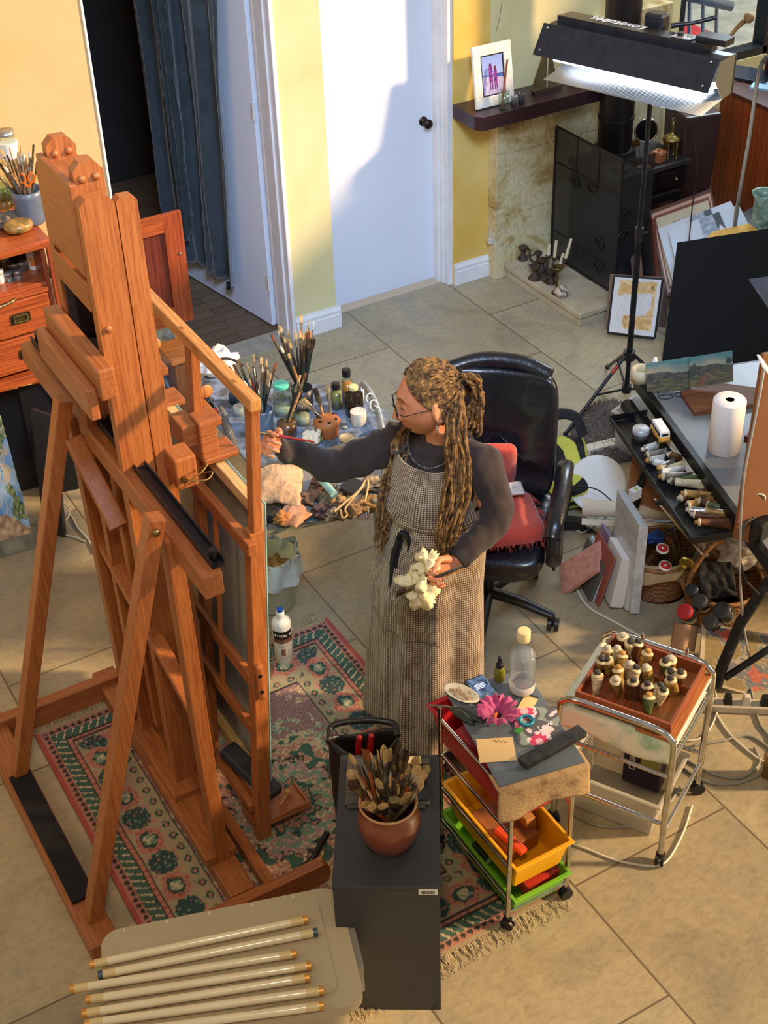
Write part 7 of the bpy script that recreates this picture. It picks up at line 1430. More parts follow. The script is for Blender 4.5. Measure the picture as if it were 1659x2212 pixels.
# ================================================================ BOARDS AND PICTURES IN FRONT OF THE STOVE
def qslab(name, px4, D4, th, m_, lab, cat, colf=None, nx=40, ny=40, vm=None, bev=.0015):
    """px4: bottom-left, bottom-right, top-right, top-left pixels; D4 their distances from the viewer"""
    P_ = [pD(px4[i][0], px4[i][1], D4[i]) for i in range(4)]; O = P_[0]; X = (P_[1]-P_[0]); Yv = (P_[3]-P_[0]); M = frame_axes(O, X, Yv); MI_ = M.inverted(); Q = [MI_ @ p for p in P_]; Q = [(q.x, q.y) for q in Q]
    zc = (M.to_3x3() @ V((0, 0, 1))).dot(CAM-O); s_ = 1 if zc > 0 else -1
    if Q[0][0]*0+1:
        area_ = sum(Q[i][0]*Q[(i+1) % 4][1]-Q[(i+1) % 4][0]*Q[i][1] for i in range(4)); QQ = Q if area_ > 0 else Q[::-1]
    if not colf: o = MB().prism(QQ, -th if s_ > 0 else 0, 0 if s_ > 0 else th).build(name, m_, M=M, bev=bev); tag(o, lab, cat); return o, M, Q, s_
    r = thing(name, lab, cat, M); MB().prism(QQ, -th if s_ > 0 else 0, 0 if s_ > 0 else th).build('board_edge', m_, r, bev=bev)
    def f(u, v): a_ = V(Q[0]).lerp(V(Q[1]), u); b_ = V(Q[3]).lerp(V(Q[2]), u); q = a_.lerp(b_, v); return (q.x, q.y, .0008*s_)
    MB().grid(f, nx, ny, colf=colf).build('face', vm or vcol('print_face', .5), r); return r, M, Q, s_
mbp = mat('matt_black_card', '0a0a0c', .85); mwt = mat('white_board_edge', 'e8e6e0', .6)
qslab('black_board', [(1425, 815), (1700, 790), (1700, 490), (1463, 524)], [6.47, 6.35, 6.55, 6.70], .006, mbp, 'large matt black board leaning behind the drafting table', 'board')
def mapf(u, v):
    w = lin('d8d6d2')[:3]; e = .03*nf(u*9, v*9)
    if .13+e < u < .9+e and .1+e < v < .93+e:
        c = mixc(lin('c99a4c')[:3], lin('e2c48c')[:3], max(0, min(1, .5+fbm(u*5, v*7, 3))))
        if abs(nf(u*6, v*6, 9)) < .02: c = lin('8a6430')[:3]
        if (u < .84-.35*max(0, .5-v)*2 and .34+.04*nf(u*5, 3) < v < .66+.10*u+.04*nf(u*9, 1)) or (u < .28 and v < .45): return mixc(w, lin('a8a8b0')[:3], .25*(nf(u*20, v*10) > .1))
        if u < .2 and v < .66: return mixc(w, c, .3)
        return c
    return w
fr_, M, Q, s_ = qslab('framed_map_drawing', [(1313, 718), (1414, 730), (1431, 602), (1327, 596)], [6.86, 6.78, 7.0, 7.08], .012, mat('thin_black_frame', '141416', .4), 'small thin black frame with a torn ochre paper collage on white', 'picture', mapf, 70, 80)
fbm_ = MB()
for i in range(4): a_, b_ = V((*Q[i], 0)), V((*Q[(i+1) % 4], 0)); fbm_.tube([a_, b_], .006, 4)
fbm_.build('frame_moulding', mblack, fr_)
qslab('backing_frame', [(1305, 722), (1418, 728), (1440, 600), (1318, 592)], [6.91, 6.86, 7.08, 7.12], .012, mat('brown_mdf', '7a5f48', .7), 'brown frame directly behind the torn paper collage', 'picture')
qslab('backing_frame', [(1400, 735), (1435, 720), (1447, 590), (1420, 595)], [6.92, 6.90, 7.08, 7.12], .012, mat('dark_tan_board', '5f4c3c', .7), 'dark tan board edge between collage and black board', 'board')
def etch(u, v):
    e = min(u, 1-u)*1.6; e2 = min(v, 1-v)*1.2
    if min(e, e2) < .05: return lin('5a2c1c')[:3]
    if min(e, e2) < .085: return lin('c9a890')[:3]
    if min(e, e2) < .13: return lin('7a3c24')[:3]
    c = lin('cfc4a8')[:3]
    if .3 < u < .8 and .55 < v < .8 and nf(u*26, v*26) > .1: c = lin('6e6450')[:3]
    return c
qslab('framed_etching', [(1440, 640), (1580, 610), (1535, 404), (1402, 457)], [7.0, 6.95, 7.25, 7.3], .02, mat('mahogany_frame', '7a3a22', .35), 'mahogany framed pale etching leaning in front of the stove', 'picture', etch, 80, 90)
mws = mat('white_art_canvas', 'd8e0e6', .6, c2='ccd4da', ns=5)
def cvl(u, v):
    c = lin('ccd8e2')[:3]
    if .42 < u < .62 and v > .55: return lin('90a0b0')[:3] if not (abs(nf(u*30, v*12)) < .08) else lin('c0ccd8')[:3]
    if .62 <= u < .72 and v > .5: return lin('4a565c')[:3] if abs(u-.67)*2+abs(v-.75) > .08 else lin('e8ecf0')[:3]
    return c
qslab('art_canvas_pack', [(1468, 660), (1650, 600), (1575, 428), (1421, 494)], [6.86, 6.8, 7.05, 7.15], .03, mws, 'rear white artist canvas pack with grey printed band', 'canvas', cvl, 60, 60)
qslab('art_canvas_pack', [(1476, 640), (1670, 590), (1592, 428), (1444, 497)], [6.78, 6.72, 6.95, 7.05], .035, mws, 'front white artist canvas pack with grey and dark green label', 'canvas', cvl, 60, 60)
qslab('gold_folder', [(1520, 520), (1670, 520), (1622, 448), (1540, 500)], [6.74, 6.68, 6.8, 6.8], .012, mat('gold_paper', 'd6a84a', .7, c2='c08a34', ns=14), 'mottled gold yellow folder behind the black board', 'folder')
for i, (x0, x1, col, lab) in enumerate(((1347, 1356, '4a2a24', 'dark red-brown framed picture edge nearest the fire screen'), (1357, 1372, '7a5a3c', 'tan framed picture edge left of the lamp pole'), (1374, 1400, '2c2826', 'black picture edge behind the lamp pole'), (1393, 1408, '6a3420', 'reddish wooden frame edge beside the etching'))):
    qslab('stacked_picture', [(x0+10, 598), (x1+10, 600), (x1, 490-i*6), (x0, 486-i*4)], [7.25-.02*i, 7.15-.02*i, 7.30-.02*i, 7.40-.02*i], .02, mat('edge_%d' % i, col, .5), lab, 'picture')
# green vase at the right edge
VP = pD(1642, 500, 6.85); VZ = .68
o = MB().lathe([(0, 0), (.045, 0), (.05, .02), (.052, .16), (.05, .20), (.07, .24), (.062, .238), (.044, .20), (.044, .02), (0, .02)], 32).build('green_vase', mat('celadon_relief', '9ab8a4', .3, c2='3c5c4c', ns=24, coat=.4, bm=.4, bs=60), M=Matrix.Translation((VP.x, VP.y, VP.z-.02))); tag(o, 'pale green relief vase with flared rim at the right edge', 'vase')
o = MB().box((0, 0, 0), (.34, .3, VP.z-.02)).build('black_side_table', mat('black_side_table', '161618', .45), M=TR(VP.x+.17, VP.y+.12, (VP.z-.02)/2, .3), bev=.004); tag(o, 'black cabinet carrying the green vase at the right edge', 'cabinet')
# curved lamp pole
FLm = thing('curved_floor_lamp', 'tall thin chrome pole curving at the top beside the desk', 'lamp'); fb_ = pD(1592, 452, 6.9)
MB().tube(cr([V((fb_.x, fb_.y, .0)), fb_, pD(1618, 300, 6.95), pD(1635, 180, 7.0), pD(1645, 140, 6.98), pD(1662, 120, 6.9), pD(1700, 118, 6.8)], 8), .011, 12).build('pole', mat('satin_steel', 'b8bcc0', .3, .9), FLm); MB().lathe([(0, 0), (.13, 0), (.13, .015), (0, .02)], 28, c=(fb_.x, fb_.y, 0)).build('base', mat('satin_steel', 'b8bcc0'), FLm)
# ================================================================ DESK
mtk = wood('teak_panel', '8a3f1c', 'a04e24', 2, 4, .35, .3, '5f2c14'); mtk2 = wood('dark_teak', '4a2a22', '5e382c', 1, 6, .35, .3, '2a1814')
DK = thing('writing_desk', 'teak writing desk with pigeonhole riser under the window', 'desk')
MB().span((5.60, 4.9, .05), (6.25, 5.92, .98)).build('desk_body', mtk, DK, bev=.004); MB().span((5.585, 4.88, .98), (6.27, 5.94, 1.0)).build('desk_top', mtk2, DK, bev=.003)
rs = MB(); rs.span((5.90, 4.9, 1.235), (6.25, 5.92, 1.25)).build('riser_top', mat('varnished_riser', '5a3a30', .12, coat=.8), DK, bev=.002); MB().span((6.23, 4.9, 1.0), (6.25, 5.92, 1.235)).build('riser_back', mtk2, DK)
for y in (4.905, 5.15, 5.4, 5.65, 5.905): MB().span((5.905, y-.006, 1.0), (6.23, y+.006, 1.235)).build('pigeonhole_divider', mtk2, DK)
p = pz(1615, 165, 1.0); o = MB().span((-.14, -.1, 0), (.14, .1, .02)).build('blue_folder', mat('navy_folder', '1c2434', .35, coat=.3), M=TR(p.x, p.y, 1.0, -1.1), bev=.003); tag(o, 'navy blue folder lying on the desk top', 'folder')
p = pz(1650, 178, 1.0); o = MB().span((-.1, -.12, 0), (.1, .12, .012)).build('pale_blue_papers', mat('pale_blue_paper', 'a8d0e8', .5), M=TR(p.x+.02, p.y-.05, 1.0, -1.0)); tag(o, 'pale blue papers at the desk edge below the folder', 'papers')
p = pz(1650, 140, 1.0); o = MB().span((-.08, -.05, 0), (.08, .05, .03)).build('pink_book', mat('pink_cover', '9a4a50', .5), M=TR(p.x+.1, p.y-.08, 1.0, -1.0)); tag(o, 'dusty pink book in front of the pigeonholes', 'book')
o = MB().tube([pz(1563, 98, 1.28), pz(1590, 62, 1.35), pz(1608, 45, 1.40)], [.010, .011, .016], 10).sph(pz(1618, 38, 1.42), .03, 12).build('bamboo_brush', mat('bamboo_brown', '8a6a44', .6, c2='b08c58', ns=30)); tag(o, 'bamboo handled brush with bound tan head standing above the desk', 'brush')
# ---- seen through the window: bicycle-like garden seat, red cushion
GB_ = thing('garden_bench', 'blue-grey metal bench frame outside the window', 'bench'); mbm = mat('blue_grey_metal', '5a7090', .5)
for k in range(3):
    pts = [(6.1+.3*k, 7.4+.2*k, 0), (6.2+.3*k, 7.6+.2*k, .5), (6.45+.3*k, 7.9+.2*k, .75), (6.9+.3*k, 7.9+.2*k, .8), (7.3+.3*k, 7.7+.2*k, .7)]; MB().tube(cr(pts), .035, 8).build('curved_rail', mbm, GB_)
for k in range(8): MB().tube([(6.5+.13*k, 7.9, .0), (6.5+.13*k, 8.0, .78)], .015, 6).build('slat', mbm, GB_)
o = MB().box((7.1, 8.3, .3), (.9, .5, .15)).build('red_seat_pad', mat('bright_red_pad', 'd8485c', .7), bev=.05); tag(o, 'red pad on the bench outside the window', 'cushion')
# ================================================================ DRAFTING TABLE
TBZ = .68; mtb_ = mat('grey_drafting_top', '6c6e70', .3, c2='7c7e80', ns=3); mtbk = mat('scuffed_black_metal', '18191b', .38, .4, c2='3c3e40', ns=30, lo=.55, hi=.72)
e0, e1 = pz(1385, 838, TBZ), pz(1640, 1188, TBZ); edx = (e1-e0).normalized(); enx = V((-edx.y, edx.x, 0)); enx = enx if enx.x > 0 else -enx; el = (e1-e0).length
DTM = Matrix(((edx.x, enx.x, 0, e0.x), (edx.y, enx.y, 0, e0.y), (0, 0, 1, 0), (0, 0, 0, 1)))   # x toward the viewer along the edge, y to the right
DT = thing('drafting_table', 'grey-topped drafting table with black steel edge and pen tray', 'table', DTM)
dz = DTM.to_3x3() @ V((0, 0, 1)); 
MB().span((-.07, .03, TBZ-.02), (el+.1, .72, TBZ)).build('table_top', mtb_, DT, bev=.002)
MB().span((-.09, .0, TBZ-.05), (el+.12, .03, TBZ+.006)).build('edge_rail', mtbk, DT, bev=.003); MB().span((-.09, .03, TBZ-.045), (-.07, .72, TBZ-.005)).build('end_rail', mtbk, DT, bev=.003)
for x in (.12, el-.1):
    MB().bar((x, .35, .03), (x+.02, .2, TBZ-.03), .035, .05).build('leg', mtbk, DT); MB().span((x-.02, -.12, 0), (x+.02, .75, .03)).build('foot', mtbk, DT, bev=.004)
# pen tray hanging on the edge
ZTY = .60
ty = MB(); ty.span((.10, -.17, ZTY-.004), (.98, -.005, ZTY)); ty.span((.10, -.175, ZTY), (.98, -.17, ZTY+.025)); ty.span((.095, -.175, ZTY), (.10, -.005, ZTY+.03)); ty.span((.98, -.175, ZTY), (.985, -.005, ZTY+.03)); ty.build('pen_tray', mat('black_tray', '121214', .4), DT, bev=.001)
MB().cyl((-.02, -.05, TBZ-.09), (.2, -.05, TBZ-.09), .03, n=18).build('tilt_tube', mtbk, DT)
def ontray(px, py, z=ZTY): return pz(px, py, z)
# brown board at the right edge, and dark red block
DTb = pz(1588, 1165, TBZ+.012).dot(FH)
qslab('brown_easel_board', [(1588, 1165), (1720, 1200), (1700, 760), (1650, 765)], [DTb-.0, DTb+.03, DTb+.22, DTb+.22], .02, mat('brown_hardboard', '7a4c2c', .6, c2='86562f', ns=4), 'brown hardboard sheet standing on the drafting table at the right edge', 'board')
p = pz(1592, 1010, TBZ); o = MB().span((-.04, -.05, 0), (.04, .05, .16)).span((-.05, -.06, .16), (.05, .06, .19)).build('dark_red_block', mat('dark_red_paint', '4a1f1e', .4), M=TR(p.x+.03, p.y-.09, TBZ, .3), bev=.002); tag(o, 'dark red wooden stand next to the paper roll', 'stand')
o = MB().tube(cr([pD(1652, 790, 4.3), pD(1640, 860, 4.2), pD(1622, 950, 4.12), pD(1605, 1050, 4.05), pD(1598, 1200, 4.0), pD(1604, 1330, 4.0), pD(1618, 1420, 3.95)], 8), .0045, 8).build('power_cable', mgc); tag(o, 'grey cord hanging down along the brown hardboard', 'cable')
def pap(u, v): return mixc(lin('dcd8d8')[:3], lin('8a7a90')[:3], max(0, nf(u*9, v*9))*1.5)
qslab('leaflet', [(1650, 795), (1700, 850), (1690, 740), (1636, 765)], [4.28, 4.26, 4.30, 4.32], .004, mwt, 'printed leaflet on top of the brown hardboard', 'leaflet', pap, 20, 20)
qslab('black_case_corner', [(1664, 672), (1720, 690), (1700, 590), (1616, 603)], [5.3, 5.25, 5.35, 5.4], .02, mtbk, 'scuffed black metal corner of a board jutting in at the right edge', 'board')
# paper roll
p = pz(1555, 985, TBZ); PRr = thing('paper_roll', 'big white paper towel roll standing on the drafting table', 'paper roll', TR(p.x+.045, p.y+.03, TBZ))
MB().lathe([(.017, .235), (.062, .235), (.065, .230), (.065, .003), (.062, 0), (.017, 0), (.017, .235)], 48).build('paper_cylinder', mat('white_tissue', 'ece4dc', .8, bm=.1, bs=200), PRr); MB().lathe([(.0165, .0), (.0165, .234), (.0145, .234), (.0145, .0)], 28).build('cardboard_core', mat('cardboard', 'b0a47c', .8), PRr)
p = pz(1545, 868, TBZ); o = MB().prism([(-.16, -.09), (.15, -.10), (.17, .02), (.02, .11), (-.15, .08)], 0, .02).build('wooden_palette_board', wood('stained_board', '8a5630', '6c4026', 0, 7, .6, 0, '4a2c1a'), M=TR(p.x+.03, p.y-.0, TBZ, -.3), bev=.003); tag(o, 'stained brown wooden board lying behind the paper roll', 'board')
def land(u, v, sh=0):
    hz_ = .62+.05*math.sin(u*6+sh)+.03*nf(u*7, sh)
    if v > hz_: c = mixc(lin('c9b48c')[:3], lin('4a8c88')[:3], max(0, min(1, (v-hz_)*2.6+.4*(u if not sh else .6)+.3*fbm(u*3, v*6, sh))))
    elif v > .46: c = mixc(lin('5c5a44')[:3], lin('4a3a2c')[:3], max(0, min(1, .5+fbm(u*6, v*8, sh))))
    else: c = mixc(lin('7a6c30')[:3], lin('3f3a20')[:3], max(0, min(1, .5+fbm(u*5, v*14, sh+3)*1.3)))
    for cx2, cy2, r in (((.1, .45, .13), (.48, .52, .11), (.25, .33, .08), (.66, .38, .07), (.8, .36, .06)) if not sh else ((.1, .55, .2), (.45, .5, .06), (.75, .52, .07), (.92, .7, .1))):
        if (u-cx2)**2+((v-cy2)*.8)**2 < r*r*(.7+.7*nf(u*9, v*9, sh)): c = lin('262c1c')[:3] if nf(u*22, v*22) < .2 else lin('48502c')[:3]
    if sh and v < .35 and abs(u-.25-v*.3) < .06: c = lin('8a4a24')[:3]
    return c
DT0 = pz(1398, 850, TBZ).dot(FH)
qslab('landscape_study', [(1397, 850), (1493, 843), (1493, 770), (1395, 786)], [DT0, DT0, DT0+.06, DT0+.06], .006, mblk, 'left of two small landscape studies, trees on a yellow field', 'painting', lambda u, v: mixc(land(u, v), (.01, .01, .005), .45), 90, 70, vm=vcol('oil_paint'))
qslab('landscape_study', [(1489, 838), (1584, 824), (1582, 757), (1489, 772)], [DT0-.01, DT0-.01, DT0+.05, DT0+.05], .006, mblk, 'right of two small landscape studies, orange path under green sky', 'painting', lambda u, v: mixc(land(u, v, 5), (.01, .01, .005), .45), 90, 70, vm=vcol('oil_paint'))
o = MB().tube([V((.03*math.cos(2*PI*i/20)-.035, .018*math.sin(2*PI*i/20), .004)) for i in range(20)], .0016, 6, closed=True).tube([V((.03*math.cos(2*PI*i/20)+.035, .018*math.sin(2*PI*i/20), .004)) for i in range(20)], .0016, 6, closed=True).tube([(-.065, 0, .004), (-.05, .06, .01), (.03, .07, .004)], .0015, 6).build('reading_glasses', mblack, M=TR(pz(1455, 856, TBZ).x, pz(1455, 856, TBZ).y, TBZ, -.3)); tag(o, 'folded black reading glasses in front of the landscape studies', 'glasses')
p = pz(1385, 822, TBZ); o = MB().lathe([(.032, 0), (.045, 0), (.045, .06), (.032, .06), (.030, .058), (.030, .002), (.032, 0)], 36).build('masking_tape', mat('cream_tape', 'd8c8a0', .5), M=TR(p.x+.0, p.y+.0, TBZ)); tag(o, 'upright cream roll of tape left of the landscape studies', 'tape')
p = pD(1413, 800, DT0+.085); o = MB().lathe([(0, 0), (.02, 0), (.02, .09), (.012, .10), (.008, .125), (0, .125)], 18).build('glue_bottle', mwp, M=TR(p.x, p.y, TBZ)); tag(o, 'small white bottle behind the tape roll', 'bottle')
# tin, toy bus and tubes in the tray
p = ontray(1383, 948); o = thing('round_tin', 'round silver tin standing at the far end of the pen tray', 'tin', TR(p.x, p.y, ZTY)); MB().lathe([(0, 0), (.034, 0), (.034, .05), (0, .05)], 30).build('tin_body', mat('dull_tin', '8c8a84', .35, .7), o); MB().lathe([(.0355, .034), (.0355, .052), (.033, .054), (0, .054)], 30).build('tin_lid', mat('scratched_white_tin', 'd6dade', .35, .4, c2='b0b4b4', ns=30), o)
b0_, b1_ = pz(1412, 925, .64), pz(1438, 965, .64); bd_ = V((b1_.x-b0_.x, b1_.y-b0_.y, 0)); bl_ = .115; bd_.normalize(); bc_ = (b0_+b1_)/2
BUS = thing('toy_bus', 'yellow and white toy camper bus parked in the pen tray', 'toy', frame_axes((bc_.x, bc_.y, ZTY+.045), bd_, V((-bd_.y, bd_.x, 0))))
myb = mat('toy_yellow', 'd89a2c', .3, coat=.5); mwb = mat('toy_white', 'e4e6e4', .3, coat=.5)
MB().box((0, 0, .018), (bl_, .048, .026)).build('lower_body', myb, BUS, bev=.006); MB().box((0, 0, .040), (bl_*.97, .045, .022), taper=.93).build('window_band', mwb, BUS, bev=.003); MB().box((0, 0, .054), (bl_*.94, .043, .008), taper=.9).build('roof', mwb, BUS, bev=.003)
for s_ in (-1, 1):
    for k in range(5): MB().box((-.042+.021*k, s_*.0222, .041), (.015, .002, .012)).build('side_window', mink, BUS)
    for x in (-.036, .036): MB().cyl((x, s_*.018, .009), (x, s_*.026, .009), .010, n=16).build('wheel', mrubber, BUS)
MB().box((bl_/2-.002, 0, .042), (.003, .026, .010)).build('rear_window', mink, BUS); MB().box((bl_/2+.0, 0, .02), (.002, .03, .002)).build('bumper', mwb, BUS)
rows = [((1385, 972), (1420, 962), 'white'), ((1390, 985), (1438, 978), 'silver'), ((1395, 995), (1432, 992), 'white'), ((1440, 980), (1470, 990), 'brown'), ((1398, 990), (1440, 1008), 'white'), ((1420, 1012), (1455, 1000), 'silver'), ((1425, 1018), (1480, 1003), 'cream'), ((1420, 1022), (1480, 1012), 'white'), ((1422, 1030), (1510, 1025), 'silver'), ((1440, 1040), (1520, 1032), 'green'), ((1450, 1040), (1530, 1048), 'cream'), ((1470, 1065), (1550, 1072), 'gold'), ((1462, 1078), (1540, 1058), 'brown'), ((1478, 1092), (1545, 1080), 'gold'), ((1500, 1080), (1560, 1095), 'brown'), ((1480, 1100), (1565, 1112), 'silver'), ((1515, 1100), (1578, 1118), 'gold'), ((1500, 1128), (1590, 1132), 'brown'), ((1490, 1110), (1575, 1125), 'brown'), ((1520, 1085), (1570, 1105), 'green')]
rnd = random.Random(17); words = {'white': 'clean white', 'silver': 'silvery', 'cream': 'cream', 'green': 'green smeared', 'gold': 'golden crusted', 'brown': 'dark crusted'}
for i, (a_, b_, body) in enumerate(rows):
    A_, B_ = ontray(*a_, ZTY+.02+.010*(i % 3)), ontray(*b_, ZTY+.018+.006*(i % 2)); d = A_-B_; Lt = min(.125, d.length*.85)
    put_tube(aim(A_-d.normalized()*(Lt+.02), d, rnd.uniform(-.4, .4)), f'{words[body]} paint tube, number {i+1} from the far end of the pen tray' if False else f'{words[body]} paint tube in the '+('far', 'far middle', 'near middle', 'near')[min(3, i//5)]+' stretch of the pen tray, '+('topmost', 'lowest', 'outer', 'inner', 'middle')[i % 5], 'paint tubes in the pen tray', body, ('white', 'black', 'wood')[i % 3], round(Lt, 3), .016)
# ================================================================ FLOOR CLUTTER ON THE RIGHT
def fD(px, py): return pz(px, py, 0).dot(FH)
mlin = mat('cotton_duck', 'd8c8b0', .9, c2='c9b89c', ns=6); mkr = mat('beige_board', 'b89c80', .8)
# row of canvases leaning
dA = fD(1225, 1300)
qslab('marbled_book', [(1213, 1285), (1288, 1232), (1280, 1160), (1208, 1220)], [4.66, 4.60, 4.70, 4.80], .02, mat('marbled_pink_cover', 'b87c68', .7, c2='d8a08c', ns=26), 'marbled pinkish board tipped over at the left of the canvas row', 'board')
def slimv(name, b0_, b1_, t1, t0, Db, Dt, m_, lab, cat, depth, along=.22):
    """a board seen edge-on: front edge given by pixels, body runs away from the viewer"""
    P_ = [pD(b0_[0], b0_[1], Db), pD(b1_[0], b1_[1], Db), pD(t1[0], t1[1], Dt), pD(t0[0], t0[1], Dt)]
    away = V((.30, .95, 0)).normalized()*depth
    vs = [tuple(p) for p in P_]+[tuple(p+away) for p in P_]; o = MB().add(vs, [(0, 1, 2, 3), (7, 6, 5, 4), (0, 4, 5, 1), (1, 5, 6, 2), (2, 6, 7, 3), (3, 7, 4, 0)]).build(name, m_, bev=.0015); tag(o, lab, cat); return o
slimv('canvas_board', (1272, 1299), (1279, 1298), (1311, 1225), (1303, 1222), 4.60, 4.60, mat('dark_grey_edge', '55524a', .8), 'dark grey board second from the left in the canvas row', 'board', .2)
slimv('canvas_board', (1281, 1300), (1285, 1300), (1316, 1218), (1312, 1217), 4.60, 4.60, mat('pale_blue_board', 'b8ccd4', .6), 'pale blue thin board third in the canvas row', 'board', .2)
slimv('canvas_board', (1291, 1311), (1295, 1311), (1331, 1209), (1327, 1207), 4.56, 4.56, mat('rust_board', '9a5240', .7), 'rust coloured thin board fourth in the canvas row', 'board', .2)
slimv('canvas_board', (1304, 1292), (1308, 1292), (1342, 1192), (1335, 1190), 4.62, 4.62, mat('mauve_board', '8a7088', .7), 'mauve board between rust board and thick white canvas', 'board', .2)
slimv('thick_canvas', (1318, 1312), (1345, 1314), (1370, 1210), (1344, 1206), 4.54, 4.54, mat('white_canvas_edge', 'dcd6ce', .8), 'thick white box canvas in the middle of the row', 'canvas', .15)
slimv('thick_canvas', (1350, 1318), (1362, 1320), (1380, 1205), (1371, 1203), 4.52, 4.52, mat('grey_white_edge', 'c4c4c0', .8), 'greyish box canvas beside the wrapped stretcher', 'canvas', .15)
slimv('wrapped_stretcher', (1361, 1326), (1381, 1326), (1401, 1140), (1381, 1135), 4.50, 4.46, mat('shrinkwrap_white', 'cfd4d4', .3, c2='b0b4b0', ns=20, coat=.4), 'tallest shrink-wrapped white canvas at the right of the row', 'canvas', .25)
crn = pD(1372, 1066, 4.74)
o = MB().box((0, 0, 0), (.05, .03, .05)).build('corner_protector', mwp, M=TR(crn.x, crn.y, crn.z, .1), bev=.003); tag(o, 'white corner protector with green dot on the wrapped canvas', 'protector'); MB().cyl((0, -.003, .026), (0, -.003, .0262), .008, n=12).build('green_dot', mat('lime_dot', '9ad040', .6), o)
# canvas roll
p0_, p1_ = pz(1258, 1096, .24), pz(1478, 1108, .24); CRo = thing('canvas_roll', 'roll of beige primed canvas lying across the wrapped canvases', 'canvas roll')
ca_ = MB(); ca_.cyl(p0_, p1_, .036, n=28); ca_.build('roll', mlin, CRo)
dn_ = (p1_-p0_).normalized(); sd = V((dn_.y, -dn_.x, 0)); sd = sd if sd.dot(FH) < 0 else -sd
MB().grid(lambda u, w: tuple(p0_.lerp(p1_, u)+sd*(.03+.035*w)+V((0, 0, -.036-.01*w+.003*nf(u*20, w*3)))), 40, 6).build('loose_edge', mlin, CRo, solid=.003)
# white round lid
cl = pz(1290, 1045, .16); n_ = (-FH*.80+V((0, 0, .55))-RH*.15).normalized(); WLd = thing('round_plastic_lid', 'large round white plastic lid leaning behind the canvas roll', 'lid', aim(cl, n_))
MB().lathe([(0, .0), (.118, 0), (.128, -.004), (.13, -.02), (.124, -.02), (0, -.014)], 56).build('lid_disc', mat('white_lid_plastic', 'e2dfda', .35, c2='d2cec6', ns=5), WLd); MB().lathe([(.122, .003), (.13, .003), (.131, -.004), (.122, -.002)], 56).build('rim', mwp, WLd)
MB().tube([(.045*math.cos(2*PI*i/32)+.02, .045*math.sin(2*PI*i/32)-.05, .001) for i in range(32)], .006, 6, closed=True, ry=[.1]*32).build('stain_ring', mat('greyish_stain', 'a89c94', .6), WLd)
# power strip, sheepskin, backpack
ps0, ps1 = pz(1268, 968, .03), pz(1350, 948, .03); PS = thing('power_strip', 'cream power strip with four sockets on the floor rug', 'power strip', frame_axes(tuple((ps0+ps1)/2-V((0, 0, .012))), (ps1-ps0), V((0, 0, 1)).cross(ps1-ps0)))
pl2 = (ps1-ps0).length; MB().box((0, 0, 0), (pl2+.02, .055, .035)).build('strip_body', mat('cream_plastic', 'd8ccb0', .4), PS, bev=.005)
for k in range(4):
    for a_ in (-1, 0, 1): MB().box((-pl2/2+.035+k*pl2/4+a_*.006, .006-.008*(a_ == 0)*2, .0178), (.0022, .009, .001), rz=a_*.5).build('socket_slot', mink, PS)
shp = MB(); rnd = random.Random(5)
quad_ = [pz(1235, 945, 0), pz(1350, 990, 0), pz(1400, 930, 0), pz(1320, 888, 0)]
cS = sum(quad_, V((0, 0, 0)))/4
def shf(u, w): a_ = 2*PI*u; r = w*(1+.18*nf(math.cos(a_)*1.5, math.sin(a_)*1.5)); e = RH*math.cos(a_)*.20*r+FH*math.sin(a_)*.26*r; return (cS.x+e.x, cS.y+e.y, .012+.012*(1-w)+.006*nf(u*40, w*20))
SK = thing('sheepskin', 'grey-brown sheepskin on the floor behind the power strip', 'rug'); mskn = mat('grey_wool', '8a7c6e', .95, c2='6c5f54', ns=40, bm=.8, bs=120); MB().grid(shf, 90, 30).build('hide', mskn, SK)
for i in range(2600):
    a_ = rnd.uniform(0, 2*PI); r = math.sqrt(rnd.uniform(0, 1.02)); q = shf(a_/(2*PI), r); h = rnd.uniform(.012, .03); e = V((rnd.uniform(-1, 1), rnd.uniform(-1, 1), 0))*.014
    shp.tube([q, (q[0]+e.x*.5, q[1]+e.y*.5, q[2]+h*.7), (q[0]+e.x, q[1]+e.y, q[2]+h*.8)], [.0022, .0018, .0005], 3, cap=False)
shp.build('wool_tufts', mskn, SK)['kind'] = 'stuff'
bpc = pz(1222, 1020, .12); BKP = thing('striped_backpack', 'black and yellow striped backpack lying behind the chair', 'backpack', TR(bpc.x, bpc.y, .12, -.5, .3)); m, t, b = nt('bee_stripes'); wv_ = t.nodes.new('ShaderNodeTexWave'); wv_.inputs['Scale'].default_value = 6.5; wv_.inputs['Distortion'].default_value = 2.2; wv_.inputs['Detail'].default_value = 1; L(t, coord(t, 'Object', (.35, .35, 1), (0, .75, 0)), wv_.inputs['Vector']); wv_.bands_direction = 'Z'
L(t, ramp(t, wv_.outputs['Fac'], [(.50, lin('141416')), (.54, lin('c8c24a'))]), b.inputs['Base Color']); b.inputs['Roughness'].default_value = .8
cushion('pack_body', .22, .36, .22, 0, m, BKP, 0, edge=.7); MB().tube(cr([(-.1, .14, .1), (-.05, .2, .17), (.05, .2, .16), (.09, .13, .1)]), .028, 10, ry=[.5]*30).build('padded_collar', mat('black_cloth', '141414'), BKP)
MB().tube(cr([(-.1, .1, .1), (-.17, .15, .08), (-.16, .05, .02)]), .009, 8).build('strap', mat('black_cloth', '141414'), BKP)
p = pz(1245, 1125, .03); o = MB().box((0, 0, 0), (.05, .14, .05)).build('black_adapter', mchb, M=TR(p.x-.03, p.y+.0, .03, .9), bev=.006); tag(o, 'black power brick on the floor by the canvas roll', 'adapter')
cable([(1215, 1110), (1245, 1135), (1275, 1150), (1270, 1140), (1300, 1160), (1320, 1165)], .005, mbc, 'black cable near the power brick')
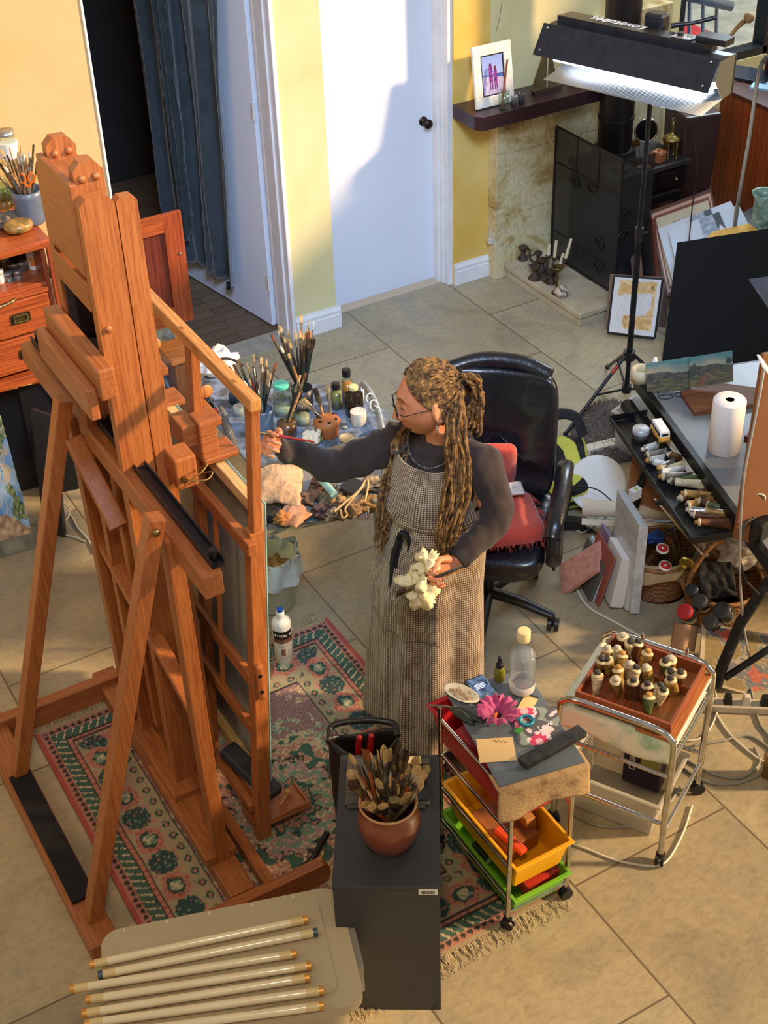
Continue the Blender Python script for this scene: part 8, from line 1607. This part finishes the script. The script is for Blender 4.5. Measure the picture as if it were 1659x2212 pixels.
cable([(1205, 1070, .05), (1250, 1052, .22), (1290, 1058, .26), (1325, 1085, .24)], .003, mbc, 'thin black cable arching over the white lid')
cable([(1190, 1190), (1215, 1215), (1240, 1262), (1270, 1310), (1330, 1345), (1390, 1378)], .0055, mwh, 'white cable running under the chair toward the chrome cart')
cable([(1345, 950), (1330, 975), (1325, 1010), (1335, 1040)], .0045, mwh, 'white cable curling behind the round lid'); cable([(1290, 965), (1265, 930), (1250, 905)], .004, mwh, 'white cable leading away from the power strip')
cable([(1200, 1145), (1230, 1135), (1260, 1150), (1300, 1120), (1330, 1100)], .0045, mwh, 'white cable beside the black power brick')
# brown curved plywood and black hose under the tray
PLY = thing('plywood_stool', 'bent brown plywood panel of a stool under the pen tray', 'stool'); pa = pD(1385, 1080, 4.95)
qslab_P = qslab('plywood_panel', [(1352, 1085), (1450, 1110), (1420, 985), (1368, 962)], [4.93, 4.85, 4.95, 5.03], .02, wood('plywood_brown', '8a5630', 'a06a3c', 0, 5, .5, .1, '6a4024'), 'tmp', 'tmp', bev=.006)[0]
for k in ('label', 'category'): del qslab_P[k]
qslab_P.parent = PLY
MB().tube(cr([pD(1372, 1095, 4.86), pD(1385, 1040, 4.9), pD(1405, 1000, 4.93), pD(1425, 975, 4.95)]), .017, 12).build('bent_steel_leg', mtbk, PLY)
# wooden mahl stick
o = MB().tube([pD(1415, 1078, 4.55), pD(1518, 1198, 4.25)], .0045, 8).build('mahl_stick', mat('pale_stick', 'b8a480', .6)); tag(o, 'thin pale stick hanging diagonally below the pen tray', 'stick')
o = MB().tube([pD(1418, 1086, 4.53), pD(1434, 1086, 4.51)], .010, 10).build('stick_grip', mrubber); tag(o, 'black rubber clip near the top of the pale stick', 'clip')
# clear storage crate at far left end of tray
p = pz(1385, 945, .2); tub('clear_crate', TR(p.x+.12, p.y+.12, 0, .3), .18, .24, .24, mtr, 'translucent plastic crate under the far end of the drafting table', 'crate')
# baskets
m, t, b = nt('wicker'); vec = coord(t, 'Object', (1, 1, 1)); w1 = t.nodes.new('ShaderNodeTexWave'); w1.inputs['Scale'].default_value = 38; w1.inputs['Distortion'].default_value = 3; w1.bands_direction = 'Z'; L(t, vec, w1.inputs['Vector'])
L(t, ramp(t, w1.outputs['Fac'], [(.2, lin('5a3418')), (.6, lin('b07440'))]), b.inputs['Base Color']); b.inputs['Roughness'].default_value = .6; bump(t, b, w1.outputs['Fac'], .8, .006); mwk = m
def basket(name, lab, cx2, cy2, r0, r1, h, liner=True, rz=0):
    B_ = thing(name, lab, 'basket', TR(cx2, cy2, 0, rz))
    def f(u, w): a_ = 2*PI*u; r = lerp(r0, r1, w)*(1+.012*math.sin(a_*36+(PI if int(w*24) % 2 else 0))); return (r*math.cos(a_), r*.9*math.sin(a_), h*w+.003)
    MB().grid(f, 144, 24).build('wicker_wall', mwk, B_, solid=.006); MB().lathe([(0, .004), (r0, .004)], 30).build('basket_floor', mwk, B_, solid=.004)
    MB().tube([(r1*math.cos(2*PI*i/40), r1*.9*math.sin(2*PI*i/40), h) for i in range(40)], .010, 8, closed=True).build('rim', mat('cane_rim', '9a6a3c', .6, c2='6a4424', ns=50), B_)
    if liner:
        def g_(u, w): a_ = 2*PI*u; r = r1*(1.03+.02*math.sin(a_*9)); z = h+.016-.075*w*(1+.25*math.sin(a_*4)); rr = r-(.02*(1-w*3) if w < .33 else 0)+.008*w; return (rr*math.cos(a_), rr*.9*math.sin(a_), z)
        MB().grid(g_, 90, 10).build('cloth_liner', mat('cream_liner', 'b8a078', .9, c2='a08a64', ns=12), B_, solid=.003)
    return B_
b1c = pz(1440, 1312, 0); b1c = V((b1c.x+.06, b1c.y+.13, 0)); basket('wicker_basket', 'cloth-lined wicker basket holding empty jars under the table', b1c.x, b1c.y, .125, .165, .20)
b2c = V((b1c.x+.10, b1c.y-.27, 0)); B2 = basket('wicker_basket', 'open wicker basket with hoop handle in front of the lined one', b2c.x, b2c.y, .13, .17, .17, False)
MB().tube(cr([(-.165, .03, .17), (-.13, .04, .26), (-.04, .06, .32), (.06, .08, .30)]), .012, 10).build('hoop_handle', mat('cane_rim', '9a6a3c'), B2)
def onb(px, py, z): return pz(px, py, z)
for i, (px, py, z, r, lab, m_) in enumerate(((1424, 1178, .26, .026, 'upper bottle with round red cap in the lined basket', mat('red_print', 'b8322c', .4)), (1428, 1216, .22, .026, 'lower bottle with red cap at the basket rim', mat('red_print', 'b8322c')), (1450, 1180, .24, .03, 'round clear jar beside the red capped bottle', mslv), (1472, 1212, .24, .034, 'jar with shiny gold lid in the lined basket', mat('gold_lid', 'c8a850', .2, .9)), (1485, 1190, .23, .03, 'clear glass jar behind the gold-lidded jar', mslv))):
    p = onb(px, py, z+.0); J = thing('empty_jar', lab, 'jar', TR(p.x, p.y, z-.09, .2*i, .25)); MB().lathe([(0, 0), (r, .004), (r, .07), (r*.85, .085), (r*.85, .09)], 24).build('jar_body', mglass, J)
    if i != 2 and i != 4: MB().lathe([(r*.9, .082), (r*.9, .094), (r*.8, .096), (0, .094)], 24).build('lid', m_, J)
    if i < 2: MB().lathe([(r*.9, .0945), (r*1.02, .0945), (r*1.02, .085)], 24).build('white_rim', mwp, J)
p = onb(1415, 1160, .24); crumple('blue_rag', (p.x, p.y, .24), (.04, .03, .025), 71, mat('blue_rag_cloth', '1f3a7a', .8), 'crumpled blue rag at the back of the lined basket', 'rag', 30, .5)
o = MB().tube([pz(1418, 1155, .26), pz(1455, 1142, .28), pz(1460, 1170, .27)], .004, 6).build('blue_wire_frame', mat('navy_wire', '1a2440', .5)); tag(o, 'navy wire frame sticking out of the lined basket', 'frame')
# dark things in the second basket
for i, (px, py, z, r, col, lab) in enumerate(((1480, 1322, .20, .035, 'b02028', 'jar with bright red lid lying in the hoop-handled basket'), (1512, 1300, .20, .035, '3a3634', 'dark glass jar in the middle of the hoop-handled basket'), (1560, 1320, .20, .04, '2c2c2c', 'dark glass jar at the right of the hoop-handled basket'), (1495, 1275, .20, .03, '2a2826', 'small dark jar at the back of the hoop-handled basket'), (1535, 1345, .17, .035, '34322e', 'dark jar at the front right of the hoop-handled basket'))):
    p = onb(px, py, z); J = thing('dark_jar', lab, 'jar', aim(p, (-.6, -.2, .7))); MB().lathe([(0, -.08), (r*.9, -.08), (r, -.07), (r, -.01), (r*.85, 0)], 22).build('jar_body', mat('smoky_dark_glass', '1e1c1a', .1, coat=.6), J); MB().lathe([(r*.9, -.004), (r*.9, .01), (r*.8, .012), (0, .01)], 22).build('lid', mat('lid_'+col, col, .35), J)
o = MB().grid(lambda u, w: tuple(pz(1505+75*u+12*w, 1215+80*w*(1-.1*u), .26-.10*w*w+.01*nf(u*5, w*5))), 24, 24).build('black_cloth_bag', mat('black_cloth', '141414'), solid=.01); tag(o, 'black cloth draped between the two wicker baskets', 'cloth')
b3c = pz(1590, 1290, .0); basket('wicker_basket', 'shadowed wicker basket at the right behind the palette tray', b3c.x+.12, b3c.y+.10, .12, .16, .20)
p = pz(1600, 1195, .24); crumple('white_plastic_bag', (p.x, p.y, .25), (.09, .07, .05), 77, mat('milky_bag_plastic', 'dcdcdc'), 'milky plastic bag with purple scraps above the right basket', 'bag', 50, .5)
o = MB().grid(lambda u, w: tuple(pz(1456+52*u-8*w, 1345+55*w+8*u, .12+.04*math.sin(u*3)-.06*w)), 16, 16).build('beige_envelope', mat('beige_card', 'a8805c', .8), solid=.002); tag(o, 'beige card bent over the front of the hoop-handled basket', 'card')
# palette tray bottom right
def pal(u, v):
    e = min(u, 1-u, v*1.4, (1-v)*1.4); base_ = lin('a8987c')[:3]
    if e < .05: return base_
    k = fbm(u*4, v*4, 8); n = nf(u*22, v*22)
    if k > .36: return mixc(lin('7a2c20')[:3], lin('b85a3c')[:3], .5+n*.5)
    if k > .0: return mixc(lin('3a3c40')[:3], lin('6a6c6c')[:3], .5+n*.5)
    if k > -.15: return mixc(lin('6c6450')[:3], base_, .5+n*.5)
    return mixc(lin('8a6a2c')[:3], lin('5a5a3a')[:3], .5+n*.5)
qslab('palette_tray', [(1508, 1470), (1720, 1530), (1700, 1345), (1518, 1345)], [4.04, 3.98, 4.16, 4.25], .012, mat('dirty_white_tray', 'b0a488', .5), 'large paint-stained tray propped up at the right edge', 'tray', pal, 90, 80)
o = MB().tube([pD(1665, 1250, 4.05), pD(1600, 1345, 4.0), pD(1560, 1440, 3.95), pD(1548, 1480, 3.93)], .022, 14).build('black_strut', mtbk); tag(o, 'thick black tripod leg crossing the stained tray', 'tripod leg')
o = MB().tube([pD(1672, 1395, 3.95), pD(1565, 1465, 3.93)], .014, 12).build('black_strut', mtbk); tag(o, 'thinner black brace below the thick tripod leg', 'tripod leg')
o = MB().box((0, 0, 0), (.12, .05, .10)).build('black_clamp_block', mtbk, M=Matrix.Translation(tuple(pD(1648, 1140, 4.15))) @ rotm(0, 0, .3), bev=.01); tag(o, 'black clamp block at the near corner of the drafting table', 'clamp')
pp = pD(1640, 1105, 4.2); WA = thing('white_plug_adapter', 'white mains adapter block on the near corner of the drafting table', 'adapter', Matrix.Translation(tuple(pp)) @ rotm(0, .2, .3)); MB().box((0, 0, 0), (.06, .05, .055)).build('adapter_body', mwp, WA, bev=.004); MB().box((0, 0, .035), (.035, .03, .03), taper=.6).build('plug_top', mwp, WA, bev=.003)
o = MB().tube(cr([pD(1625, 1105, 4.18), pD(1615, 1085, 4.18), pD(1635, 1068, 4.18), pD(1652, 1072, 4.18), pD(1650, 1090, 4.18)]), .0035, 8).build('white_lead', mwh); tag(o, 'short white lead looping above the mains adapter', 'cable')
o = MB().tube(cr([pD(1630, 1118, 4.14), pD(1605, 1140, 4.1), pD(1598, 1200, 4.05), pD(1610, 1250, 4.0), pD(1640, 1285, 3.95)]), .005, 8).build('black_lead', mbc); tag(o, 'black lead curving down from the mains adapter', 'cable')
ps2 = pz(1600, 1520, .03); PS2 = thing('power_board', 'long white power board with black plugs behind the chrome cart', 'power strip', TR(ps2.x, ps2.y, .018, -.62)); MB().box((0, 0, 0), (.36, .055, .032)).build('board_body', mat('dusty_cream_plastic', 'b8ae9c', .5), PS2, bev=.004)
for k, (x, m_) in enumerate(((-.12, mwh), (-.05, mrubber), (.02, mwh), (.09, mrubber))): MB().box((x, 0, .035), (.035, .035, .045), taper=.7).build('plug', m_, PS2, bev=.004)
cable([(1545, 1490), (1548, 1540), (1520, 1590), (1475, 1600), (1440, 1590)], .004, mwh, 'thin white cable behind the chrome cart')
cable([(1548, 1545), (1580, 1590), (1640, 1640), (1690, 1660)], .005, mwh, 'white cable crossing the grey coils')
cable([(1500, 1610), (1560, 1600), (1620, 1590), (1680, 1630)], .005, mgc, 'grey cable running to the right edge')
cable([(1480, 1640), (1540, 1672), (1600, 1680), (1640, 1650), (1630, 1615)], .005, mgc, 'grey cable making the large coil behind the cart')
cable([(1470, 1655), (1530, 1690), (1600, 1690), (1655, 1660), (1665, 1600), (1640, 1560), (1620, 1480)], .005, mgc, 'outer grey cable of the coil behind the cart')
cable([(1470, 1700), (1440, 1740), (1380, 1780), (1300, 1785), (1240, 1760)], .005, mgc, 'grey cable trailing under the chrome cart')
cable([(1495, 1740), (1475, 1800), (1440, 1860), (1400, 1870), (1330, 1858), (1270, 1835), (1215, 1815)], .0042, mwh, 'white cable looping from caster to caster under the carts')
# cord clip at the very right edge
o = MB().box((0, 0, .06), (.05, .1, .12)).build('black_yellow_box', mat('amber_black_box', '2a2018', .4, c2='c09040', ns=5), M=TR(pz(1668, 1690).x+.02, pz(1668, 1690).y, 0, .3), bev=.004); tag(o, 'dark object with amber side cut by the right edge', 'box')
